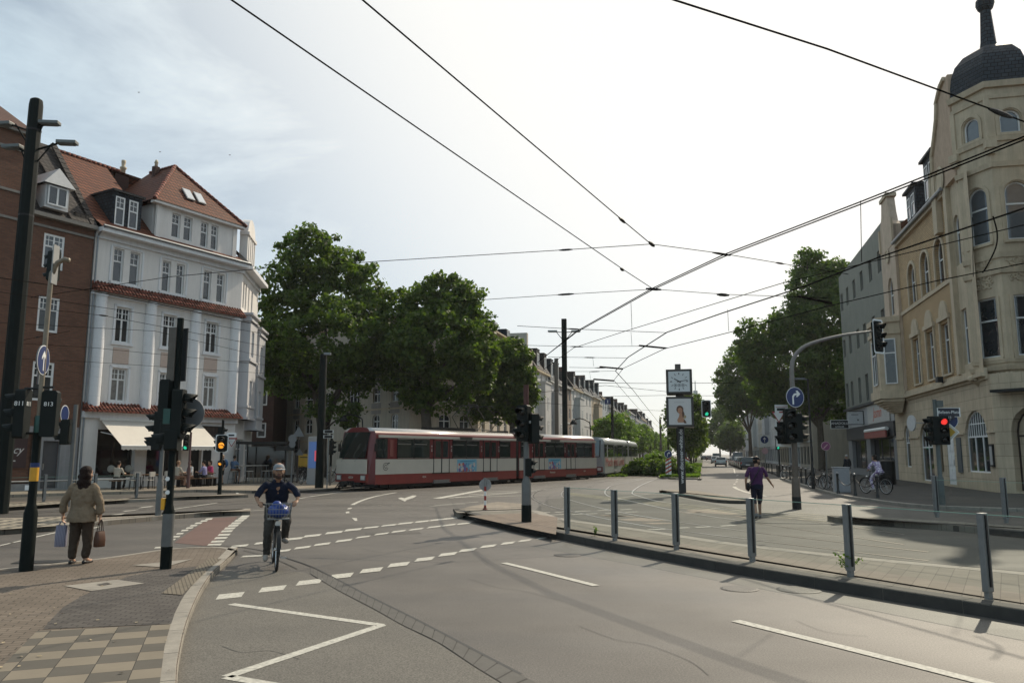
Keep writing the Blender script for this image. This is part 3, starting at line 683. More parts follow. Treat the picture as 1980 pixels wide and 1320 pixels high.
STONE_ASH = brickmat('stone_ashlar', (.55,.45,.32), (.50,.405,.29), (.30,.24,.17), 1.4, .55, .012, var=.16, vscale=.8, bump=.5)
ZINC = mat('zinc', (.22,.235,.25), .45, .5, var=.2)
SHOP_DARK = glassmat('shop_glass', (.012,.012,.013), .06)
DARK_WOOD = mat('dark_wood', (.03,.018,.012), .6, var=.3, scale=5)

# ---------------------------------------------------------------- white corner house with the cafe
P0 = G(165, 945, .1); wh = thing('white_house', 'white four storey corner house with red tiled bands and a cream cafe awning', 'building', P0, R(60))
I4 = Matrix.Identity(4)
MS = T((9.3,0,0)) @ Matrix.Rotation(R(38), 4, 'Z')               # side front, turned 30 degrees
pair = [(.62,10.95,1.2,12.8),(1.58,10.95,2.16,12.8),(3.6,10.95,4.14,12.75),(4.52,10.95,5.06,12.75),(6.42,10.95,6.96,12.75),(7.38,10.95,7.94,12.75)]
mid = [(1.0,7.72,1.82,9.62),(3.88,7.78,4.72,9.65),(6.8,7.8,7.64,9.65)]; low = [(1.0,4.55,1.86,6.32),(3.88,4.6,4.72,6.3),(6.86,4.55,7.7,6.35)]
shop = [(.45,.55,2.62,3.05),(3.35,.55,5.55,3.05),(6.2,.02,6.95,2.75)]
mb = MB(); wall(mb, -.5, 9.3, 0, 3.95, shop, .3, 0); wall(mb, -.5, 9.3, 3.95, 13.5, pair+mid+low, .2, 0)
for z in (.6,1.15,1.7,2.25,2.8): # shallow joints of the rusticated ground floor
    for a, b in ((-.45,.42),(2.65,3.32),(5.58,6.17),(8.3,9.28)): mb.box(a,-.02,z+.02,b,.0,z+.53)
side_w = [(.7,7.9,1.35,9.5),(.7,4.7,1.35,6.4),(3.6,7.3,4.4,8.95),(3.6,4.3,4.4,6.0)]
wall(mb, 0, 5.7, 0, 3.6, [(.5,.3,3.0,2.7),(3.6,.3,5.3,2.6)], .3, 0, M=MS)
wall(mb, 0, 5.7, 3.6, 13.5, [(.35,11,.8,12.7),(1.1,11,1.55,12.7),(2.1,11,2.5,12.7),(3.2,11,3.7,12.7)], .2, 0, M=MS)
mb.prism([(-.5,.3),(9.28,.3),(13.6,3.7),(8,11),(-.5,11)], 0, 13.4)          # core behind the front
mb.build('wall', PLASTER_W, wh)
# oriels of the side front
for (x0, x1, z0, z1, pr, wz) in ((.15,2.55,3.9,10.6,.62,((7.9,1.62),(4.75,1.62))),(2.9,5.25,3.3,10.1,.72,((7.2,1.7),(4.2,1.7)))):
    ob = MB(); st = 0
    ops = [(x0+.6, z, x0+1.35, z+h) for z, h in wz]
    wall(ob, x0, x1, z0, z1, ops, .12, M=T((0,-pr,0)))
    for q in ((x0,-pr,0),(x1,-pr,0)): ob.quad((q[0],-pr,z0),(q[0],0,z0),(q[0],0,z1),(q[0],-pr,z1))
    ob.quad((x0,-pr,z0),(x1,-pr,z0),(x1,0,z0),(x0,0,z0)); ob.quad((x0,-pr,z1),(x1,-pr,z1),(x1,0,z1),(x0,0,z1))
    for z, p in ((z1-.5,.10),(z1-.12,.16),(z0,.1),(z0+.75,.06),(wz[0][0]-.35,.1)): ob.box(x0-p, -pr-p, z, x1+p, 0, z+.14)
    ob.xform(MS); oo = ob.build('oriel', PLASTER_G, wh)
    for z, h in wz: window(oo, MS @ T((x0+.975, -pr+.1, z)), .75, h, grid=(2,2), cols=1)
mb = MB()
for z0, z1, p in ((3.62,3.95,.22),(10.05,10.25,.2),(13.38,13.62,.62),(13.1,13.4,.12)): trim(mb, -.5, 9.3, z0, z1, p); trim(mb, -.05, 5.8, z0 if z0 > 12 else z0+.01, z1, p, M=MS) if z0 > 12 else None
for x0, z0, x1, z1 in mid+low: mb.box(x0-.22,-.09,z0-.16,x1+.22,0,z0-.002); mb.box(x0-.16,-.05,z0,x0-.04,0,z1+.12); mb.box(x1+.04,-.05,z0,x1+.16,0,z1+.12); mb.box(x0-.16,-.05,z1+.02,x1+.16,-.001,z1+.14)
for a, b in ((.5,2.28),(3.48,5.18),(6.3,8.06)): mb.box(a,-.06,10.82,b,0,10.94); mb.box(a,-.05,12.88,b,0,12.97); mb.box(a-.1,-.05,10.94,a,0,12.9); mb.box(b,-.05,10.94,b+.1,0,12.9)
mb.build('mouldings', PLASTER_TRIM, wh)
for cx in (.02,2.98,5.95,8.88):
    c = MB(); n = 12
    zs = [4.22+.5*k for k in range(12)]
    prof = []
    for z in zs: prof += [(.31, z), (.31, z+.47), (.295, z+.485)]
    prof = [(.12,4.12),(.26,4.18)] + prof + [(.36,10.0),(.36,10.12)]
    c.lathe(prof, 16, (cx, -.08, 0)); c.build('column', PLASTER_TRIM, wh, True, angle=40)
for x0, z0, x1, z1 in mid: MB().box(x0-.05,-.03,z0-1.15,x1+.05,0,z0-.3).build('panel', PANEL_PEACH, wh)
mb = MB()
def canopy(mb, x0, x1, zt, zb, pr):
    mb.add([(x0,-pr,zb),(x1,-pr,zb),(x1,-.005,zt),(x0,-.005,zt),(x0,-pr,zb-.06),(x1,-pr,zb-.06)], [(0,1,2,3),(4,5,1,0)]); mb.add([(x0,-pr,zb-.06),(x0,-pr,zb),(x0,-.005,zt),(x0,-.005,zb-.06)], [(0,1,2,3)]); mb.add([(x1,-pr,zb-.06),(x1,-pr,zb),(x1,-.005,zt),(x1,-.005,zb-.06)], [(3,2,1,0)])
    for k in range(int((x1-x0)/.2)):
        x = x0+.1+k*.2; mb.tube([(x,-pr-.01,zb+.02),(x,-.02,zt+.02)], .05, 6)
canopy(mb, -.5, 9.35, 4.42, 3.97, .62); mb.build('tiled_band', TILE_BAND, wh); mb = MB(); canopy(mb, -.5, 9.3, 10.78, 10.27, .55)
mb.build('tiled_band', TILE_BAND, wh)
# windows
for x0, z0, x1, z1 in pair: window(wh, T(((x0+x1)/2,.12,z0)), x1-x0, z1-z0, cols=1, grid=(2,2), trans=.62)
for i, (x0, z0, x1, z1) in enumerate(mid+low): window(wh, T(((x0+x1)/2,.12,z0)), x1-x0, z1-z0, cols=2, grid=(4,2), pane=(PANE,PANE,PANE,CURTAIN,PANE_SKY,CURTAIN)[i])
for x0, z0, x1, z1 in [(.35,11,.8,12.7),(1.1,11,1.55,12.7),(2.1,11,2.5,12.7),(3.2,11,3.7,12.7)]: window(wh, MS @ T(((x0+x1)/2,.12,z0)), x1-x0, z1-z0, cols=1, grid=(1,1))
for x0, z0, x1, z1 in shop[:2]: window(wh, T(((x0+x1)/2,.25,z0)), x1-x0, z1-z0, cols=2, trans=.0, frame=DARK_WOOD, pane=SHOP_DARK, name='shop_window')
for x0, z0, x1, z1 in ((.5,.3,3.0,2.7),(3.6,.3,5.3,2.6)): window(wh, MS @ T(((x0+x1)/2,.2,z0)), x1-x0, z1-z0, cols=3, trans=.75, grid=(3,1), pane=PANE_SKY, name='shop_window')
dr = MB().box(6.22,.2,.02,6.93,.26,2.72).build('door', BLACK, wh); MB().box(6.30,.17,1.0,6.33,.2,1.3).build('handle', CHROME, dr)
MB().box(7.05,-.03,.25,7.62,.0,2.05).build('menu_board', BLACK, wh)
sg = MB().box(6.15,-.09,2.78,8.3,0,3.42).build('shop_sign', DARK_WOOD, wh)
sgm = MB()
for k in range(6): sgm.box(6.75+k*.22,-.1,3.08,6.80+k*.22,-.09,3.32)
sgm.box(6.5,-.1,2.86,8.1,-.09,2.9); sgm.build('slats', mat('sign_brass', (.075,.045,.03), .5, .2), sg)
for x in (6.45,8.05): MB().ell((x,-.22,3.2),.1,.1,.1).cyl((x,-.2,3.25),(x,0,3.3),.02).build('wall_lamp', mat('globe_lamp', (.7,.6,.42), .3), wh, True)
# awning
AWN = mat('awning_canvas', (.62,.57,.50), .85, var=.06, scale=3)
mb = MB(); x0, x1 = .45, 6.6; nx = 24
top, lowp, outp = 3.55, 2.2, 2.05
for k in range(nx):
    a, b = x0+(x1-x0)*k/nx, x0+(x1-x0)*(k+1)/nx
    mb.quad((a,-outp,lowp),(b,-outp,lowp),(b,-.12,top),(a,-.12,top)); mb.quad((a,-.12,top-.012),(b,-.12,top-.012),(b,-outp,lowp-.012),(a,-outp,lowp-.012))
    dz = .24; mb.add([(a,-outp-.01,lowp),(a,-outp-.01,lowp-dz+.05),((a+b)/2,-outp-.015,lowp-dz),(b,-outp-.01,lowp-dz+.05),(b,-outp-.01,lowp)], [(0,1,2,3,4)])
aw = mb.build('awning', AWN, wh)
mb = MB().cyl((x0-.05,-.12,top+.03),(x1+.05,-.12,top+.03),.09).cyl((x0,-outp,lowp-.02),(x1,-outp,lowp-.02),.035)
for x in (x0+.1, x1-.1): mb.tube([(x,-.1,2.9),(x,-1.1,2.75),(x,-outp,lowp-.02)], .025, 6)
mb.build('awning_frame', WHITE, aw)
# roofs: lower sloping strip, long main roof, attic storey with its own hipped roof
mb = MB()
mb.add([(-.5,-.6,13.62),(9.3,-.6,13.62),(9.1,.25,14.2),(-.5,.25,14.2),(-.5,5.2,19.1),(3.0,5.2,19.1),(3.0,.25,14.2)], [(0,1,2,3),(3,6,5,4)])
mb.add([(-.5,5.2,19.1),(6,5.2,19.1),(6,11,13.6),(-.5,11,13.6)], [(0,1,2,3)])
e = [(2.55,-.35,16.05),(9.15,-.35,16.05),(9.15,6.5,16.05),(2.55,6.5,16.05)]; r1, r2 = (5.7,2.4,19.5), (5.7,4.8,19.5)
mb.add([*e, r1, r2], [(0,1,4),(1,2,5,4),(2,3,5),(3,0,4,5)])
st = len(mb.v); mb.add([(-.05,-.6,13.62),(5.8,-.6,13.62),(5.8,1.5,15.6),(-.05,1.5,15.6)], [(0,1,2,3)]); mb.xform(MS, st)
st = len(mb.v); mb.add([(9.2,0,13.62),(13.6,3.5,13.62),(12,7,17.5),(9,4,17.5)], [(0,1,2,3)])
rf = mb.build('roof', TILE_RED, wh)
mb = MB()
for a, b in (((2.55,-.35,16.07),r1),((9.15,-.35,16.07),r1),(r1,r2),((-.5,5.2,19.12),(3.9,5.2,19.12))):
    a, b = Vector(a), Vector(b); L = (b-a).length; n = max(2, int(L/.3))
    mb = MB()
    for k in range(n): mb.cyl(a.lerp(b,k/n), a.lerp(b,(k+.96)/n), .10, .125, 8)
    mb.build('ridge_tiles', TILE_BAND, rf, True)
mb = MB()
aw_ = [(4.05,14.25,4.62,15.7),(4.86,14.25,5.44,15.7),(6.05,14.15,6.58,15.7),(6.8,14.15,7.32,15.7)]
wall(mb, 2.95, 8.75, 13.9, 16.0, aw_, .2, M=T((0,.05,0)))
mb.box(2.95,.25,13.9,8.75,6,15.98); mb.box(2.6,-.3,15.9,9.1,.05,16.04)
mb.box(3.0,-.02,14.0,3.3,.05,15.9); mb.box(8.4,-.02,14.0,8.7,.05,15.9)
at = mb.build('attic_storey', PLASTER_W, wh)
for x0, z0, x1, z1 in aw_: window(at, T(((x0+x1)/2,.17,z0)), x1-x0, z1-z0, cols=1, grid=(2,2), trans=.6)
# skylights on the hip, in the plane of the front slope
n0 = Vector((0, -(19.35-16.05), 2.55)).normalized(); up = Vector((0,2.55,3.3)).normalized()
for x in (5.35,6.15):
    c = Vector((x, -.35, 16.05)) + up*1.45 + Vector((0,-.05,.04)); Mx = Matrix((( 1,0,0),(0,up.y,n0.y),(0,up.z,n0.z))).to_3x3()
    s = MB().obox(c, .56, .95, .09, M=Mx).build('skylight', ZINC, rf); MB().obox(c+n0*.05, .46, .82, .01, M=Mx).build('pane', mat('skylight_pane', (.55,.57,.6), .1, var=0), s)
# slate dormer with two windows
mb = MB(); x0, x1 = .42, 2.15
mb.box(x0,.15,13.95,x1,4,15.95); mb.box(x0-.1,-.0,15.95,x1+.1,4.2,16.06)
dm = mb.build('dormer', SLATE, wh)
for x in (.82,1.62): window(dm, T((x,.1,14.1)), .56, 1.6, cols=1, grid=(2,2), trans=.6)
# chimneys and pots
ch = MB().box(3.7,5.3,18.0,4.6,5.7,18.95).build('chimney', BRICK_DK, wh)
mb = MB(); mb.lathe([(.16,19.3),(.14,19.9),(.2,19.95),(.2,20.05),(.1,20.1),(.13,20.35),(.13,20.5)], 10, (4.3,5.5,-.5)); mb.lathe([(.12,19.3),(.1,19.55),(.16,19.6),(.16,19.72)], 10, (3.9,5.5,-.5)); mb.build('chimney_pot', STONE_B, ch, True)
ch = MB().box(5.1,3.5,18.6,5.45,3.8,19.55).build('chimney', BRICK_DK, wh); MB().lathe([(.10,19.55),(.09,19.75),(.13,19.8),(.06,20.0)], 10, (5.28,3.65,0)).build('chimney_pot', STONE_B, ch, True)
# rounded gable over the side front
arc = [(1.6+1.25*math.cos(math.pi*k/12), 15.9+1.15*math.sin(math.pi*k/12)) for k in range(13)]
mb = MB().xz([(.35,13.6),(2.85,13.6)]+arc, -.15, .35); mb.xz([(.35-.08,15.75),(2.93,15.75),(2.93,15.95),(.27,15.95)], -.25, .35)
for x in (.7,1.35,2.0,2.6): mb.box(x-.05,-.2,13.8,x+.1,-.15,15.7)
mb.xform(MS); mb.build('gable', PLASTER_W, wh)
mb = MB().tube([(-.5,-.68,13.66),(9.3,-.68,13.66)], .07, 8); mb.tube([(-.42,-.62,13.6),(-.42,-.12,13.2),(-.42,-.1,.1)], .05, 8); mb.build('gutter', ZINC, wh)

# ---------------------------------------------------------------- brown brick house on the left edge
bh = thing('brick_house', 'brown brick house with white framed windows at the left edge beside the white corner house', 'building', P0 + Vector((math.sin(R(30))*-.55, math.cos(R(30))*-.55, 0)), R(60))
W_ = 15.0; mb = MB(); wnds = []
for zz, h in ((4.35,1.9),(7.75,1.75),(10.95,1.75)):
    for x in (-2.05,-5.5,-9.0,-12.5): wnds.append((x, zz, 1.05, h))
for x in (-5.5,-9.0,-12.5): wnds.append((x, 13.9, 1.05, 1.6))
ops = [(x-w/2, z, x+w/2, z+h) for x, z, w, h in wnds]
wall(mb, -W_, -.02, 3.1, 13.5, [o for o in ops if o[3] < 13.5], .14); wall(mb, -W_, -3.4, 13.5, 17.4, [o for o in ops if o[1] > 13.4], .14)
mb.box(-W_, .2, 0, -.02, 11, 13.4); mb.box(-W_, .2, 13.4, -3.4, 9, 17.3); mb.quad((-3.4,0,13.5),(-3.4,9,13.5),(-3.4,9,17.4),(-3.4,0,17.4))
mb.build('wall', BRICK, bh)
mb = MB(); wall(mb, -W_, -.02, 0, 3.1, [(-1.75,.1,-.9,2.4),(-4.4,.35,-2.15,2.75),(-8,.35,-5.2,2.75)], .25); mb.build('shop_front', mat('plaster_grey_shop', (.24,.24,.245), .8, var=.1), bh)
mb = MB()
for z, p in ((12.95,.07),(14.3,.07),(16.4,.07),(17.3,.22)): trim(mb, -W_, -3.4 if z > 13.6 else -.03, z, z+.12, p)
trim(mb, -3.4, -.05, 13.42, 13.62, .35); mb.build('string_course', mat('sandstone_grey', (.2,.185,.165), .85, var=.2), bh)
for x, z, w_, h in wnds: window(bh, T((x,.03,z)), w_, h, cols=2, grid=(4,2), trans=.64, fr=.11, pane=random.choice((PANE_SKY,PANE_SKY,CURTAIN)) if z > 5 else PANE)
for x, w_, z, h in ((-3.28,2.2,.35,2.38),(-6.6,2.8,.35,2.38)): window(bh, T((x,.2,z)), w_, h, cols=2, trans=0, frame=BLACK, pane=SHOP_DARK, name='shop_window')
d = MB().box(-1.72,.18,.12,-.93,.22,2.38).build('door', mat('door_grey', (.06,.06,.065), .5), bh); MB().box(-1.62,.14,1.0,-1.58,.18,1.3).build('handle', CHROME, d)
fs = MB().box(-4.05,.10,1.1,-2.45,.14,2.6).build('window_sign', mat('sign_dark_red', (.035,.016,.016), .5), bh)
RX = Matrix.Rotation(math.pi/2,4,'X')
MB().box(-3.75,.09,1.42,-2.95,.1,1.47).build('underline', mat('sign_white', (.55,.54,.52), .5), fs)
for s, sz, z, sh in (('The', .2, 2.28, 0), ('Fancy', .52, 1.95, .35)): lettering(s, sz, T((-3.25,.095,z)) @ RX, mat('sign_white', (.55,.54,.52), .5), fs, shear=sh)
mb = MB()
mb.add([(-3.4,-.05,13.62),(-.02,-.05,13.62),(-.02,4.6,19.0),(-3.4,4.6,19.0)], [(0,1,2,3)]); mb.add([(-3.4,4.6,19.0),(-.02,4.6,19.0),(-.02,11,13.6),(-3.4,11,13.6)], [(0,1,2,3)])
mb.add([(-.02,-.05,13.62),(-.02,11,13.6),(-.02,4.6,19.0)], [(0,1,2)])
mb.add([(-1.35,-.12,13.7),(-.35,-.12,13.7),(-1.3,4.5,19.35),(-1.75,4.5,19.35)], [(0,1,2,3)])
rf = mb.build('roof', TILE_DARK, bh)
mb = MB().add([(-W_,-.25,17.42),(-3.3,-.25,17.42),(-3.3,4.6,20.4),(-W_,4.6,20.4),(-W_,9,17.4),(-3.3,9,17.4)], [(0,1,2,3),(3,2,5,4)]); mb.add([(-3.3,-.25,17.42),(-3.3,9,17.42),(-3.3,4.6,20.4)], [(0,1,2)]); mb.build('roof', roof_tiles('roof_tiles_brown', (.13,.055,.034), (.10,.042,.026)), bh)
mb = MB().box(-1.05,.1,13.9,-.3,1.0,14.2)
for k in range(16):
    t = k/16; a = Vector((-.15,-.05,13.75)).lerp(Vector((-.15,4.5,19.2)), t); mb.obox((a.x,a.y,a.z), .34, .4, .12, M=Matrix.Rotation(R(49),3,'X'))
mb.build('verge_tiles', TILE_DARK, rf)
dm = MB().box(-2.75,-.08,14.0,-1.55,2.2,15.2)
dm.add([(-2.95,-.3,15.2),(-1.35,-.3,15.2),(-2.15,-.1,16.15),(-2.15,2.6,16.15),(-2.95,2.2,15.2),(-1.35,2.2,15.2)], [(0,1,2),(1,5,3,2),(4,0,2,3)])
dm = dm.build('dormer', mat('dormer_white', (.5,.5,.5), .6, var=.1), bh); window(dm, T((-2.15,-.15,14.15)), 1.0, 1.0, cols=2, trans=0)
MB().box(-3.3,4.2,18.6,-2.8,5,19.6).lathe([(.13,19.6),(.1,19.9),(.16,19.95),(.1,20.2)], 10, (-3.05,4.6,0)).build('chimney', BRICK_DK, bh)

# ---------------------------------------------------------------- dark red brick house behind
pB = Vector((-20.9-6.4, 68.5, .1)); rb = thing('red_brick_house', 'dark red brick house between the white corner house and the beige house', 'building', pB, R(5))
mb = MB(); ops = [(x-.4, z, x+.4, z+1.3) for x in (1.2,3.4,5.4) for z in (3.2,6.0,8.8)]
wall(mb, -6, 6.4, 0, 13, ops, .15); mb.box(-6,.2,0,6.4,9,12.9); mb.quad((6.4,0,0),(6.4,9,0),(6.4,9,13),(6.4,0,13)); mb.build('wall', BRICK_DK, rb)
for o in ops: window(rb, T(((o[0]+o[2])/2,.08,o[1])), .8, 1.3, cols=1, trans=0, fr=.12)
MB().box(1.5,-2.2,2.55,7.5,0,2.75).box(1.6,-2.1,.1,1.75,-2.0,2.55).box(7.2,-2.1,.1,7.35,-2.0,2.55).build('canopy', mat('canopy_dark', (.03,.03,.03), .6), rb)
MB().box(1.7,-.08,.1,7.1,-.02,2.5).build('shop_window', SHOP_DARK, rb)

# ---------------------------------------------------------------- beige house behind the plane trees
kk = ray(790,900); kk = kk.x/kk.y; CA = Vector((kk*62, 62, .1)); dA = Vector((math.sin(R(134)), math.cos(R(134)), 0))
PLASTER_BE = mat('plaster_beige', (.50,.44,.36), .85, var=.07, scale=1); PLASTER_GB = mat('plaster_grey_beige', (.30,.27,.25), .85, var=.08, scale=1)
LA = 21.4; be = thing('beige_house', 'long beige house with arched first floor windows behind the plane trees', 'building', CA - dA*LA, R(-44))
wx = [2.0,4.6,6.7,9.6,13.8,17.0,19.5]; ws = [.9,.9,1.25,1.3,1.6,1.0,.95]
def beige_front(mb, xs, wsz, x0, x1, M=None):
    o1 = [(x-w_/2, 4.0, x+w_/2, 5.55, w_*.35) for x, w_ in zip(xs, wsz)]; o2 = [(x-w_/2, 6.65, x+w_/2, 8.0) for x, w_ in zip(xs, wsz)]; o3 = [(x-w_/2, 9.6, x+w_/2, 11.2) for x, w_ in zip(xs, wsz)]
    wall(mb, x0, x1, 0, 14.5, o1+o2+o3+[(x-.6, .6, x+.6, 2.5, .4) for x in xs[::2]], .2, M=M); return o1+o2+o3
mb = MB(); oA = beige_front(mb, wx, ws, 0, LA)
MC = T((LA,0,0)) @ Matrix.Rotation(R(134-50), 4, 'Z'); oB = beige_front(mb, [1.3,3.4,5.4], [1.0,1.15,1.0], 0, 6.8, MC)
endC = MC @ Vector((6.8,0,0)); MD = T(endC) @ Matrix.Rotation(R(134-13.6), 4, 'Z'); oC = beige_front(mb, [1.6,4.2,6.8,9.4,12,14.6], [1.1]*6, 0, 22, MD)
eD = MD @ Vector((22,0,0)); eb = MD @ Vector((22,14,0))
mb.prism([(0.02,.3),(LA-.05,.3),tuple((MC @ Vector((6.7,.3,0))).xy),tuple((MD @ Vector((21.9,.3,0))).xy),(eb.x,eb.y),(0.02,12)], 0, 14.4)
mb.build('wall', PLASTER_BE, be)
mb = MB()
for M_, L_ in ((I4,LA),(MC,6.8),(MD,22)):
    for z, p in ((3.15,.1),(14.2,.4),(5.95,.05)): trim(mb, 0, L_, z, z+.14, p, M=M_)
mb.build('string_course', STONE_B, be)
mb = MB()
for x, w_ in zip(wx, ws): MB().box(x-w_/2-.15,-.02,5.6,x+w_/2+.15,0,6.6).build('panel', PLASTER_GB, be)
mb.box(0.3,-.02,3.4,6.5,0,3.95); mb.xform(MC); mb.build('panel', PLASTER_GB, be)
for M_, ops in ((I4,oA),(MC,oB),(MD,oC)):
    for o in ops: window(be, M_ @ T(((o[0]+o[2])/2,.12,o[1])), o[2]-o[0], o[3]-o[1], o[4] if len(o) > 4 else 0, cols=2 if o[2]-o[0] < 1.5 else 3, grid=(2 if o[2]-o[0]<1.5 else 3,1), trans=.6)
mb = MB().add([(0,-.3,14.5),(LA,-.3,14.5),(LA-1,4,15.2),(0,4,15.2)], [(0,1,2,3)])
v = [MD @ Vector(q) for q in ((0,-.3,14.5),(22,-.3,14.5),(22,4,16.2),(0,4,15.2))]; mb.add(v, [(0,1,2,3)])
v2 = [MC @ Vector(q) for q in ((0,-.3,14.5),(6.8,-.3,14.5))]; mb.add([v2[0], v2[1], v[3], (LA-1,4,15.2)], [(0,1,2,3)]); mb.build('roof', SLATE, be)
for x in (3,8,13,18):
    c = MB(); c.box(x-.8,.6,14.7,x+.8,2.6,15.9); c.xform(MD); c = c.build('dormer', SLATE, be); window(c, MD @ T((x,.54,14.85)), 1.1, .95, cols=2, trans=0)
be.scale = (1,1,.90)
c = MB(); c.box(21.4,.5,14.5,22,7,17.0); c.xform(MD); c.build('party_wall', PLASTER_BE, be)

# ---------------------------------------------------------------- terraces along the street
def terrace(name, label, off, s0, W, Hh, wm, side, floors=4, cols=3, roofm=SLATE, mans=2.6, bay=False, wcol=FRAME, group=None, shopm=None):
    az = 13.6 if side < 0 else 193.6
    org = ST(off, s0 if side < 0 else s0+W, .1); b = thing(name, label, 'building', org, R(90-az), group)
    Hh -= .9; fh = (Hh-3.6)/(floors-1); mb = MB(); ops = []
    for f in range(floors-1):
        z = 3.6 + f*fh + .85
        for c in range(cols):
            x = W*(c+.5)/cols; ops.append((x-.55, z, x+.55, z+fh*.55))
    sh = [(W*(c+.5)/cols-W/cols*.38, .4, W*(c+.5)/cols+W/cols*.38, 2.8) for c in range(cols)]
    wall(mb, 0, W, 0, Hh, ops+sh, .2); mb.box(.01,.25,0,W-.01,12,Hh-.05); mb.quad((0,0,0),(0,12,0),(0,12,Hh),(0,0,Hh)); mb.quad((W,0,0),(W,12,0),(W,12,Hh),(W,0,Hh))
    if bay: mb.box(W*.3,-.9,3.7,W*.7,0,Hh-1.6); mb.box(W*.3-.1,-1.0,Hh-1.6,W*.7+.1,0,Hh-1.4)
    mb.build('wall', wm, b)
    mb = MB()
    for z, p in ((3.3,.12),(Hh-.25,.35),(3.6+fh,.07)): trim(mb, 0, W, z, z+.2, p)
    mb.build('cornice', STONE_B if roofm != SLATE else mat('plaster_light', (.5,.49,.47), .8, var=.08), b)
    for k, o in enumerate(ops):
        inb = bay and W*.3 < (o[0]+o[2])/2 < W*.7 and o[3] < Hh-1.6
        window(b, T(((o[0]+o[2])/2, (-.93 if inb else .1), o[1])), o[2]-o[0], o[3]-o[1], cols=2, trans=.7, grid=(2,1), frame=wcol, pane=random.choice((PANE, PANE, PANE_SKY, CURTAIN)))
    for o in sh: window(b, T(((o[0]+o[2])/2,.18,o[1])), o[2]-o[0], o[3]-o[1], cols=2, trans=0, frame=mat('shop_frame', (.10,.11,.11), .5), pane=SHOP_DARK, name='shop_window')
    mb = MB()
    if mans > 0:
        mb.add([(0,-.35,Hh),(W,-.35,Hh),(W,1.3,Hh+mans),(0,1.3,Hh+mans),(W,6,Hh+mans+.9),(0,6,Hh+mans+.9),(W,12,Hh),(0,12,Hh)], [(0,1,2,3),(3,2,4,5),(5,4,6,7),(1,6,4,2),(0,3,5,7)])
    else: mb.box(-.02,-.2,Hh,W+.02,12,Hh+.3)
    r = mb.build('roof', roofm, b)
    if mans > 1.5:
        for c in range(2):
            x = W*(c+.5)/2; d_ = MB().box(x-.9,-.05,Hh+.35,x+.9,3,Hh+mans-.1).box(x-1.0,-.12,Hh+mans-.1,x+1.0,3,Hh+mans+.02).build('dormer', roofm, b); window(d_, T((x,-.1,Hh+.55)), 1.3, mans-1.1, cols=2, trans=0)
    MB().box(W-.35,3,Hh,W,6,Hh+mans+2.0).build('chimney', wm if mans < 2 else BRICK_DK, b)
    return b
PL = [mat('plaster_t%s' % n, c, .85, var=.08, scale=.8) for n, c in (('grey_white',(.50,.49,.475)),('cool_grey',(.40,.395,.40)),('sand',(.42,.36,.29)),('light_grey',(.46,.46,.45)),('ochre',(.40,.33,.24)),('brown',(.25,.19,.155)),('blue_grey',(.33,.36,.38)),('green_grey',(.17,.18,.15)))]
rows = [(94,9.5,13.2,0,True,'grey white house with a bay and dark dormers, next to the beige house'),(103.5,9,12.6,1,True,'pale grey house with a slim bay, behind the lamp pole'),(112.5,10,12.8,5,False,'brown fronted house with broad window bands in the left terrace'),
        (122.5,11,13.2,3,True,'light grey house with a bay in the left terrace beyond the brown front'),(133.5,12,13.4,0,False,'white house with wide panes in the left terrace above the second tram'),(145.5,13,13.6,4,True,'ochre house with a bay in the left terrace above the median trees'),
        (158.5,14,14.2,6,False,'blue grey house with a tall slate roof in the left terrace'),(172.5,14,13.0,1,True,'cool grey house beyond the blue grey one in the left terrace'),
        (186.5,16,12.5,-1,False,'red brick house far down the left terrace'),(202.5,18,13.0,-1,True,'second red brick house further down the left terrace with a bay'),(220.5,20,14.4,6,False,'far blue grey house with a flat top in the left terrace'),
        (240.5,24,13.0,3,True,'far light grey house in the left terrace, two before its end'),(264.5,26,14.5,6,False,'far slate roofed house, last but one in the left terrace'),(290.5,40,13.0,2,True,'farthest sand coloured house closing the left terrace')]
for i, (s0, W, Hh, c, bay, lab) in enumerate(rows):
    terrace('terrace_house', lab, -20, s0, W-.02, Hh, PL[c] if c >= 0 else brickmat('brick_terrace', (.24,.10,.075), (.19,.08,.06), (.16,.11,.09), .24, .075, .012), -1, cols=3 if W < 14 else 4, mans=(2.6,3.0,1.2,2.4)[i % 4], bay=bay, roofm=SLATE if i % 3 else TILE_DARK, group='terrace houses along the left side of the street')
rows = [(104,14,12.0,2,'sand coloured house behind the big tree on the right pavement'),(118,15,13.0,3,'light grey house on the right, beyond the sand coloured one'),(133,15,12.5,4,'ochre house on the right beyond the signal mast'),(148,16,13.5,0,'grey white house on the right above the parked cars'),(164,18,12.6,1,'cool grey house on the right above the row of parked cars'),(182,20,13.4,2,'far sand coloured house on the right side'),(202,26,13,3,'far light grey house on the right side beyond the parked cars'),(228,40,14,1,'far cool grey house on the right near the hazy tree'),(268,60,14,4,'farthest ochre house closing the right side')]
for i, (s0, W, Hh, c, lab) in enumerate(rows):
    terrace('terrace_house', lab, 13.2, s0, W-.02, Hh, PL[c], 1, cols=4, mans=(2.4,1.2,2.8)[i % 3], bay=i % 2 == 0, group='terrace houses along the right side of the street')
terrace('set_back_house', 'dark set back house in the shade behind the big tree on the right', 19, 80, 23, 9, PL[7], 1, floors=3, cols=5, mans=2.2)

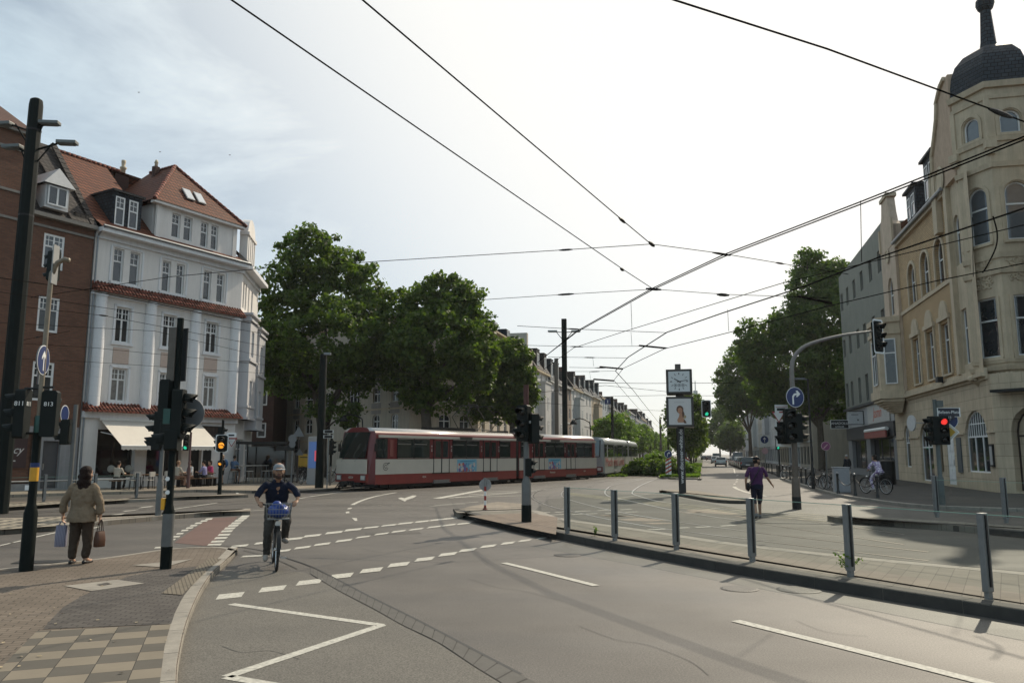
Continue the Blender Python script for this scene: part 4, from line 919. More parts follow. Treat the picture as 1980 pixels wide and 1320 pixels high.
# ---------------------------------------------------------------- grey house with shops
S2 = 3.14                                        # measured S starts 3.14 m along the street line
gh = thing('grey_house', 'plain grey green rendered house with shops, between the tall tree and the ornate corner house', 'building', ST(13, 75+S2, .12), R(90-193.6))
W_ = 75-56.35; X = lambda s: 75-s
ops = [(X(s)-.55, z, X(s)+.55, z+h) for z, h, ss in ((14.95,1.6,(57.9,61.1,64.6,67.9,71.1,74)),(10.6,1.6,(57.9,61.1,64.6,67.5,71.1,74)),(6.0,2.15,(58.2,61.8,65,68.1,71.6,73.9))) for s in ss]
mb = MB(); wall(mb, 0, W_, 5.75, 18.3, ops, .22); mb.box(.02,.3,5.75,W_-.02,14,18.25); mb.quad((0,0,5.7),(0,14,5.7),(0,14,18.3),(0,0,18.3)); mb.quad((W_,0,5.7),(W_,14,5.7),(W_,14,18.3),(W_,0,18.3))
mb.build('wall', mat('render_grey_green', (.21,.213,.18), .88, var=.12, scale=.7), gh)
for o in ops: window(gh, T(((o[0]+o[2])/2,.14,o[1])), 1.1, o[3]-o[1], cols=1 if o[1] > 9 else 2, trans=0, frame=mat('frame_grey', (.16,.16,.15), .5), pane=PANE)
mb = MB(); so_ = [(X(73.2),.5,X(66.8),2.95),(X(65.2),.12,X(57.2),2.95)]
wall(mb, 0, W_, 0, 3.0, so_, .35); mb.box(.02,.5,0,W_-.02,14,5.7); mb.quad((0,0,0),(0,14,0),(0,14,5.7),(0,0,5.7)); mb.build('shop_front', mat('shop_grey', (.20,.20,.205), .7, var=.1), gh)
mb = MB().box(0,-.12,3.0,W_,.4,4.05); mb.box(-.05,-.3,5.6,W_,.3,5.8); mb.build('canopy', mat('anthracite', (.035,.036,.04), .6, var=.1), gh)
MB().box(0,-.03,4.05,W_,.45,5.6).build('fascia', mat('fascia_pale', (.36,.36,.365), .7, var=.06), gh)
for o in so_: window(gh, T(((o[0]+o[2])/2,.28,o[1])), o[2]-o[0], o[3]-o[1], cols=3, trans=0, frame=mat('anthracite'if 0 else 'frame_dark', (.03,.03,.033), .5), pane=SHOP_DARK, name='shop_window')
ss = MB().box(X(65),-.12,4.1,X(57.4),-.04,5.5).build('shop_sign', mat('sign_pale', (.45,.44,.42), .6), gh)
lettering('Jasmin', 1.15, T((X(61.4),-.125,4.85)) @ RX, mat('sign_orange_red', (.52,.10,.05), .5), ss, shear=.35)
ra = MB().cyl((X(65),-.35,3.55),(X(57.4),-.35,3.55),.14).build('rolled_awning', WHITE, gh); MB().box(X(65),-.45,2.95,X(57.4),-.36,3.45).build('valance', mat('awning_red', (.26,.07,.055), .8), ra)
sgn = MB().box(X(78.4),-1.6,3.75,X(78.5),-.3,4.95).build('projecting_sign', BLACK, gh)
# hanging signs sit at right angles to the wall and face the camera
t_ = MB().box(X(73.3),-1.7,4.05,X(73.2),-.2,4.78); sgn.data = t_.mesh('projecting_sign', BLACK); sgn.parent = gh
fr_ = MB()
for a in ((-1.73,4.02,-.17,4.06),(-1.73,4.77,-.17,4.81),(-1.73,4.02,-1.69,4.81),(-.21,4.02,-.17,4.81)): fr_.box(X(73.3)+.02,a[0],a[1],X(73.2)+.03,a[2],a[3])
fr_.box(X(73.3)+.02,-.2,4.4,X(73.2),0,4.46); fr_.build('sign_frame', WHITE, sgn)
ROTX = Matrix.Rotation(math.pi/2,4,'Z') @ RX     # lettering facing +x
lettering('ANADOLU', .30, T((X(73.2)+.008,-.95,4.50)) @ ROTX, WHITE, sgn); lettering('JUWELIER', .17, T((X(73.2)+.008,-.95,4.2)) @ ROTX, WHITE, sgn)
s2_ = MB().box(X(67.1),-1.25,4.2,X(66.95),-.1,5.25).build('light_box_sign', mat('light_box', (.5,.5,.5), .5), gh)
MB().box(X(67.15),-.1,4.15,X(66.9),-.04,5.3).box(X(67.15),-1.27,5.25,X(66.9),-.04,5.3).box(X(67.15),-1.27,4.15,X(66.9),-.04,4.2).build('sign_frame', BLACK, s2_)
MB().box(X(66.95)-.001,-1.0,4.95,X(66.95)+.012,-.45,5.02).lathe([(.08,0),(.08,.012)], 12, (X(66.95),-.5,4.55), axis='X').build('emblem', mat('sign_grey_text', (.12,.12,.12), .6), s2_)

# ---------------------------------------------------------------- ornate corner house with the turret
S0c = 56.3; ob_ = thing('corner_house', 'ornate yellow brick and sandstone corner house with a slate domed turret', 'building', ST(13, S0c+S2, .12), R(90-193.6))
X = lambda s: S0c - s
E_ = X(37.2)
mb = MB()
o3 = [(X(s)-.8, 11.05, X(s)+.8, 13.5, .8) for s in (49.3,46.3,43.4)]; o2 = [(X(s)-.75, 6.05, X(s)+.75, 8.8) for s in (49.4,46.3,43.4)]
wall(mb, X(52.3), X(40.9), 5.75, 15.6, o3+o2, .25); mb.build('wall', BRICK_Y, ob_)
mb = MB(); og = [(X(54.1),.9,X(52.7),3.6,.7),(X(50.2),.15,X(47.5),3.6,1.1),(X(44.9),.1,X(43.5),2.85),(X(41.5),.85,X(38.2),3.85,1.3)]
wall(mb, 0, E_, 0, 5.4, og, .2)
MCH = T((E_,0,0)) @ Matrix.Rotation(R(45), 4, 'Z'); wall(mb, 0, 3.6, 0, 5.4, [(.7,.1,2.9,3.9,1.1)], .6, M=MCH)
MO = T(MCH @ Vector((3.6,0,0))) @ Matrix.Rotation(R(90), 4, 'Z'); wall(mb, 0, 24, 0, 15.6, [], .3, M=MO)
p1 = MCH @ Vector((3.6,0,0)); mb.prism([(0.02,.55),(E_-.2,.55),(p1.x-.6,p1.y+.2),(p1.x-.4,24),(.02,24)], 0, 5.4)
mb.build('stone_base', STONE_ASH, ob_)
mb = MB(); mb.prism([(.02,.4),(X(39.5),.4),(X(39.5)+4,5),(X(39.5)+4,24),(.02,24)], 5.4, 15.5); mb.quad((0,0,5.4),(0,14,5.4),(0,14,18),(0,0,18)); mb.build('core', STONE_B, ob_)
mb = MB()
for z, h, p in ((5.35,.18,.30),(5.53,.22,.16),(5.2,.15,.1),(10.72,.22,.08),(15.35,.25,.2)): trim(mb, 0 if z < 6 else X(52.3), E_-.3 if z < 6 else X(40.9), z, z+h, p)
for z in (2.72,): 
    for a, b in ((0,X(54.15)),(X(52.65),X(50.25)),(X(47.45),X(44.95)),(X(43.45),X(41.55)),(X(38.1),E_)): trim(mb, a, b, z, z+.12, .08)
for o in o3:        # arched hoods
    cx = (o[0]+o[2])/2; R0, R1 = .82, 1.02
    for k in range(10):
        a, b = math.pi*k/10, math.pi*(k+1)/10; q = [(cx+R0*math.cos(a), 12.7+R0*math.sin(a)), (cx+R1*math.cos(a), 12.7+R1*math.sin(a)), (cx+R1*math.cos(b), 12.7+R1*math.sin(b)), (cx+R0*math.cos(b), 12.7+R0*math.sin(b))]; mb.xz(q, -.07, .0)
    mb.box(cx-1.02,-.07,10.98,cx-.82,0,12.7); mb.box(cx+.82,-.07,10.98,cx+1.02,0,12.7)
for o in o2:
    cx = (o[0]+o[2])/2
    for a in (-.97,.77): mb.box(cx+a,-.08,6.0,cx+a+.2,0,8.95)
    mb.box(cx-1.05,-.14,8.95,cx+1.05,0,9.2); mb.xz([(cx+.75*math.cos(math.pi*k/10), 9.2+.85*math.sin(math.pi*k/10)) for k in range(11)], -.09, 0); mb.box(cx-.9,-.1,5.92,cx+.9,0,6.03)
mb.build('cornice', STONE_B, ob_)
for o in o3: window(ob_, T(((o[0]+o[2])/2,.18,o[1])), 1.6, 2.45, .8, cols=2, trans=.55, grid=(2,1))
for o in o2: window(ob_, T(((o[0]+o[2])/2,.18,o[1])), 1.5, 2.75, cols=2, trans=.68, grid=(2,1))
for i, o in enumerate(og):
    if i == 2: continue
    window(ob_, T(((o[0]+o[2])/2,.12,o[1])), o[2]-o[0], o[3]-o[1], o[4], cols=(1,2,0,3)[i], trans=.58, grid=((3,1),(4,1),(0,0),(10,2))[i], pane=PANE, bar=.05)
dd = MB().box(X(44.88),.06,.12,X(43.52),.14,2.8); [dd.box(X(44.7)+i*.55,.03,.4+j*.75,X(44.25)+i*.55,.06,.95+j*.75) for i in range(2) for j in range(3)]; dd = dd.build('door', FRAME, ob_); MB().box(X(43.75),.0,1.15,X(43.7),.03,1.45).build('handle', CHROME, dd)
window(ob_, MCH @ T((1.8,.5,.12)), 2.2, 3.75, 1.1, cols=2, trans=.65, grid=(4,1), frame=DARK_WOOD, name='entrance')
MB().box(X(42.9),-.06,.8,X(42.2),0,2.6).build('notice_board', mat('board_slate', (.07,.085,.095), .5), ob_)
MB().box(X(46.6),-.06,.8,X(45.6),0,2.7).build('menu_board', mat('board_wood', (.10,.075,.04), .6), ob_)
mb_ = MB().box(X(37.95),-.08,1.15,X(37.5),0,2.2).build('display_case', BLACK, ob_); MB().box(X(37.88),-.09,1.25,X(37.57),-.08,2.1).build('pane', mat('paper_grey', (.4,.4,.4), .4), mb_)
mb = MB(); mb.box(.3,-.75,4.5,3.6,-.05,4.62); mb.xform(MCH); mb.build('canopy', BLACK, ob_)
mb = MB().ell((X(45.6),-.15,4.55),.16,.16,.12).box(X(45.78),-.28,4.1,X(45.42),0,4.45); mb.build('alarm_box', mat('alarm_grey', (.35,.33,.3), .5), ob_); MB().ell((X(45.6),-.2,4.62),.15,.12,.2).build('alarm_light', mat('alarm_red', (.3,.03,.02), .3), ob_, True)
MB().lathe([(.48,0),(.48,.08)], 24, axis='Y').xform(T((X(48.9),-.75,3.6)) @ Matrix.Rotation(R(15),4,'Z')).cyl((X(48.9),-.7,3.6),(X(48.9),0,3.6),.03).build('satellite_dish', mat('dish_grey', (.55,.55,.55), .5), ob_)
# left gable bay with its oriel
mb = MB(); wall(mb, 0, X(52.3), 5.75, 17.2, [(X(54.9),11.1,X(53.5),13.7,.7)], .25, M=T((0,-.18,0)))
mb.xz([(0,15.7),(X(52.3),15.7),(X(52.3),17.0),(X(52.9),17.4),(X(53.2),18.1),(X(53.5),19.3),(X(55.1),19.3),(X(55.4),18.3),(X(55.9),17.7),(0,17.0)], -.2, .3)
mb.quad((X(52.3),-.18,5.7),(X(52.3),0,5.7),(X(52.3),0,17),(X(52.3),-.18,17)); mb.build('gable_bay', mat('stone_pinkish', (.50,.39,.29), .85, var=.14, scale=2), ob_)
window(ob_, T((X(54.2),-.02,11.1)), 1.4, 2.6, .7, cols=2, trans=.55, grid=(2,1))
mb = MB(); mb.box(X(55.3),-.3,19.25,X(53.3),.4,19.5); mb.lathe([(.5,-.26),(.42,-.3),(.36,-.2)], 18, (X(54.2),0,15.2), axis='Y'); [mb.box(x,-.3,15.9,x+.28,-.18,17.5) for x in (.05,X(52.65))]; mb.build('gable_trim', STONE_B, ob_)
pl_ = [(.1,0),(.75,-1.25),(X(52.9),-1.25),(X(52.35),0)]
mb = MB(); mb.prism([(x, y-.2) for x, y in pl_], 5.9, 10.4); mb.prism([(x*1.0+(-.12 if x < 2 else .12), y*1.1-.2) for x, y in pl_], 5.35, 5.9); mb.prism([(x+(-.1 if x < 2 else .1), y*1.08-.2) for x, y in pl_], 9.6, 9.85); mb.prism([(x+(-.12 if x < 2 else .12), y*1.1-.2) for x, y in pl_], 10.4, 10.75)
for k in range(6): mb.prism([(x+(.16*k if x < 2 else -.16*k), y*(1-.13*k)-.2) for x, y in pl_], 5.3-.14*(k+1), 5.32-.14*k)
orl = mb.build('oriel', STONE_B, ob_)
def edge_M(a, b): 
    a, b = Vector((a[0],a[1],0)), Vector((b[0],b[1],0)); d = (b-a).normalized(); return T(a) @ Matrix.Rotation(math.atan2(d.y, d.x), 4, 'Z'), (b-a).length
for a, b, w_ in ((pl_[1],pl_[2],1.25),(pl_[2],pl_[3],.75),(pl_[0],pl_[1],.75)):
    M_, L_ = edge_M((a[0],a[1]-.2),(b[0],b[1]-.2)); window(orl, M_ @ T((L_/2,-.07,6.3)), w_, 3.0, cols=2 if w_ > 1 else 1, trans=.68, grid=(1,1))
# main roof, gutter, dormers
mb = MB().add([(X(52.3),-.25,15.62),(X(41),-.25,15.62),(X(41),4.2,19.8),(X(52.3),4.2,19.8),(X(41),12,19.8),(X(52.3),12,19.8)], [(0,1,2,3),(3,2,4,5)]); mb.quad((0,.3,17),(X(52.3),.3,17),(X(52.3),4.2,19.8),(0,4.2,19.8)); mb.build('roof', TILE_RED, ob_)
mb = MB().prism([(X(38)+2,5),(X(38)+11,8),(X(38)+9,24),(X(38)+2,24)], 15.4, 20.0); mb.build('rear_roof', TILE_RED, ob_)
MB().tube([(X(52.2),-.32,15.62),(X(41),-.32,15.62)], .11, 8).build('gutter', ZINC, ob_)
for s, z1 in ((49.4,18.3),(45.2,18.9)):
    dm = MB().box(X(s)-1.1,.3,16.2,X(s)+1.1,4,z1).box(X(s)-1.25,.1,z1,X(s)+1.25,4.2,z1+.14).build('dormer', SLATE, ob_)
    for q_ in (-.52,.52): window(dm, T((X(s)+q_,.25,16.5)), .8, z1-16.9, cols=1, trans=.6, grid=(2,1))
MB().cyl((X(44.2),1.5,18.8),(X(44.2),1.5,21.0),.03).cyl((X(44.2)-.5,1.5,20.7),(X(44.2)+.4,1.5,20.9),.02).build('roof_antenna', GREY_STEEL, ob_)
# big curved gable beside the turret
gp = [(X(43.1),15.6),(X(43.0),16.6),(X(42.8),17.0),(X(42.45),17.1),(X(42.4),17.9),(X(41.7),18.7),(X(41.1),19.5),(X(40.85),20.2),(X(40.95),20.3),(X(40.0),20.9),(X(39.4),21.0),(X(38.95),21.0),(X(38.95),15.6)]
mb = MB().xz(gp, -.22, .35); wall(mb, X(43.1), X(37), 5.75, 15.7, [], .2, M=T((0,-.18,0))) if 0 else None
mb.build('gable', mat('gable_pink_brick', (.44,.32,.225), .85, var=.12, scale=3), ob_)
mb = MB()
P_ = [(x,-.26,z) for x, z in gp[:11]]; mb.tube(P_, .13, 6); mb.box(X(43.0),-.3,13.6,X(42.3),0,16.9); mb.box(X(41.2),-.24,5.75,X(40.75),0,15.6)
mb.lathe([(.75,-.28),(.62,-.34),(.55,-.24)], 18, (X(41.4),0,16.2), axis='Y')
mb.build('gable_trim', STONE_B, ob_)
wall(MB(), 0, 1, 0, 1)
mb = MB(); wall(mb, X(40.9), X(38.0), 5.4, 15.6, [(X(40.7)+.1,11.3,X(40.7)+.95,13.9,.42),(X(40.7)+.1,6.2,X(40.7)+.95,9.0)], .2); mb.build('stone_strip', STONE_B, ob_)
for z, h, ar in ((11.3,2.6,.42),(6.2,2.8,0)): window(ob_, T((X(40.7)+.525,.14,z)), .85, h, ar, cols=1, trans=.66, grid=(1,1))
# six sided turret on the corner
SIDE = 1.95; RO = SIDE; AP = RO*math.cos(R(30))
A_ = Vector((X(38.9), -.15, 0)); n1 = Vector((math.sin(R(31)), -math.cos(R(31)), 0))
t1 = Vector((-n1.y, n1.x, 0)); TC = A_ + t1*SIDE/2 - n1*AP
angA = math.atan2(A_.y-TC.y, A_.x-TC.x)
def octa(r, z): return [(TC.x + r*math.cos(angA+R(60)*k), TC.y + r*math.sin(angA+R(60)*k), z) for k in range(6)]
tw = MB(); tops = []
def facet(k, r=RO):
    o = octa(r, 0); return edge_M(o[k][:2], o[(k+1)%6][:2])
WZ = ((6.25,2.85,0,1.1),(11.75,2.8,.55,1.08),(17.0,1.15,.42,.9))
for k in range(6):
    M_, L_ = facet(k)
    ops = [((L_-w_)/2, z, (L_+w_)/2, z+h) + ((ar,) if ar else ()) for z, h, ar, w_ in WZ] if k in (0,1,2,5) else []
    wall(tw, 0, L_, 5.2, 19.55, ops, .2, M=M_)
tw = tw.build('turret', STONE_B, ob_)
for k in (0,1,2,5):
    M_, L_ = facet(k)
    for z, h, ar, w_ in WZ: window(tw, M_ @ T((L_/2,.13,z)), w_, h, ar, cols=1, trans=.62 if z < 16 else 0, grid=(1,1), pane=PANE_SKY if z > 10 else PANE)
mb = MB()
def ring(mb, r0, z0, r1, z1):
    a, b = octa(r0, z0), octa(r1, z1); mb.add(a+b, [(i,(i+1)%6,6+(i+1)%6,6+i) for i in range(6)]); mb.add(a, [tuple(range(6))[::-1]]); mb.add(b, [tuple(range(6))])
for z, h, p in ((5.6,.2,.22),(5.95,.18,.1),(10.15,.22,.16),(10.9,.25,.12),(15.3,.25,.16),(16.6,.22,.14),(18.75,.18,.1),(19.3,.28,.25)): ring(mb, RO+p*.7, z, RO+p, z+h)
for k in range(9):  # corbelled underside with egg and dart
    ring(mb, RO-.22*(k+1)+.15, 5.2-.16*(k+1), RO-.22*k+.2, 5.2-.16*k)
o = octa(RO+.22, 5.35)
for k in (0,1,2,5):
    a, b = Vector(o[k]), Vector(o[(k+1)%6])
    for j in range(9): q_ = a.lerp(b, (j+.5)/9); mb.ell(q_, .12,.12,.14, 8, 5)
# relief panels, window surrounds, little consoles
random.seed(3)
for k in (0,1,2,5):
    M_, L_ = facet(k)
    st = len(mb.v); mb.box(.5,-.03,14.98 if 0 else 10.45,.5,0,10.5) if 0 else None
    for j in range(46):
        x = random.uniform(.35,L_-.35); z = random.uniform(9.55,10.1) if 0 else random.uniform(9.62,10.9); a = random.uniform(0,3.1); r_ = random.uniform(.06,.14)
        mb.tube([(x+r_*math.cos(a+t*1.3), -.03, z*1.0+r_*math.sin(a+t*1.3)) for t in (0,.7,1.4,2.1,2.8)], [.02,.035,.04,.03,.015], 5)
    for z, h, ar, w_ in WZ:
        for sx in (-1,1): mb.box(L_/2+sx*(w_/2+.13)-.07,-.05,z-.1,L_/2+sx*(w_/2+.13)+.07,0,z+h-ar)
        mb.box(L_/2-w_/2-.2,-.1,z-.16,L_/2+w_/2+.2,0,z-.02)
        if ar:
            for t in range(8):
                a0, a1 = math.pi*t/8, math.pi*(t+1)/8; e1, e2 = w_/2+.06, w_/2+.22
                mb.xz([(L_/2+e1*math.cos(a0), z+h-ar+(ar+.06)*math.sin(a0)), (L_/2+e2*math.cos(a0), z+h-ar+(ar+.22)*math.sin(a0)), (L_/2+e2*math.cos(a1), z+h-ar+(ar+.22)*math.sin(a1)), (L_/2+e1*math.cos(a1), z+h-ar+(ar+.06)*math.sin(a1))], -.05, 0)
    mb.box(-.25,-.22,16.25,.25,.1,16.62); mb.box(-.18,-.15,15.95,.18,.1,16.25); mb.box(-.12,-.06,16.8,.12,.05,18.8)
    mb.xform(M_, st)
mb.build('turret_trim', STONE_B, tw)
mb = MB(); prof = [(RO+.16,19.5),(RO+.03,19.68),(RO-.0,20.15),(RO-.08,20.7),(RO-.28,21.25),(RO-.7,21.75),(.72,22.05),(.42,22.2),(.37,22.5),(.25,24.3)]
for (r0, z0), (r1, z1) in zip(prof, prof[1:]):
    a, b = octa(r0, z0), octa(r1, z1); mb.add(a+b, [(i,(i+1)%6,6+(i+1)%6,6+i) for i in range(6)])
mb.lathe([(.25,24.2),(.36,24.33),(.43,24.55),(.41,24.78),(.3,24.92),(.15,25.1),(.08,25.5),(.03,26.0)], 16, (TC.x,TC.y,0))
mb.build('dome', SLATE, ob_)
# floodlight on the cornice
MB().box(X(43.9),-.55,5.6,X(43.5),-.25,5.9).cyl((X(43.7),-.3,5.6),(X(43.7),-.1,5.55),.03).build('floodlight', BLACK, ob_)
# far television tower on the horizon
tv = AT(1346, 800, 900); t_ = MB().lathe([(4.2,0),(3.6,60),(3.2,62),(2.6,130),(.6,131),(.5,150)], 12, (0,0,0)).build('chimney_stack', PL[3]); t_.location = (tv.x, 900, 0)
t_.scale = (1,1,HT(1346,736,(tv.x,900))/150); tag(t_, 'slim tall chimney far away in the haze, left of the overhead signal', 'chimney')
# ================================================================ TREES AND PLANTS
BARK = mat('bark', (.075,.062,.048), .9, var=.4, scale=6, bump=.6, bscale=14)
BARK2 = mat('bark_brown', (.085,.058,.04), .9, var=.35, scale=6, bump=.6, bscale=14)
LEAF = leafmat('leaves_plane', (.032,.068,.012), (.115,.165,.036), .48)
LEAF_D = leafmat('leaves_dark', (.045,.085,.022), (.11,.165,.045), .5)
LEAF_L = leafmat('leaves_light', (.075,.14,.02), (.15,.23,.045), .45)
def leaf_mesh(name, C, N, L, m, flat=.5):
    """many leaf-sized quads: centres C, rough normals N, lengths L"""
    n = len(C); r = RNG.normal(size=(n,3)); nn = N*flat + r*.75; nn /= np.linalg.norm(nn, axis=1)[:,None]
    t = np.cross(nn, RNG.normal(size=(n,3))); t /= np.linalg.norm(t, axis=1)[:,None]; b = np.cross(nn, t)
    L = L[:,None]; fold = nn*L*.12
    V = np.stack([C - t*L*.5, C + b*L*.36 + fold + t*L*.06, C + t*L*.5, C - b*L*.36 + fold + t*L*.06], 1).reshape(-1,3)
    me = bpy.data.meshes.new(name); me.vertices.add(4*n); me.vertices.foreach_set('co', V.ravel())
    me.loops.add(4*n); me.loops.foreach_set('vertex_index', np.arange(4*n)); me.polygons.add(n)
    me.polygons.foreach_set('loop_start', np.arange(0,4*n,4)); me.polygons.foreach_set('loop_total', np.full(n,4))
    me.materials.append(m); me.update(calc_edges=True); me.validate(); return me
def crown_points(lobes, nclump, per, cr, shell=.62):
    """lobes: (centre, (rx,ry,rz)); clumps sit near lobe surfaces, leaves gather round clumps"""
    ws = np.array([l[1][0]*l[1][2] for l in lobes]); ws = ws/ws.sum(); Cs, Ns = [], []
    for (c, r), w_ in zip(lobes, ws):
        k = max(3, int(nclump*w_)); d = RNG.normal(size=(k,3)); d /= np.linalg.norm(d, axis=1)[:,None]
        q = shell + (1.13-shell)*RNG.random(k)**.75
        P = np.array(c) + d*np.array(r)*q[:,None]
        sz = cr*(.6+.8*RNG.random(k))
        g = RNG.normal(size=(k,per,3)); g = g/np.maximum(1e-6,np.linalg.norm(g,axis=2))[:,:,None]*(RNG.random((k,per,1))**.45)
        Cs.append((P[:,None,:] + g*sz[:,None,None]*np.array([1,1,.75])).reshape(-1,3)); Ns.append((g*.8 + d[:,None,:]*.5 + np.array([0,0,.45])).reshape(-1,3))
    return np.concatenate(Cs), np.concatenate(Ns)
def px_lobes(lst, Y, base, deep=.9):
    o = []
    for l in lst:
        u, v, ru, rv = l[:4]; dy = l[4] if len(l) > 4 else 0
        c = AT(u, v, Y+dy); s = (Y+dy)/F_PX; o.append((c - Vector(base), (ru*s, (ru+rv)*.5*s*deep, rv*s)))
    return o
def tree(name, label, base, lobes, nclump, per, cr, ls, m, limbs, bark=BARK, cat='tree', group=None, shell=.62):
    t = thing(name, label, cat, base, 0, group)
    C_, N_ = crown_points(lobes, nclump, per, cr, shell); L = ls*(.65+.7*RNG.random(len(C_)))
    o = bpy.data.objects.new('crown', leaf_mesh('crown', C_, N_, L, m)); COL.objects.link(o); o.parent = t
    mb = MB()
    for pts, r0, r1 in limbs:
        P = smooth_line(pts, .6); n = len(P); mb.tube(P, [r0+(r1-r0)*(i/(n-1)) for i in range(n)], 9)
    if limbs: mb.build('trunk', bark, t, True)
    return t
def limb_set(lobes, h0, r, extra=()):
    """a trunk to height h0 and limbs from there into the lobes"""
    out = [([(0,0,-.05),(.03,.02,h0*.5),(0,0,h0)], r*1.15, r*.8)]; out[0][0][0] = (0,0,-.05)
    for i, (c, rr) in enumerate(lobes):
        c = Vector(c); s = Vector((0,0,h0*(.8+.2*(i%3)/2)))
        out.append(([s, s.lerp(c,.45)+Vector((0,0,.25*(c-s).length*.3)), c, c+Vector((0,0,rr[2]*.5))], r*.5, r*.08))
    return out
Y1 = 61.; b1 = AT(618, 0, Y1); b1 = Vector((AT(622,915,Y1).x, Y1, .12))
l1 = px_lobes([(598,505,62,66,0),(570,560,66,70,-1),(640,560,78,70,1),(700,575,48,62,1.5),(556,640,54,78,-.5),(630,650,105,72,-2.5),(715,640,36,70,0),(590,712,82,46,-1),(682,712,62,40,0),(600,462,34,30,.5),(535,690,30,50,0),(660,520,40,40,2.5),(640,745,70,26,1),(560,735,45,26,0),(725,700,24,36,1.5),(518,600,14,40,0)], Y1, b1, .66)
lim = [([(0,0,-.1),(-.1,0,1.6),(-.05,0,3.1)], .42, .36), ([(-.05,0,3.0),(-.5,0,5.2),(-1.1,.1,7.4),(-1.6,0,10)], .34, .1), ([(-.0,0,3.0),(.5,0,4.6),(1.1,.1,6.4),(1.8,.3,9.5)], .3, .08), ([(-.6,0,5.6),(-1.4,-.8,7),(-2.3,-1,9)], .16, .05), ([(.7,0,5.2),(1.9,-.9,7),(2.6,-1,9)], .15, .05), ([(0,0,3.0),(.7,-.3,3.6),(1.3,-.4,3.9)], .09, .03), ([(-.5,0,5.2),(-.1,.3,8.5),(-.3,.2,12)], .2, .05)]
lim = [([tuple(1.15*c for c in q) for q in p_], r0*1.1, r1*1.1) for p_, r0, r1 in lim]
t1 = tree('plane_tree', 'tall broad plane tree behind the dark green pole, tallest crown left of the tram', b1, l1 + px_lobes([(632,792,30,16,-1),(655,808,32,24,-1.3),(672,790,22,12,-1.2)], Y1, b1), 800, 46, .68, .32, LEAF, lim, shell=.72)
Y2 = 60.; b2 = Vector((G(822,918,.12).x, Y2, .12)); b2.x = AT(822,870,Y2).x
l2 = px_lobes([(848,592,62,52,0),(900,605,40,52,0),(850,545,22,22,0),(808,600,40,42,0),(765,615,34,52,1),(850,665,88,62,-2),(785,690,56,50,-1),(922,660,38,55,0),(880,725,66,44,-.5),(800,742,48,30,0),(842,772,56,22,0),(880,560,26,24,0),(930,700,30,40,0)], Y2, b2)
lim2 = [([(0,0,-.1),(.1,0,3),(-.05,0,5.5)], .46, .36), ([(0,0,5.0),(.8,0,6.8),(1.6,.2,9.5)], .26, .07), ([(0,0,5.2),(-.9,0,7),(-1.8,.2,9)], .24, .07), ([(0,0,5.4),(.1,.1,8.5),(.6,0,12)], .25, .06), ([(0,0,5.2),(1.4,-.6,6.2),(3,-.8,7.4)], .18, .05), ([(0,0,5.1),(-1.0,-.5,5.9),(-2.2,-.5,6.6)], .16, .05)]
tree('plane_tree', 'plane tree with one bare crooked trunk standing behind the roof of the red tram', b2, l2, 680, 46, .62, .31, LEAF, lim2, shell=.72)
Y3 = 66.; b3 = Vector((AT(990,870,Y3).x, Y3, .12))
l3 = px_lobes([(988,685,30,30,0),(955,700,38,40,0),(1012,712,24,34,0),(985,745,42,32,0),(950,765,36,30,-.5),(1005,795,24,26,0),(965,800,26,16,-.5),(1012,760,22,36,0),(920,800,28,10,-.5),(1030,760,12,18,0)], Y3, b3)
tree('plane_tree', 'smaller plane tree with a low fringe of branches above the rear of the red tram', b3, l3, 420, 42, .55, .30, LEAF, limb_set(l3, 5, .26))
YR = 84.; bR = Vector((AT(1588,870,YR).x, YR, .12))
lR = px_lobes([(1572,555,46,50,0),(1600,530,34,30,0),(1592,615,56,62,-1),(1536,632,44,44,0),(1500,640,26,26,0),(1452,648,26,30,0),(1530,700,64,44,-1),(1605,700,52,66,0),(1476,690,42,28,0),(1555,762,56,28,0),(1620,560,34,50,1),(1560,500,24,16,0),(1630,520,20,16,1),(1460,715,26,18,0),(1495,745,46,36,1),(1530,780,50,34,1),(1620,770,34,50,2),(1440,680,24,24,0)], YR, bR)
tree('street_tree', 'tall dark tree on the right pavement leaning against the grey green house', bR, lR, 1250, 46, .75, .36, LEAF_D, limb_set(lR, 5.5, .36))
YQ = 128.; bQ = Vector((AT(1451,870,YQ).x, YQ, .12))
lQ = px_lobes([(1432,722,36,32,0),(1402,738,18,26,0),(1465,738,36,34,0),(1428,692,22,20,0),(1412,770,26,20,0),(1470,780,32,22,0),(1440,760,34,30,-1),(1420,800,16,12,0)], YQ, bQ)
tree('street_tree', 'mid sized tree with a slim bare trunk before the houses on the right', bQ, lQ, 420, 40, .95, .46, LEAF_D, limb_set(lQ, 5.5, .3, ), BARK2)
for i, (u, v, Y, s, lab) in enumerate(((1392,822,215,1.,'hazy round tree far down the right side of the street'),(1412,842,190,.72,'low hazy tree in front of the far round one on the right side'))):
    b = Vector((AT(u,870,Y).x, Y, .12)); l = px_lobes([(u,v,26*s,28*s,0),(u-16*s,v+16*s,14*s,18*s,0),(u+14*s,v+14*s,16*s,22*s,0),(u+4*s,v-22*s,14*s,14*s,0)], Y, b)
    tree('street_tree', lab, b, l, 150, 40, 1.3, .7, LEAF_D, limb_set(l, 3.2, .25))
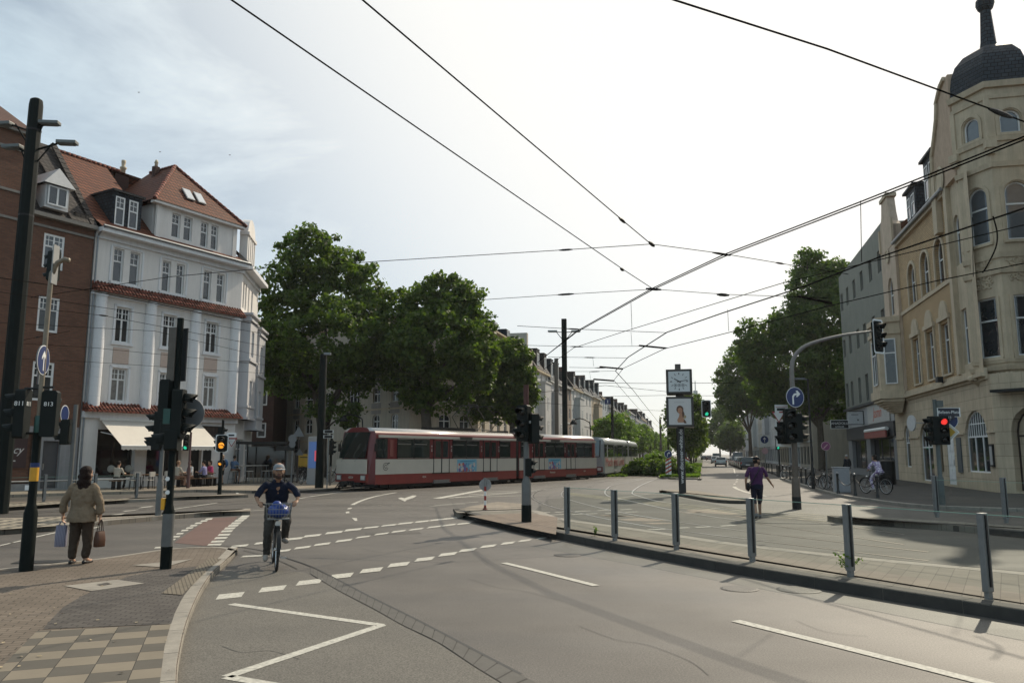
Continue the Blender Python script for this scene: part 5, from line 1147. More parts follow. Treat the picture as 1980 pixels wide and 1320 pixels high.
for i, s in enumerate((116,127,139,152,166,182,200,222,250,285)):
    b = ST(-13.2+.3*math.sin(i*2.1), s, .12); h = 7.6+.7*math.sin(i*1.7); l = [((0,0,h*.62),(2.3,2.3,h*.30)),((.9,.7,h*.78),(1.5,1.6,h*.2)),((-1.0,-.6,h*.7),(1.5,1.5,h*.2)),((.2,-.9,h*.5),(1.7,1.5,h*.2)),((-.3,.5,h*.86),(1.1,1.1,h*.13))]
    tree('median_tree', ('nearest', 'second', 'third', 'fourth', 'fifth', 'sixth', 'seventh', 'eighth', 'ninth', 'tenth')[i] + ' light green tree of the row beside the tram tracks, counted from the second tram', b, l, 260 if i < 5 else 150, 34, .55 if i < 5 else .8, .30 if i < 3 else .42, LEAF_L, limb_set(l, 2.4, .14), BARK2, group='light green trees beside the tram tracks')
for i, s in enumerate((93,103,114,127,142,160,182,210,245)):
    b = ST(-2.0+.2*math.sin(i*1.3), s, .12); h = 8.4+.6*math.sin(i*2.3+1); l = [((0,0,h*.62),(2.2,2.4,h*.32)),((.7,.7,h*.8),(1.5,1.6,h*.18)),((-.8,-.6,h*.72),(1.5,1.5,h*.2)),((.5,-.9,h*.45),(1.6,1.5,h*.2)),((0,.9,h*.4),(1.7,1.5,h*.2))]
    tree('median_tree', ('nearest', 'second', 'third', 'fourth', 'fifth', 'sixth', 'seventh', 'eighth', 'ninth')[i] + ' tree of the row on the grass strip behind the clock column', b, l, 260 if i < 4 else 140, 36, .6 if i < 4 else .8, .30 if i < 3 else .42, LEAF, limb_set(l, 2.2, .15), BARK2, group='trees on the grass strip behind the clock column')
def bush(label, b, rx, rz, n, m, ls=.2, group=None, cat='bush', name='bush'):
    rz *= .72; rx *= .9
    l = [((0,0,rz*.5),(rx,rx*.8,rz*.5)),((rx*.5,.2,rz*.45),(rx*.6,rx*.6,rz*.4)),((-rx*.5,-.1,rz*.4),(rx*.6,rx*.6,rz*.38)),((.1*rx,0,rz*.8),(rx*.5,rx*.4,rz*.3))]
    return tree(name, label, b, l, n, 30, .32, ls, m, [([(0,0,-.05),(.05,0,rz*.4),(0,0,rz*.8)], .05, .02), ([(0,0,.1),(.3*rx,0,rz*.5)], .03,.01), ([(0,0,.1),(-.3*rx,.1,rz*.5)], .03,.01)], BARK2, cat, group, .3)
for i, (off, s, rx, rz, m, lab) in enumerate(((-5.6,70,1.3,1.9,LEAF,'low bush right behind the tail of the second tram'),(-4.6,75,1.4,2.6,LEAF_L,'flowering loose bush right of the second tram'),(-4.0,69.2,1.1,1.7,LEAF,'dark round bush between the tram tracks'),(-4.7,80,1.4,2.8,LEAF_L,'tall pale bush between the tracks, behind the dark round one'),(-4.6,86,1.5,2.6,LEAF,'bush between the tracks below the slim brown pole'),(-3.4,72.5,.9,1.4,LEAF_L,'small bush left of the striped beacon'),(-2.9,67,.7,1.6,LEAF,'upright bush beside the striped beacon at the track bend'),(-1.7,68.5,1.1,1.4,LEAF_L,'bright bush on the median right of the clock column'),(-4.6,95,1.7,2.8,LEAF_L,'far pale bush between the tracks'))):
    bush(lab, ST(off, s, 0), rx, rz, 110, m, .22, 'bushes around the tram tracks')
tb = G(592,912,.12)
# ivy-free weeds at the railing
def weed(label, b, h, n, sp=.1):
    t = thing('weed', label, 'weed', b, 0, 'weeds at the railing'); mb = MB(); C_, N_ = [], []
    for k in range(n):
        a = random.uniform(0,6.28); r_ = random.uniform(.3,1)*sp; hh = h*random.uniform(.5,1); p = [(0,0,0),(r_*.4*math.cos(a),r_*.4*math.sin(a),hh*.6),(r_*math.cos(a),r_*math.sin(a),hh)]
        mb.tube(p, .003, 4)
        for j in range(5): q_ = Vector(p[1]).lerp(Vector(p[2]), j/4); C_.append(q_+Vector((random.uniform(-.03,.03),random.uniform(-.03,.03),0))); N_.append((0,0,1))
    mb.build('stem', LEAF_L, t); o = bpy.data.objects.new('leaves', leaf_mesh('leaves', np.array(C_), np.array(N_, float), np.full(len(C_), .055), LEAF_L)); COL.objects.link(o); o.parent = t
weed('clump of green weeds at the foot of the fifth railing post', G(1645,1112,.15), .32, 16, .2)
weed('thin dry weed on the platform edge between the first two railing posts', G(1150,1036,.15), .2, 6, .05)
# grass on the median
n = 5200; ss = 62 + 90*RNG.random(n)**1.6; oo = -3.3 + 2.9*RNG.random(n); P = np.array([ST(o_, s_, .12) for o_, s_ in zip(oo, ss)]); P[:,2] += .08
g = bpy.data.objects.new('grass', leaf_mesh('grass', P, np.tile([0,.2,.1],(n,1)), .22+.14*RNG.random(n), LEAF_L, .2)); COL.objects.link(g); tag(g, 'short green grass on the median strip behind the clock column', 'grass', kind='stuff')
n = 5000; ss = 66 + 90*RNG.random(n)**1.5; oo = np.where(RNG.random(n) < .5, -12.5+1.5*RNG.random(n), -7.9+1.5*RNG.random(n)); P = np.array([ST(o_, s_, .02) for o_, s_ in zip(oo, ss)]); P[:,2] += .1*RNG.random(n)
g = bpy.data.objects.new('undergrowth', leaf_mesh('undergrowth', P, np.tile([0,.2,.3],(n,1)), .2+.16*RNG.random(n), LEAF, .3)); COL.objects.link(g); tag(g, 'weedy undergrowth along the tram tracks behind the second tram', 'undergrowth', kind='stuff')

# ================================================================ TRAMS
T_RED = mat('tram_red', (.135,.016,.018), .35, var=.12, scale=2, coat=.3); T_RED2 = mat('tram_red_skirt', (.20,.026,.022), .4, var=.15, scale=2, coat=.2)
T_CREAM = mat('tram_cream', (.50,.465,.40), .4, var=.07, scale=1.5, coat=.2); T_ROOF = mat('tram_roof', (.46,.43,.40), .24, .0, var=.08, scale=2, spec=.9, coat=1.0)
T_BLUE = mat('tram_pale_blue', (.29,.31,.31), .4, var=.10, scale=2, coat=.2); T_GLASS = glassmat('tram_glass', (.014,.022,.02), .04); T_FLOOR = mat('underframe', (.012,.011,.010), .8, var=.3)
LAMP_OFF = mat('lamp_glass', (.55,.55,.52), .12, var=.1, spec=.9)
T_ROOF.node_tree.nodes['Principled BSDF'].inputs['Coat Roughness'].default_value = .2
def tram_car(t, name, L, cols, doors, wins, front=False, back_cab=False, loc=(0,0,0), rz=0):
    body, skirt, cream, roofm, band = cols; Wd = 2.4
    prof = [(0.02,.34),(0,.55),(0,2.62),(.02,2.86),(.05,2.96),(.11,3.05),(.20,3.13),(.31,3.19),(.45,3.23),(.7,3.25),(1.2,3.26)]; prof = prof + [(Wd-y,z) for y,z in prof[::-1]]
    mb = MB(); xs = ([(-.25,.32,.0),(-.2,.22,.02),(.25,.0,.0)] if front else [(0,.03,0)]) + ([(L-.4,0,0),(L,.12,0)] if back_cab else [(L,.03,0)])
    rings = []
    for x, ins, _ in xs:
        r = []
        for y, z in prof:
            yy = y + ins*(1-2*y/Wd); xx = x
            if front and x < .1: xx = x + .45*max(0,(z-1.6)/1.6)**1.2 + (.12 if z < .8 else 0)
            r.append((xx,yy,z))
        rings.append(r)
    b = 0; n = len(prof)
    for r in rings: mb.v += r
    for i in range(len(rings)-1):
        for k in range(n): k2 = (k+1)%n; mb.f.append((i*n+k, i*n+k2, (i+1)*n+k2, (i+1)*n+k)); z = (prof[k][1]+prof[k2][1])/2; mb.m.append(1 if z > 3.02 else 0)
    mb.f.append(tuple(range(n))); mb.m.append(0); mb.f.append(tuple((len(rings)-1)*n+k for k in range(n))[::-1]); mb.m.append(0)
    c = mb.build(name, [body, roofm], t); c.data.polygons.foreach_set('use_smooth', [m_ == 1 for m_ in mb.m]); outward(c); c.location = loc; c.rotation_euler = (0,0,rz)
    xa, xb = (.25 if front else .02), L-.02
    def strips(y0, y1):
        m_ = MB(); m_.box(xa,y0,.82,xb,y1,1.6); m_.build('side_panel', cream, c)
        m_ = MB(); m_.box(xa,y0,.30,xb,y1,.815); m_.build('skirt', skirt, c)
        m_ = MB(); m_.box(xa+.2,y0,2.72,xb,y1,2.86); m_.build('waist_band', band, c)
    strips(-.012, .05); strips(Wd-.05, Wd+.012)
    for x0, x1, two in wins:
        k = 2 if two else 1; w_ = (x1-x0-.08*(k-1))/k
        for i in range(k):
            a = x0 + i*(w_+.08)
            for y0, y1 in ((-.02,.05),(Wd-.05,Wd+.02)):
                wf = MB().box(a-.04,y0,1.64,a+w_+.04,y1,2.68).build('window', BLACK, c)
                p = MB(); yy = y0-.006 if y0 < 1 else y1+.006; p.quad((a,yy,1.69),(a+w_,yy,1.69),(a+w_,yy,2.64),(a,yy,2.64)) if y0 < 1 else p.quad((a+w_,yy,1.69),(a,yy,1.69),(a,yy,2.64),(a+w_,yy,2.64))
                if y0 < 1: wf.data.materials.append(T_GLASS); wf.data.materials.append(CHROME); q_ = MB(); q_.v = [tuple(v.co) for v in wf.data.vertices]; q_.f = [tuple(f.vertices) for f in wf.data.polygons]; q_.m = [0]*len(q_.f); q_.add(p.v, p.f, 1); q_.box(a,yy-.012,2.38,a+w_*.82,yy,2.42,2); q_.box(a,yy-.01,2.655,a+w_,yy,2.69,2); q_.box(a,yy-.01,1.645,a+w_,yy,1.665,2); wf.data = q_.mesh('window', [BLACK, T_GLASS, CHROME])
    for x0, x1 in doors:
        m_ = (x0+x1)/2; dm = MB().box(x0,-.022,1.6,x1,.05,2.70); dm.box(x0,-.02,.80,x1,.05,1.6,1)
        for a, b2 in ((x0+.14,m_-.1),(m_+.1,x1-.14)): dm.box(a,-.034,1.68,b2,0,2.6,2)
        dm.box(m_-.035,-.04,.8,m_+.035,0,2.7,3); dm.box(x0-.02,-.03,.8,x0+.03,.02,2.7,3); dm.box(x1-.03,-.03,.8,x1+.02,.02,2.7,3); dm.box(x0-.1,-.06,.79,x1+.05,.0,.83,3)
        d = dm.build('door', [body, cream, T_GLASS, BLACK], c)
        MB().box(x0-.05,-.10,.25,x1+.05,.02,.31).box(x0,-.09,.38,x1,.02,.43).box(x0,-.03,.31,x1,.0,.38).build('step', GREY_STEEL, d)
    m_ = MB().box(.8,.15,.12,L-.8,Wd-.15,.45)
    for x in (1.6, L-2.6) if L > 8 else (2,):
        m_.box(x-.2,.1,.18,x+2.0,Wd-.1,.6)
    m_.build('underframe', T_FLOOR, c)
    for x in (2.0,3.5,L-2.2,L-.8):
        for y in (.42,1.9): MB().lathe([(.12,-.06),(.33,-.055),(.35,-.05),(.35,.03),(.12,.05)], 20, (x,y,.335), axis='Y').build('wheel', mat('wheel_steel', (.05,.045,.04), .6, .5), c)
    return c
def tram_front(c, num, cream, red, bluish=False):
    """windscreen, lamps, coupler and lifeguard of the leading end (front at x=-.95)"""
    had = set(bpy.data.objects)
    fx = lambda z: -.95 + .45*max(0,(z-1.6)/1.6)**1.2 + (.12 if z < .8 else 0)
    m_ = MB(); zs = [1.66,2.0,2.4,2.75,3.0]
    for a, b in zip(zs, zs[1:]): m_.quad((fx(b)-.015,.36,b),(fx(b)-.015,2.04,b),(fx(a)-.015,2.04,a),(fx(a)-.015,.36,a))
    fr = MB()
    for a, b in zip(zs, zs[1:]): fr.quad((fx(b)-.008,.26,b),(fx(b)-.008,2.14,b),(fx(a)-.008,2.14,a),(fx(a)-.008,.26,a))
    f_ = fr.build('windscreen_frame', BLACK, c); m_.build('windscreen', mat('windscreen_blue', (.12,.17,.18), .08, spec=.9) if bluish else T_GLASS, f_)
    MB().box(-.985,.12,.86,-.93,2.28,1.6).build('front_panel', cream, c)
    fb = MB().box(-.98,.08,.44,-.85,2.32,.86).build('front_bumper', red, c)
    for y in (.34,2.06):
        h = MB().box(-1.0,y-.17,.53,-.96,y+.17,.80).build('headlight', GREY_STEEL, c); MB().box(-1.015,y-.13,.57,-.99,y+.13,.76).build('lens', LAMP_OFF, h)
    MR = T((-.99,1.2,.67)) @ Matrix.Rotation(-math.pi/2,4,'Z') @ RX
    lettering(num, .17, MR, mat('tram_number', (.55,.50,.42), .5), fb)
    m_ = MB().box(-1.3,.95,.28,-.6,1.45,.5).cyl((-1.3,1.2,.36),(-1.62,1.2,.36),.13,.16,10).box(-1.05,.5,.3,-.5,1.9,.42); m_.build('coupler', T_FLOOR, c)
    m_ = MB()
    for z in (.14,.22): m_.tube([(-.3,-.02,z+.1),(-.95,.25,z),(-1.25,.8,z-.02),(-1.25,1.6,z-.02),(-.95,2.15,z),(-.3,2.42,z+.1)], .03, 6)
    for y in (.3,.8,1.6,2.1): m_.tube([(-.85,y,.44),(-1.18,y,.13)], .025, 6)
    m_.build('lifeguard', BLACK, c)
    for y, s in ((.95,.3),(1.9,.3)): MB().tube([(fx(1.7)-.04,y,1.5),(fx(1.8)-.05,y-s*.4,1.65),(fx(2.3)-.05,y-s*1.6,2.1)], .018, 6).build('wiper', BLACK, c)
    for y in (-.12,2.52): MB().box(-.62,y-.05,2.0,-.52,y+.05,2.4).tube([(-.55,y,2.4),(-.5,y+(.1 if y < 0 else -.1),2.6)], .02, 5).build('mirror', BLACK, c)
    nose_back(c, had)
def nose_back(c, had):
    for o in bpy.data.objects:
        if o not in had and o.parent is c: o.location.x += .70
tram = thing('tram', 'red and cream articulated tram turning across the junction with sun glinting on its roof', 'tram', TR_P, R(90-34))
sch = (T_RED, T_RED2, T_CREAM, T_ROOF, T_CREAM)
ca = tram_car(tram, 'car_body', 13.3, sch, [(4.9,6.3),(9.65,11.1)], [(1.9,4.5,True),(6.65,9.2,True),(11.45,12.55,False)], front=True)
cb_ = tram_car(tram, 'car_body', 10.75, sch, [(1.75,3.1),(6.1,7.4)], [(.25,1.15,False),(3.35,5.8,True),(7.65,9.95,True)], loc=(13.65,0,0), back_cab=True)
tram_front(ca, '4254', T_CREAM, T_RED2)
cabw = MB().box(.27,-.02,1.64,1.12,.03,2.68).box(.33,-.026,1.7,.74,-.01,2.62,1).box(.8,-.026,1.7,1.06,-.01,2.62,1).build('cab_window', [BLACK, T_GLASS], ca)
MB().box(1.3,-.024,1.75,1.55,.02,2.6).build('grille', mat('tram_grille', (.20,.06,.05), .6), ca)
MB().box(13.28,.06,.4,13.67,2.34,3.12).build('bellows', BLACK, tram)
mb = MB(); 
for k in range(20):
    a0, a1 = .35+2*math.pi*k/20*.9, .35+2*math.pi*(k+1)/20*.9; c0 = (1.0,1.22)
    for r0, r1 in ((.17,.20),(.07,.10)): mb.xz([(c0[0]+r0*math.cos(a0),c0[1]+r0*math.sin(a0)),(c0[0]+r1*math.cos(a0),c0[1]+r1*math.sin(a0)),(c0[0]+r1*math.cos(a1),c0[1]+r1*math.sin(a1)),(c0[0]+r0*math.cos(a1),c0[1]+r0*math.sin(a1))], -.02, -.01)
mb.xz([(1.12,1.33),(1.3,1.38),(1.28,1.44),(1.1,1.39)], -.02, -.01)
mb.build('emblem', mat('tram_mark', (.09,.085,.08), .6), ca)
for c_, x, s in ((ca,4.1,'4254'),(cb_,8.8,'4254'),(cb_,4.2,'Rheinbahn')): lettering(s, .15 if s[0] == '4' else .17, T((x,-.02,.62)) @ RX, mat('tram_number', (.55,.50,.42), .5), c_)
def advert(c, x0, x1, z0, z1):
    mb = MB(); mb.box(x0,-.02,z0,x1,.0,z1,0); w_ = x1-x0; rnd = random.Random(4)
    mb.box(x0+w_*.15,-.024,z1-.14,x1-w_*.12,-.01,z1-.09,2)
    for k in range(40):
        x = x0 + w_*rnd.random(); z = z0 + (z1-z0)*.62*rnd.random()**1.4; r_ = rnd.uniform(.04,.13); x = min(max(x,x0+r_),x1-r_); z = max(z,z0+r_); yy = -.0215-.0004*k
        mb.add([(x+r_*math.cos(6.283*j/9),yy,z+r_*math.sin(6.283*j/9)) for j in range(9)], [tuple(range(9))], rnd.choice((1,1,3,3,4,5)))
    mb.build('advert', [mat('ad_sky', (.16,.38,.50), .5), mat('ad_red', (.36,.09,.09), .5), mat('ad_teal', (.05,.22,.36), .5), mat('ad_cream', (.52,.46,.42), .5), mat('ad_violet', (.13,.11,.30), .5), mat('ad_blue', (.10,.25,.42), .5)], c)
advert(ca, 7.05, 8.95, .84, 1.56); advert(cb_, 3.65, 5.35, .84, 1.56)
for c_, xx in ((ca, 7.9),(cb_,4.6)): MB().xz([(xx-.62,2.87),(xx+.62,2.87),(xx+.55,2.66),(xx-.55,2.66)], -.03, .02).build('destination_box', mat('display_dark', (.05,.05,.045), .4), c_)
for c_, xs in ((ca,(4.72,6.5,9.45,11.3)),(cb_,(1.6,3.25,5.95,7.55))):
    for x in xs: MB().lathe([(.05,-.012),(.05,0)], 12, (x,-.01,2.3), axis='Y').lathe([(.035,-.012),(.035,0)], 10, (x,-.01,2.15), axis='Y').lathe([(.05,-.012),(.05,0)], 12, (x,-.01,2.05), axis='Y').build('sticker', mat('sticker_pale', (.42,.38,.35), .5), c_)
mb = MB().box(6.0,.5,3.2,9.5,1.9,3.42).box(12.6,.5,3.2,13.1,1.9,3.36); mb.build('roof_unit', BLACK, ca); MB().box(1.5,.6,3.2,2.6,1.8,3.5).box(.2,.1,3.1,.4,.3,3.3).build('roof_unit', BLACK, cb_)
pg = MB()
for y in (.65,1.75): pg.tube([(9.4,y,3.42),(8.75,y,4.15),(9.55,y+(.15 if y < 1 else -.15),4.85)], .028, 6); pg.tube([(11.4,y,3.35),(12.2,y,4.1),(11.1,y+(.15 if y < 1 else -.15),4.85)], .028, 6)
pg.tube([(9.4,.65,3.42),(11.4,.65,3.35)],.03,6).tube([(9.4,1.75,3.42),(11.4,1.75,3.35)],.03,6).tube([(9.2,1.2,3.4),(12.3,1.2,4.0)],.02,6)
pg.tube([(9.55,.3,4.8),(9.55,.5,4.88),(9.55,1.9,4.88),(9.55,2.1,4.8)], .03, 6).tube([(11.1,.3,4.8),(11.1,.5,4.88),(11.1,1.9,4.88),(11.1,2.1,4.8)], .03, 6)
pg.build('pantograph', BLACK, ca)
q0 = AT(1168, 900, 64.5); tram2 = thing('tram', 'pale blue tram with large red lettering, second tram following the red one round the bend', 'tram', (q0.x, q0.y, 0), R(90-17))
sch2 = (T_BLUE, T_BLUE, mat('tram_pale_grey', (.33,.33,.31), .4, var=.08), mat('tram_roof_pale', (.40,.40,.38), .25, var=.1, coat=.6), T_BLUE)
c2a = tram_car(tram2, 'car_body', 13.3, sch2, [(4.9,6.3),(9.65,11.1)], [(.3,1.3,False),(1.9,4.5,True),(6.65,9.2,True),(11.45,12.55,False)], front=True)
c2b = tram_car(tram2, 'car_body', 10.75, sch2, [(1.75,3.1),(6.1,7.4)], [(.25,1.15,False),(3.35,5.8,True),(7.65,9.95,True)], loc=(13.6,.02,0), rz=R(3.4))
tram_front(c2a, '4203', T_BLUE, T_RED, True); MB().box(13.28,.06,.4,13.62,2.34,3.1).build('bellows', BLACK, tram2)
lettering('Mach mit Linie', 1.05, T((5.3,-.045,1.2)) @ RX, mat('ad_letter_red', (.30,.075,.075), .5), c2a, xs=1.55)

# ================================================================ CARS
def car_parts(t, col, L=4.3, Wd=1.78, Hh=1.48, est=.6, tail=(.35,.01,.01)):
    """car heading local +y, rear at y=-L/2"""
    paint = mat('car_paint_%02d' % int(sum(col)*100+col[2]*17), col, .28, .25, var=.04, coat=.8); y0, y1 = -L/2, L/2; z0 = .24
    prof = [(y0+.06,z0),(y0,.42),(y0+.02,.72),(y0+.10,.96),(y1-1.0,.94),(y1-.25,.80),(y1-.04,.62),(y1,.42),(y1-.08,z0)]
    mb = MB(); rings = []
    for x, s in ((-1,.93),(-.96,1),(.96,1),(1,.93)):
        rings.append([(x*Wd/2, y*(.985 if s < 1 else 1), z0+(z-z0)*(.96 if s < 1 else 1)) for y, z in prof])
    n = len(prof)
    for r in rings: mb.v += r
    for i in range(3):
        for k in range(n): k2 = (k+1)%n; mb.f.append((i*n+k,(i+1)*n+k,(i+1)*n+k2,i*n+k2)); mb.m.append(0)
    mb.f.append(tuple(range(n))); mb.m.append(0); mb.f.append(tuple(3*n+k for k in range(n))[::-1]); mb.m.append(0)
    rw = Wd*.40; ry0, ry1 = y0+.5, y1-1.95
    base = [(-Wd*.475,y0+.12,.95),(Wd*.475,y0+.12,.95),(Wd*.475,y1-1.05,.93),(-Wd*.475,y1-1.05,.93)]; top = [(-rw,ry0,Hh-.03),(rw,ry0,Hh-.03),(rw,ry1,Hh-.05),(-rw,ry1,Hh-.05)]
    cr = [(-rw*.9,ry0+.1,Hh),(rw*.9,ry0+.1,Hh),(rw*.9,ry1-.1,Hh-.02),(-rw*.9,ry1-.1,Hh-.02)]
    mb.add(base+top+cr, [(0,1,5,4),(1,2,6,5),(2,3,7,6),(3,0,4,7),(4,5,9,8),(5,6,10,9),(6,7,11,10),(7,4,8,11),(8,9,10,11)])
    b = mb.build('body', paint, t, True, bevel=.05, angle=40)
    V = [Vector(p) for p in base+top]
    def pane(ids, ins, name):
        q_ = [V[i] for i in ids]; c = sum(q_, Vector())/4; nrm = (q_[1]-q_[0]).cross(q_[2]-q_[0]).normalized(); MB().add([c+(p-c)*ins+nrm*.012 for p in q_], [(0,1,2,3)]).build(name, T_GLASS, t)
    pane((0,1,5,4), .84, 'rear_window'); pane((2,3,7,6), .88, 'windscreen'); pane((1,2,6,5), .84, 'side_window'); pane((3,0,4,7), .84, 'side_window')
    for x in (-1,1):
        for y in (y0+.78, y1-.85):
            wv = MB().lathe([(.2,-.1),(.30,-.1),(.32,-.06),(.32,.08),(.2,.1)], 18, (x*(Wd/2-.1),y,.32), axis='X').build('wheel', RUBBER, t); MB().lathe([(.2,-.11),(.2,.11)], 14, (x*(Wd/2-.1),y,.32), axis='X').build('rim', GREY_STEEL, wv)
        MB().box(x*Wd*.47-.12 if x > 0 else x*Wd*.47-.04, y0-.012, .68, x*Wd*.47+.04 if x > 0 else x*Wd*.47+.12, y0+.1, .92).build('tail_light', mat('tail_light', tail, .25), t)
        MB().box(x*Wd*.56-.09,y1-1.35,.95,x*Wd*.56+.09,y1-1.25,1.08).build('wing_mirror', paint, t)
    MB().box(-.26,y0-.02,.52,.26,y0+.02,.64).build('number_plate', WHITE, t); MB().box(-Wd*.46,y0-.025,.3,Wd*.46,y0+.05,.46).build('bumper', BLACK, t)
cz = R(-13.6)
def car(name, label, pos, col, group, **k):
    t = thing(name, label, 'car', pos, cz, group); car_parts(t, col, **k); return t
def on_street(u, v): return G(u, v, .0)
car('car', 'silver saloon car driving away down the middle of the right lane', on_street(1395,901.5)+Vector((.4,1.9,0)), (.42,.44,.43), 'cars driving along the street', Hh=1.44)
car('car', 'white car ahead and left of the silver one', on_street(1384,896)+Vector((.5,2.2,0)), (.55,.56,.57), 'cars driving along the street')
car('car', 'dark red car waiting far down the lane, right of a black one', on_street(1371,889.8), (.10,.02,.02), 'cars driving along the street')
car('car', 'black car far down the lane by the grass strip', on_street(1361,889.6), (.02,.02,.024), 'cars driving along the street')
car('van', 'dark van driving ahead of the silver car', ST(2.6,178), (.03,.04,.04), 'cars driving along the street', Hh=2.1)
cols_ = [(.018,.022,.03),(.03,.03,.033),(.06,.07,.085),(.42,.43,.44),(.20,.21,.20),(.035,.04,.05),(.3,.3,.3),(.02,.02,.02),(.14,.15,.16)]
labs = ['dark blue estate car, nearest of the row parked at the right kerb','black car parked second in the row at the right kerb','blue grey car parked third in the row','silver car parked fourth in the row, pale roof','olive grey car parked fifth in the row','dark tall van parked sixth in the row','light grey car parked seventh in the row','black car parked eighth in the row','grey car parked last in the row']
for i in range(9):
    car('parked_car', labs[i], ST(5.2, 103+5.7*i), cols_[i], 'cars parked along the right kerb', Hh=(1.55,1.5,1.48,1.5,1.52,2.2,1.5,1.6,1.5)[i])
# ================================================================ STREET FURNITURE
def emit(name, c, s): return mat(name, c, .4, var=0, emis=(c, s))
LIT = {'green': emit('lamp_lit_green', (.03,.75,.42), .9), 'yellow': emit('lamp_lit_yellow', (1.,.38,.03), 1.1), 'red': emit('lamp_lit_red', (1.,.05,.04), 1.1)}
LENS = mat('lamp_dark_lens', (.02,.02,.02), .15, var=.1, spec=.8)
HOUSE = mat('signal_housing', (.008,.011,.010), .6, var=.15, scale=5, spec=.2); HOUSE_P = mat('signal_housing_pale', (.06,.075,.068), .5, var=.15, scale=5)
def signal(pole, pos, az, n=3, lit=None, size=.3, board=None, num=None, dep=.2, name='signal_head', house=None, vis=1.0):
    """signal head facing compass direction az (degrees clockwise from +Y); pos = centre of the housing"""
    Hh = size*n + .06; Wd = size*1.02; mb = MB()
    mb.xz([(-Wd/2+.03,-Hh/2),(Wd/2-.03,-Hh/2),(Wd/2,-Hh/2+.03),(Wd/2,Hh/2-.03),(Wd/2-.03,Hh/2),(-Wd/2+.03,Hh/2),(-Wd/2,Hh/2-.03),(-Wd/2,-Hh/2+.03)], 0, dep)
    for i in range(n-1): mb.box(-Wd/2-.004,.01,-Hh/2+.03+size*(i+1)-.006,Wd/2+.004,dep+.004,-Hh/2+.03+size*(i+1)+.006)
    o = mb.build(name, house or HOUSE, pole); o.location = pos; o.rotation_euler = (0,0,math.pi - R(az))
    for i in range(n):
        z = Hh/2 - .03 - size*(i+.5); r = size*.36; c = ['red','yellow','green'][i] if n == 3 else ['red','green'][i] if n == 2 else 'yellow'
        MB().lathe([(.01,-.035),(r*.7,-.03),(r,-.004)], 16, (0,0,z), axis='Y').build('lens', LIT[c] if lit == c else LENS, o, True)
        v = MB(); N = 12; L = size*.8*vis
        pts = [(math.cos(math.pi*(-.12+1.24*k/N))*r*1.12, math.sin(math.pi*(-.12+1.24*k/N))*r*1.12) for k in range(N+1)]
        for k in range(N):
            (ax,az_),(bx,bz) = pts[k], pts[k+1]; la = L*(.55+.45*max(0,az_/r)); lb = L*(.55+.45*max(0,bz/r))
            v.quad((ax,0,z+az_),(bx,0,z+bz),(bx,-lb,z+bz*.92-.02),(ax,-la,z+az_*.92-.02))
        vo = v.build('visor', house or HOUSE, o, True); so_ = vo.modifiers.new('thick', 'SOLIDIFY'); so_.thickness = .008
    if board:
        bw, bh_ = board; b = MB(); P = []
        for cx, cz, a0 in ((1,1,0),(-1,1,90),(-1,-1,180),(1,-1,270)):
            for k in range(4): a = R(a0+30*k); P.append((cx*(bw/2-.08)+.08*math.cos(a), cz*(bh_/2-.08)+.08*math.sin(a)))
        b.xz(P, .035, .05); bo = b.build('backboard', BLACK, o); n_ = len(P); fr = MB(); Q = [(x*.86,z*.9) for x,z in P]
        for k in range(n_): k2 = (k+1)%n_; fr.add([(P[k][0],.03,P[k][1]),(P[k2][0],.03,P[k2][1]),(Q[k2][0],.03,Q[k2][1]),(Q[k][0],.03,Q[k][1])], [(0,3,2,1)])
        fr.build('border', WHITE, bo)
    if num:
        for sgn in (1,-1) if num == '811' else (): lettering(num, size*.42, T((sgn*(Wd/2+.006),dep/2,Hh*.2)) @ Matrix.Rotation(sgn*math.pi/2,4,'Z') @ RX, WHITE, o)
        lettering(num, size*.42, T((0,dep+.008,Hh*.2)) @ Matrix.Rotation(math.pi,4,'Z') @ RX, WHITE, o)
    return o
def disc_sign(pole, pos, az, r, shape='disc', face=None, back=None, name='sign_plate'):
    mb = MB()
    if shape == 'disc': P = [(r*math.cos(2*math.pi*k/28), r*math.sin(2*math.pi*k/28)) for k in range(28)]
    elif shape == 'tri_down': P = [(-r,r*.86),(r,r*.86),(0,-r*.86)]
    elif shape == 'tri_up': P = [(-r,-r*.86),(r,-r*.86),(0,r*.86)]
    elif shape == 'diamond': P = [(0,-r),(r,0),(0,r),(-r,0)]
    else: P = [(-r[0]/2,-r[1]/2),(r[0]/2,-r[1]/2),(r[0]/2,r[1]/2),(-r[0]/2,r[1]/2)]
    mb.xz(P, 0, .02, 0)
    o = mb.build(name, [back or mat('sign_back', (.16,.165,.17), .5, .3, var=.12)], pole); o.location = pos; o.rotation_euler = (0,0,math.pi - R(az))
    def lay(sc, d, m, nm, Q=None):
        f = MB(); q_ = Q or [(x*sc, z*sc) for x, z in P]; f.xz(q_, -d, -d+.002); return f.build(nm, m, o)
    if face:
        for i, (sc, m, Q) in enumerate(face): lay(sc, .003+.003*i, m, 'sign_face' if i == 0 else 'symbol', Q)
    return o
def arrow_up(s): return [(-.06*s,-.7*s),(.06*s,-.7*s),(.06*s,.25*s),(.34*s,0),(.34*s,.2*s),(0,.62*s),(-.34*s,.2*s),(-.34*s,0),(-.06*s,.25*s)]
def arrow_turn(s): return [(-.28*s,-.6*s),(-.14*s,-.6*s),(-.14*s,-.02*s),(-.04*s,.14*s),(.18*s,.18*s),(.06*s,.02*s),(.22*s,.02*s),(.5*s,.27*s),(.22*s,.56*s),(.06*s,.5*s),(.18*s,.34*s),(-.1*s,.3*s),(-.28*s,.08*s)]
def rect(a, b, c, d): return [(a,b),(c,b),(c,d),(a,d)]
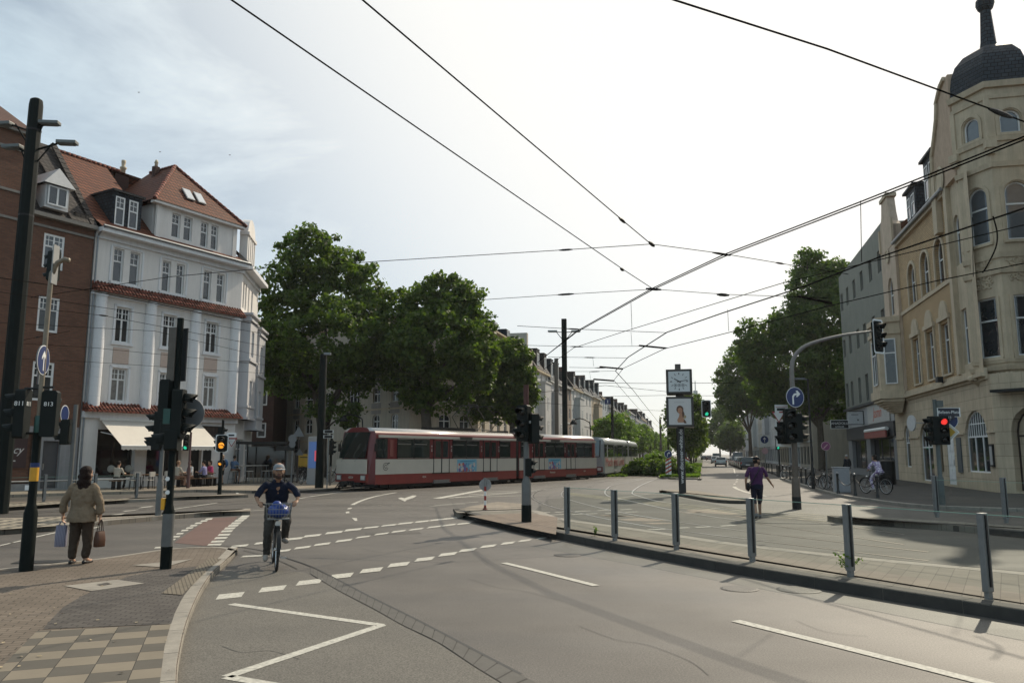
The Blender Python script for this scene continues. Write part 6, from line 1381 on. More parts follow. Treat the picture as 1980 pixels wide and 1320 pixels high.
GREEN_BOX = mat('signal_box_green', (.02,.075,.062), .5, var=.2, scale=3)
def pole_mb(base, zt, r, sleeve=None, n=14, top=None):
    mb = MB()
    if sleeve: mb.lathe([(sleeve[1],-.02),(sleeve[1],sleeve[0]-.12),(r+.005,sleeve[0]),(r,sleeve[0]+.02),(top or r,zt-base[2])], n)
    else: mb.lathe([(r,-.02),(top or r,zt-base[2])], n)
    return mb
def L(base, u, v, dy=0.):                # offset from base of the point seen at (u,v), at the base's depth (+dy)
    return AT(u, v, base[1]+dy) - Vector(base)

# left signal pole (S1)
b = G(50, 1103, ZA); s1 = thing('traffic_signal', 'tall signal pole at the left edge with a blue arrow disc and a curved top', 'traffic signal', b)
tilt = lambda v: 0
zt = HT(97, 520, b) - b.z
mb = MB().lathe([(.098,-.02),(.098,.86),(.066,1.0),(.062,1.02),(.06,2.35)], 14); mb.build('pole', DARK_GREEN, s1, True, angle=40)
MB().lathe([(.0645,1.35),(.0645,1.56)], 14).build('push_button', mat('button_yellow_band', (.62,.31,.02), .5), s1); MB().lathe([(.0648,1.56),(.0648,1.63)], 14).build('blue_band', BLUE_SIGN, s1)
TAN = mat('pole_tan', (.22,.18,.13), .5, var=.2, scale=8)
pt = [(0,0,2.3),(0,0,zt-.3),(.03,0,zt-.05),(.10,-.02,zt+.10),(.22,-.04,zt+.15),(.30,-.05,zt+.13)]
MB().tube(smooth_line(pt, .08), .038, 10).build('arm', TAN, s1, True)
p = L(b, 92, 511); signal(s1, (p.x-.02,p.y+.12,p.z), 285, lit=None, size=.15, dep=.12)
MB().box(p.x+.1,-.06,p.z-.32,p.x+.118,.1,p.z+.32).build('backboard', mat('board_edge_grey', (.3,.3,.29), .5), s1)
p = L(b, 89, 697); disc_sign(s1, (p.x,p.y-.07,p.z), 80, .235, face=[(1,WHITE,None),(.94,BLUE_SIGN,None),(1,WHITE,arrow_up(.24))])
p = L(b, 38, 800); signal(s1, (p.x-.01,p.y-.05,p.z), 262, size=.235, num='811', dep=.15, house=HOUSE); MB().tube([(p.x+.05,0,p.z+.4),(0,0,p.z+.4)], .02, 6).tube([(p.x+.05,0,p.z-.3),(0,0,p.z-.3)], .02, 6).build('bracket', BLACK, s1)
p = L(b, 100, 800); signal(s1, (p.x-.01,p.y+.02,p.z), 350, size=.22, num='813', dep=.15); MB().tube([(p.x,0,p.z+.42),(0,0,p.z+.42)], .02, 6).build('bracket', BLACK, s1)
p = L(b, 84, 820); MB().lathe([(.09,-.13),(.095,-.12),(.095,.12),(.09,.13)], 14, (p.x-.02,-.02,p.z)).build('control_box', GREEN_BOX, s1, True, angle=40)
p = L(b, 75, 690); disc_sign(s1, (p.x-.02,p.y+.06,p.z-.15), 250, (.1,.55), 'rect', face=[(1,RED_SIGN,None),(.85,mat('board_rust', (.12,.06,.04), .7),None)])
p = L(b, 57, 942); MB().obox((p.x+.0,-.068,p.z), .06, .004, .075, mi=0).build('sticker', WHITE, s1)
# grey pole with a round sign behind it
b = Vector((AT(133, 962, 27).x, 27, .12)); s1b = thing('signal_pole', 'thin grey pole with a small round sign beyond the woman in the beige jacket', 'traffic signal', b)
MB().cyl((0,0,-.02),(.0,0,HT(141,782,b)-b.z),.07).build('pole', GREY_PAINT, s1b, True, angle=40)
p = L(b, 131, 800); disc_sign(s1b, (p.x-.1,p.y,p.z), 85, .3, face=[(1,WHITE,None),(.92,BLUE_SIGN,None)])
p = L(b, 121, 835); signal(s1b, (p.x,p.y,p.z), 262, n=2, size=.4, dep=.25); MB().tube([(p.x,0,p.z+.3),(0,0,p.z+.3)], .025, 6).tube([(p.x,0,p.z-.35),(0,0,p.z-.35)], .025, 6).build('bracket', GREY_PAINT, s1b)

# signal pole S2
b = G(320, 1099, ZA); s2 = thing('traffic_signal', 'signal pole on the corner pavement with two pairs of sign plates on top', 'traffic signal', b)
MB().lathe([(.085,-.02),(.085,.32),(.088,.33),(.088,.86),(.06,.97),(.055,.99),(.052,3.95)], 14).build('pole', DARK_GREEN, s2, True, angle=40)
MB().lathe([(.0885,.34),(.0885,.84)], 14).build('sleeve', GREY_PAINT, s2, True, angle=40)
SGB = mat('sign_back_brown', (.10,.085,.07), .6, var=.3, scale=6)
for v0, v1 in ((632,694),(690,738)):
    z0, z1 = HT(335, v1, b)-b.z, HT(335, v0, b)-b.z
    for sx, az, m_ in ((-.09,185,SGB),(.06,205,mat('sign_back_dark', (.03,.032,.034), .5, .3, var=.12))): disc_sign(s2, (sx,-.06 if sx < 0 else .05,(z0+z1)/2), az, (.12,z1-z0-.03), 'rect', back=m_)
p = L(b, 333, 800); signal(s2, (.14,.0,p.z), 84, size=.24, dep=.16); signal(s2, (-.12,.05,L(b,320,772).z), 20, size=.19, dep=.14)
p = L(b, 326, 805); MB().box(-.13,-.13,p.z-.12,-.02,-.02,p.z+.12).build('control_box', GREEN_BOX, s2)
p = L(b, 318, 850); signal(s2, (-.10,-.02,p.z), 262, n=1, size=.28, dep=.2)
MB().lathe([(.25,.0),(.25,.02)], 24, (L(b,353,797).x,.25,L(b,353,797).z), axis='Y').build('sign_back', mat('sign_back', (.16,.165,.17), .5, .3, var=.12), s2)
disc_sign(s2, (L(b,346,838).x,.12,L(b,346,835).z), 0, .17, 'tri_down')
p = L(b, 318, 974); MB().box(-.12,-.05,p.z-.09,-.055,.03,p.z+.09).build('push_button', YELLOW, s2, bevel=.01)
for v, m_ in ((866,RED_SIGN),(951,WHITE),(925,WHITE)): MB().lathe([(.035,-.001),(.035,.001)], 14, (L(b,327,v).x,-.06,L(b,327,v).z), axis='Y').build('sticker', m_, s2)
# S3 behind it
b = G(306, 996, .12); s3 = thing('traffic_signal', 'signal pole with four stacked visors facing left, before the cream awning', 'traffic signal', b)
MB().lathe([(.09,-.02),(.09,.9),(.065,1.0),(.06,1.02),(.055,HT(306,790,b)-b.z)], 14).build('pole', GREY_PAINT, s3, True, angle=40)
p = L(b, 303, 830); signal(s3, (p.x-.03,p.y,p.z), 266, n=3, size=.33, dep=.24, vis=1.1); signal(s3, (p.x+.22,p.y+.05,p.z-.1), 330, n=2, size=.3, dep=.22); p = L(b,297,858); signal(s3, (p.x,p.y-.04,p.z), 266, n=1, size=.3, dep=.24)
# S4 cycle signal, S5 amber signal, S6 right pole
b = G(363, 947, .02); s4 = thing('cycle_signal', 'small cycle signal showing green on a thin brown pole before the cafe', 'traffic signal', b)
MB().lathe([(.09,-.02),(.09,1.1),(.055,1.2),(.055,HT(366,836,b))], 12).build('pole', mat('pole_brown_red', (.10,.045,.04), .6, var=.2), s4, True, angle=40); p = L(b, 359, 855); signal(s4, (p.x,p.y,p.z), 172, size=.26, lit='green', dep=.2)
b = G(424, 958, .02); s5 = thing('traffic_signal', 'signal lit amber in a white bordered board at the island before the cafe', 'traffic signal', b)
MB().lathe([(.09,-.02),(.085,1.5),(.06,1.6),(.055,HT(428,812,b))], 12).build('pole', DARK_GREEN, s5, True, angle=40)
p = L(b, 432, 857); o = signal(s5, (p.x,p.y-.2,p.z), 172, n=2, size=.34, board=(.56,.78), lit='amber')
o.children[2].data = o.children[2].data.copy() if 0 else o.children[2].data
p = L(b, 432, 861); MB().lathe([(.01,-.04),(.12,-.03),(.135,0)], 18, (p.x,p.y-.28,p.z), axis='Y').build('lens', LIT['yellow'], s5, True)
p = L(b, 417, 855); signal(s5, (p.x,p.y+.1,p.z), 260, n=3, size=.26, dep=.22, vis=.6); p = L(b, 430, 832); signal(s5, (p.x+.02,p.y+.1,p.z), 95, n=1, size=.24)
p = L(b, 427, 896); signal(s5, (p.x,p.y-.1,p.z), 172, n=1, size=.2, lit='yellow', dep=.12)
p = L(b, 447, 855); disc_sign(s5, (p.x,p.y+.05,p.z), 165, .24, 'tri_down', face=[(1,RED_SIGN,None),(.72,mat('sign_white_face', (.6,.6,.58), .5),None)]); disc_sign(s5, (p.x-.02,p.y+.05,p.z+.34), 165, (.42,.2), 'rect', face=[(1,WHITE,None),(.9,BLACK,rect(-.12,-.05,.12,.02))])
b = G(1018, 1009, .15); s6 = thing('traffic_signal', 'signal pole at the tip of the glass railed platform, before the red tram', 'traffic signal', b)
MB().lathe([(.128,-.02),(.128,.42),(.125,.43)], 14).build('base_sleeve', DARK_GREEN, s6, True, angle=40)
MB().lathe([(.122,.4),(.122,.98),(.08,1.1),(.076,1.12),(.07,2.0),(.068,HT(1018,800,b)-b.z)], 14).build('pole', GREY_PAINT, s6, True, angle=40); MB().lathe([(.069,HT(1018,800,b)-b.z),(.069,HT(1018,744,b)-b.z)], 14).build('pole_top', mat('pole_rust', (.085,.03,.024), .7, var=.3), s6)
p = L(b, 1014, 818); signal(s6, (p.x-.06,p.y-.12,p.z), 205, size=.29, dep=.22, vis=1.2); p = L(b, 1038, 828); signal(s6, (p.x,p.y+.02,p.z), 60, size=.24, dep=.22, num='810'); p = L(b, 1028, 903); signal(s6, (p.x,p.y,p.z), 95, n=2, size=.2, dep=.16); p = L(b,1008,833); signal(s6, (p.x-.05,p.y,p.z), 265, n=1, size=.22, dep=.2)
# S7 mast arm
b = G(1541, 983, 0.02); s7 = thing('mast_arm_signal', 'tall grey mast with a curved arm carrying a signal over the road on the right', 'traffic signal', b)
Y7 = b.y; A = [L(b,1541,983), L(b,1538,900), L(b,1533,760), L(b,1531,712), L(b,1536,690), L(b,1552,672), L(b,1580,660), L(b,1630,648), L(b,1690,640)]
A[0] = Vector((0,0,-.02))
MB().lathe([(.15,-.02),(.15,.4)], 14).build('base_sleeve', BLACK, s7); MB().lathe([(.146,.4),(.13,.95),(.1,1.05)], 14).tube([(0,0,1.0),A[2]], [.098,.085], 12).build('pole', mat('mast_rusty', (.11,.085,.065), .6, var=.35, scale=5), s7, True, angle=40)
P = smooth_line(A[2:], .15); MB().tube(P, [.085-.05*i/len(P) for i in range(len(P))], 10).build('arm', mat('mast_grey', (.20,.18,.16), .5, var=.25, scale=5), s7, True)
p = L(b, 1700, 650); signal(s7, (p.x,p.y,p.z), 150, size=.33, dep=.18, board=(.56,1.22))
p = L(b, 1535, 768); disc_sign(s7, (p.x,p.y-.12,p.z), 165, .35, face=[(1,WHITE,None),(.95,BLUE_SIGN,None),(1,WHITE,arrow_turn(.42))])
p = L(b, 1527, 823); signal(s7, (p.x,p.y-.14,p.z), 182, size=.37, dep=.26); p = L(b, 1552, 827); signal(s7, (p.x-.04,p.y,p.z), 95, size=.31, dep=.3); p = L(b, 1515, 836); signal(s7, (p.x-.02,p.y+.1,p.z-.05), 262, n=2, size=.31, dep=.25, board=None)
p = L(b, 1518, 836); disc_sign(s7, (p.x,p.y+.22,p.z), 180, (.5,.95), 'rect', face=[(1,WHITE,None),(.8,BLACK,None)]); p = L(b, 1508, 806); disc_sign(s7, (p.x,p.y+.12,p.z), 190, .23, 'tri_down', face=[(1,RED_SIGN,None),(.75,mat('sign_white_face', (.6,.6,.58), .5),None)]); p = L(b, 1513, 790); disc_sign(s7, (p.x,p.y+.12,p.z), 178, (.46,.3), 'rect', face=[(1,mat('sign_white_face', (.6,.6,.58), .5),None),(1,BLACK,rect(-.16,-.06,.14,.03)),(1,RED_SIGN,rect(-.2,.06,.2,.075))])
# S8 by the corner house
b = G(1822, 976, .12); s8 = thing('traffic_signal', 'signal showing red with a street name plate before the ornate corner house', 'traffic signal', b)
MB().lathe([(.11,-.02),(.11,.9),(.075,1.0),(.065,HT(1808,772,b)-b.z)], 14).build('pole', mat('pole_grey_green', (.085,.10,.095), .5, var=.25, scale=4), s8, True, angle=40)
kx = lambda v: L(b, 1811 + (v-772)*.054, v)
p = L(b, 1819, 832); signal(s8, (p.x+.05,p.y-.15,p.z), 196, size=.31, lit='red', dep=.22); p = L(b, 1798, 832); signal(s8, (p.x,p.y-.05,p.z), 262, size=.31, dep=.26)
p = L(b, 1829, 797); sp_ = disc_sign(s8, (p.x+.05,p.y-.08,p.z), 185, (.78,.32), 'rect', face=[(1,WHITE,None),(.9,mat('plate_dark', (.02,.02,.03), .5),None)]); lettering('Belsen-Platz', .15, T((0,-.012,0)) @ RX, WHITE, sp_)
p = L(b, 1828, 806); sp_ = disc_sign(s8, (p.x+.05,p.y-.09,p.z-.02), 185, (.42,.13), 'rect', face=[(1,mat('plate_dark', (.02,.02,.03), .5),None)]); lettering('2-13', .11, T((0,-.008,0)) @ RX, WHITE, sp_)
p = L(b, 1835, 812); disc_sign(s8, (p.x,p.y+.05,p.z), 192, .32, face=[(1,WHITE,None),(.95,BLUE_SIGN,None),(1,WHITE,arrow_turn(.38))]); p = L(b, 1836, 835); disc_sign(s8, (p.x,p.y-.05,p.z), 192, .29, 'diamond', face=[(1,WHITE,None),(.9,mat('sign_cream', (.5,.47,.40), .5),None),(.58,mat('sign_gold', (.42,.25,.01), .5),None)]); p = L(b,1812,780); MB().box(.02,-.1,p.z-.12,.25,.06,p.z+.1).build('camera_box', mat('box_grey', (.10,.11,.10), .5), s8)
# overhead and distant signals
def small_signal(u, vb, v, top, az, lit, lab, Y, arm=None, board=None, size=.3, n=3):
    b = Vector((AT(u, vb, Y).x, Y, .1)); t = thing('traffic_signal', lab, 'traffic signal', b)
    MB().lathe([(.08,-.02),(.065,HT(u, top, b)-b.z)], 10).build('pole', DARK_GREEN, t, True, angle=40)
    p = L(b, arm or u, v); signal(t, (p.x,p.y-.15,p.z), az, n=n, lit=lit, size=size, board=board)
    if arm: q_ = L(b,u,top); MB().tube([(0,0,q_.z-.1),(p.x,0,p.z+.1)], .04, 6).build('arm', DARK_GREEN, t)
    return t
small_signal(1312, 925, 790, 800, 180, 'green', 'green lit overhead signal on an arm right of the clock column', 62, 1365, (.75,1.35), .4)
small_signal(1508, 915, 858, 845, 182, 'green', 'distant signal showing green beside the mast arm pole', 74, 1503, None, .34)
small_signal(815, 940, 790, 800, 262, None, 'signal hung from a thin arm above the roof of the red tram', 64, 757, None, .3)
small_signal(638, 940, 865, 838, 95, None, 'signal and street plates on a thin pole just left of the red tram', 49, 645, None, .28)
b = G(470, 962, .02)
# round sign on the red and white post
b = G(938, 985, .14); t = thing('traffic_sign', 'back of a round sign on a short red and white striped post', 'sign', b)
pr = [HT(938,v,b)-b.z for v in (985,937)]
for i in range(5): MB().cyl((0,0,.42*i/5*1.7-.0),(0,0,.42*(i+1)/5*1.7),.035).build('post_band', WHITE if i % 2 else RED_SIGN, t)
MB().cyl((0,0,.7),(0,0,HT(938,924,b)-b.z),.034).build('post', GREY_STEEL, t); disc_sign(t, (0,.05,HT(938,937,b)-b.z), 5, .19, back=mat('sign_back_pale', (.26,.26,.26), .45, .3, var=.2)); MB().lathe([(.09,0),(.05,.05),(.04,.09)], 12).build('foot', mat('rust', (.12,.03,.02), .7), t)

# catenary poles
def twin_lamp(t, z, span, az, h=.25, drop=.0):
    ax = Vector((math.cos(az), math.sin(az), 0)); mb = MB()
    for s in (-1,1):
        mb.tube([(0,0,z), tuple(ax*s*span*.55+Vector((0,0,z+.04)))], .035, 6); mb.tube([(0,0,z-.75), tuple(ax*s*span*.5+Vector((0,0,z)))], .03, 6)
    mb.build('lamp_arm', DARK_GREEN, t)
    for s in (-1,1):
        c = ax*s*span*.78; l = MB().obox((c.x,c.y,z+.10), span*.62, .3, .13, az).obox((c.x,c.y,z+.03), span*.5, .2, .05, az).build('lamp_head', mat('lamp_head_grey', (.30,.31,.30), .45, .3), t, bevel=.03)
b = Vector((AT(-2,993,25.2).x, 25.2, .02)); t = thing('catenary_pole', 'thick dark pole carrying street lamps at the left edge of the picture', 'pole', b)
zt = HT(62,192,b); MB().lathe([(.255,-.02),(.24,zt*.5),(.215,zt-.25),(.19,zt-.06),(.1,zt)], 10).build('pole', DARK_GREEN, t, True, angle=30)
for v, m_ in ((255,1),(420,1)): MB().lathe([(.232,HT(55,v,b)),(.232,HT(55,v,b)+.06)], 10).build('clamp', BLACK, t)
LH = mat('lamp_head_dull', (.13,.14,.135), .5, .2)
for u, v, du, dv in ((96,238,-60,20),(130,276,-72,-10),(6,240,48,20),(24,284,28,-8)):
    p = L(b,u,v); q_ = Vector((0,0,p.z-.15)); MB().tube([(0,0,p.z-.3),tuple(p*.75+Vector((0,0,p.z*.25-.02)))], .035, 6).tube([(0,0,p.z-.95),tuple(p*.6+Vector((0,0,p.z*.4)))], .025, 6).build('lamp_arm', DARK_GREEN, t); MB().obox(p, .64, .28, .12, .1 if u > 50 else -.1).obox(p-Vector((0,0,.07)), .52, .2, .04, .1).build('lamp_head', LH, t, bevel=.03)
b = G(617, 943, .12); t = thing('catenary_pole', 'dark green round pole before the tallest plane tree, left of the red tram', 'pole', b); zt = HT(624,684,b)-b.z
MB().lathe([(.225,-.02),(.19,zt-.1),(.15,zt)], 12).build('pole', DARK_GREEN, t, True, angle=40); MB().obox((.25,-.2,zt-.02), .35, .2, .12).build('camera_unit', GREY_STEEL, t)
def cpole(u, vtop, Y, r, lab, m=DARK_GREEN, lamps=False, sign=False):
    b = Vector((AT(u, 870, Y).x, Y, .02)); t = thing('catenary_pole', lab, 'pole', b, 0, 'catenary poles along the tram line'); zt = HT(u, vtop, b)
    MB().obox((0,0,zt/2), r*2, r*1.6, zt, -ST_A).build('pole', m, t)
    if lamps: twin_lamp(t, HT(u,643,b), 1.2, 0)
    if sign: p = L(b, u-10, 776); disc_sign(t, (p.x,p.y,p.z), 180, (.8,.75), 'rect', face=[(1,BLUE_SIGN,None),(1,WHITE,rect(-.05,-.2,.05,.2))]); p = L(b,u-18,772); MB().tube([(0,0,p.z+.25),(p.x-1.2,0,p.z+.3)], .03, 5).tube([(0,0,L(b,u,797).z),(L(b,u-26,0).x,0,L(b,u,797).z),(L(b,u-27,0).x,0,L(b,u,800).z)], .035, 5).build('bracket', BLACK, t)
    return t
cpole(1093, 617, 62, .19, 'dark pole with twin street lamps behind the rear half of the red tram', lamps=True)
cpole(1077, 693, 86, .2, 'brownish pole just left of the pole with twin lamps', mat('pole_brown', (.10,.09,.08), .6, var=.2))
cpole(1185, 767, 112, .19, 'pole with a small blue sign above the second tram', sign=True)
cpole(1278, 810, 128, .16, 'slim brown pole between the bushes and the clock column', mat('pole_brown2', (.13,.10,.075), .6, var=.2))
cpole(1292, 832, 150, .14, 'thin far pole directly left of the clock column')
# street lamp at the right pavement
b = G(1573, 944, .12); t = thing('street_lamp', 'slim black street lamp with a short flat head on the right pavement', 'street lamp', b); zt = HT(1583,732,b)-b.z
MB().lathe([(.09,-.02),(.085,1.0),(.06,1.1),(.05,zt)], 10).build('pole', BLACK, t, True, angle=40); MB().tube([(0,0,zt-.05),(-.25,0,zt),(-.4,0,zt)], .035, 6).obox((-.55,0,zt), .75, .24, .09).build('lamp_head', mat('lamp_head_dark', (.10,.11,.11), .4), t)
# lantern arms over the tram
for u, v, Y, sgn, lab in ((700,805,58,-1,'old style lantern on a curved arm above the front of the red tram'),(1112,812,66,1,'lantern on a curved arm above the tail of the red tram')):
    b = Vector((AT(u+ (0 if sgn < 0 else 30),870,Y).x, Y, .1)); t = thing('street_lamp', lab, 'street lamp', b); p = L(b,u,v); z0 = p.z
    MB().tube(smooth_line([(0,0,0),(0,0,z0-.7),(-.2*1,0,z0-.1),(-.9,0,z0+.15),(-1.4,0,z0)], .2), .05, 7).build('pole', BLACK, t, True); MB().lathe([(.05,.3),(.2,.1),(.32,-.1),(.3,-.14)], 12, (-1.4,0,z0-.2)).build('lantern', BLACK, t, True)

# clock and advertising column
b = G(1320, 953, .12); t = thing('clock_column', 'black advertising column with a cube clock on top of a poster box', 'clock', b, R(-13))
zz = [HT(1315,v,b)-b.z for v in (826,768,763,716,704)]
MB().box(-.16,-.16,-.02,.16,.16,zz[0]).build('column', mat('column_black', (.010,.010,.011), .35, var=.1), t, bevel=.03)
FRM = mat('clock_frame', (.03,.026,.022), .4, var=.15)
def cube(z0, z1, w_, nm, facem):
    c = MB().box(-w_/2,-w_/2,z0,w_/2,w_/2,z1).build(nm, FRM, t, bevel=.02)
    for k in range(4):
        Mk = Matrix.Rotation(k*math.pi/2,4,'Z'); f = MB().quad((-w_/2+.11,-w_/2-.004,z0+.10),(w_/2-.11,-w_/2-.004,z0+.10),(w_/2-.11,-w_/2-.004,z1-.10),(-w_/2+.11,-w_/2-.004,z1-.10)); f.xform(Mk); f.build('face', facem, c)
    return c
cw = 1.16
ck = cube(zz[2], zz[3], cw, 'clock', mat('clock_white', (.62,.64,.64), .35, var=.03)); ad_ = cube(zz[0], zz[1], cw+.05, 'poster_box', mat('poster_white', (.60,.575,.56), .35, var=.04))
MB().box(-.18,-.18,zz[1],.18,.18,zz[2]).build('neck', FRM, t); MB().box(-.18,-.1,zz[3],.08,.1,zz[4]).build('top_post', mat('post_weathered', (.12,.10,.085), .7, var=.3), t)
INK = mat('ink_black', (.02,.02,.022), .5)
for k in (0,3):
    Mk = Matrix.Rotation(k*math.pi/2,4,'Z'); mb = MB(); zc = (zz[2]+zz[3])/2; y = -cw/2-.008; r_ = .40
    for h_ in range(12):
        a = math.pi*2*h_/12; d = Vector((math.sin(a),0,math.cos(a))); n_ = Vector((math.cos(a),0,-math.sin(a))); wd = .012 if h_ % 3 else .018; l0 = r_-.09
        q_ = [Vector((0,y,zc))+d*l0-n_*wd, Vector((0,y,zc))+d*l0+n_*wd, Vector((0,y,zc))+d*r_+n_*wd, Vector((0,y,zc))+d*r_-n_*wd]; mb.add(q_, [(0,3,2,1)])
    for cx in (-.17,0,.17):
        for j in range(14):
            a0, a1 = 6.283*j/14, 6.283*(j+1)/14; mb.add([(cx+.055*math.cos(a0),y,zc-.17+.055*math.sin(a0)),(cx+.07*math.cos(a0),y,zc-.17+.07*math.sin(a0)),(cx+.07*math.cos(a1),y,zc-.17+.07*math.sin(a1)),(cx+.055*math.cos(a1),y,zc-.17+.055*math.sin(a1))], [(0,1,2,3)])
        mb.add([(cx-.02,y,zc-.2),(cx+.02,y,zc-.2),(cx+.02,y,zc-.14),(cx-.02,y,zc-.14)], [(0,1,2,3)])
    mb.xform(Mk); mb.build('dial_marks', INK, ck)
    for deg, ln, wd in ((302,.26,.024),(80,.38,.015)):
        a = R(deg); d = Vector((math.sin(a),0,math.cos(a))); n_ = Vector((math.cos(a),0,-math.sin(a))); o = Vector((0,y-.008,zc)); hm = MB().add([o-d*.09-n_*wd,o-d*.09+n_*wd,o+d*ln+n_*wd*.7,o+d*ln-n_*wd*.7], [(0,3,2,1)]); hm.xform(Mk); hm.build('clock_hand', INK, ck)
    # poster: a smiling woman with brown hair, bare shoulders
    zc = (zz[0]+zz[1])/2-.06; y = -cw/2-.036; SKIN_P = mat('poster_skin', (.44,.22,.13), .5, var=.12); HAIR_P = mat('poster_hair', (.12,.055,.03), .5, var=.2)
    def blob(pts, m_, nm, d):
        g_ = MB().add([(x,y-d,zc+z) for x, z in pts], [tuple(range(len(pts)))]); g_.xform(Mk); g_.build(nm, m_, ad_)
    el = lambda cx, cz, rx, rz, n=18: [(cx+rx*math.cos(6.283*j/n), cz+rz*math.sin(6.283*j/n)) for j in range(n)]
    blob([(.15,.1),(.2,-.05),(.14,-.22),(.24,-.36),(.28,-.46),(.18,-.46),(.08,-.3),(.06,0),(.02,.2),(.1,.2)], HAIR_P, 'portrait_hair', .001); blob(el(0,.16,.155,.18), HAIR_P, 'portrait_hair', .002)
    blob([(-.02,.0),(.09,-.02),(.1,-.16),(.17,-.28),(.14,-.42),(-.1,-.42),(-.13,-.3),(-.05,-.17)], SKIN_P, 'portrait_shoulders', .003); blob(el(.005,.1,.105,.145), SKIN_P, 'portrait_face', .004)
    for ex in (-.04,.05): blob(el(ex,.13,.018,.009,8), INK, 'portrait_eye', .005)
    blob(el(.008,.035,.035,.012,10), mat('poster_lips', (.4,.10,.09), .5), 'portrait_mouth', .005); blob(el(.004,.075,.014,.02,8), mat('poster_skin_shade', (.34,.155,.09), .5), 'portrait_nose', .005); blob(el(.2,-.17,.07,.08,10), mat('poster_gold', (.36,.27,.14), .5), 'portrait_flower', .0005)
    blob([(-.25,.47),(.2,.47),(.2,.49),(-.25,.49)], mat('poster_grey', (.45,.43,.42), .5), 'caption', .001)
lettering('www.discover-white.de', .235, T((0,-.165,(zz[0]*.56))) @ Matrix.Rotation(math.pi/2,4,'X') @ Matrix.Rotation(math.pi/2,4,'Z'), WHITE, t, xs=1.08)
# striped beacons on the median tip
for i, (u, v, lab) in enumerate(((1293,922,'red and white striped beacon with a round blue sign left of the clock column'),(1329,917,'red and white striped beacon right behind the clock column'))):
    b = G(u, v, .12); t = thing('beacon', lab, 'beacon', b, 0, 'striped beacons on the median tip'); mb = MB().box(-.22,-.03,.2,.22,.0,1.35); mb.build('board', WHITE, t); st_ = MB()
    for k in range(4): z0 = .25+k*.3; st_.xz([(-.22,z0+.25 if i else z0),(.22,z0 if i else z0+.25),(.22,(z0 if i else z0+.25)+.14),(-.22,(z0+.25 if i else z0)+.14)], -.036, -.03)
    st_.build('stripes', mat('beacon_red', (.40,.06,.03), .5), t); MB().cyl((0,0,-.02),(0,0,1.9),.035).build('post', GREY_STEEL, t)
    if i == 0: disc_sign(t, (0,-.05,1.75), 180, .3, face=[(1,WHITE,None),(.93,BLUE_SIGN,None),(1,WHITE,arrow_turn(.3))])
# no-parking sign
b = G(1601, 948, .12); t = thing('traffic_sign', 'round violet tinted no stopping sign on a thin post by the right kerb', 'sign', b); MB().cyl((0,0,-.02),(0,0,HT(1600,856,b)-b.z),.03).build('post', GREY_PAINT, t)
disc_sign(t, (0,-.04,HT(1600,862,b)-b.z), 185, .22, face=[(1,mat('sign_pinkish', (.45,.28,.3), .5),None),(.88,mat('sign_violet', (.16,.03,.09), .5),None),(1,mat('sign_pinkish', (.45,.28,.3), .5),[(-.13,-.1),(-.1,-.13),(.1,.07),(.07,.1)])])
b = G(1472, 915, .05); t = thing('traffic_sign', 'blue round arrow sign on a pale board far along the right kerb', 'sign', ST(6.6, 92, .12)); MB().cyl((0,0,-.02),(0,0,3.9),.05).build('post', GREY_PAINT, t); disc_sign(t, (0,-.06,3.2), 185, (1.1,1.3), 'rect', face=[(1,mat('sign_white_face', (.6,.6,.58), .5),None),(1,BLUE_SIGN,[(.42*math.cos(6.283*k/24),.15+.42*math.sin(6.283*k/24)) for k in range(24)]),(1,WHITE,[(x,z+.15) for x,z in arrow_up(.4)])])
disc_sign(t, (0,-.06,2.1), 185, .35, face=[(1,mat('sign_pinkish', (.45,.28,.3), .5),None)])
# bollards with chains
BOL = mat('bollard_black', (.018,.018,.017), .5, var=.2)
me_b = None; bl = [(1697,962),(1654,958.6),(1621,953.8),(1568,938.5),(1559,936),(1550,933.5),(1538,929.5),(1528,926.5),(1521,924.5),(1514,922.5),(1506,921.5),(1503,920.5),(1493,916),(1487,914),(1483,913),(1478,911),(1474,910)]
ordi = ['nearest','second','third','fourth','fifth','sixth','seventh','eighth','ninth','tenth','eleventh','twelfth','thirteenth','fourteenth','fifteenth','sixteenth','farthest']
proto = None; bol = []
for i, (u, v) in enumerate(bl):
    p = G(u, v, .12)
    if proto is None:
        t = thing('bollard', '', 'bollard', p, 0, 'black bollards along the right kerb'); proto = t
        MB().lathe([(.075,-.02),(.07,.1),(.05,.14),(.048,.8),(.06,.82),(.06,.86),(.045,.88)], 12).build('post', BOL, t, True, angle=40); MB().ell((0,0,.91),.06,.06,.035).build('cap', mat('bollard_cap', (.3,.3,.3), .35, .3), t, True)
    else: t = copy_tree(proto); t.location = p
    t['label'] = ordi[i] + ' black bollard along the right kerb, counted from the glass railing end'; bol.append(p)
for i in range(2):
    a, c = bol[i]+Vector((0,0,.75)), bol[i+1]+Vector((0,0,.75)); t = MB(); n_ = 18; P = [a.lerp(c,k/n_)-Vector((0,0,.35*4*(k/n_)*(1-k/n_))) for k in range(n_+1)]
    o = t.tube(P, .016, 6).build('chain', BOL); tag(o, ('black chain sagging between the nearest two bollards', 'black chain sagging between the second and third bollards')[i], 'chain', 'chains between the bollards')
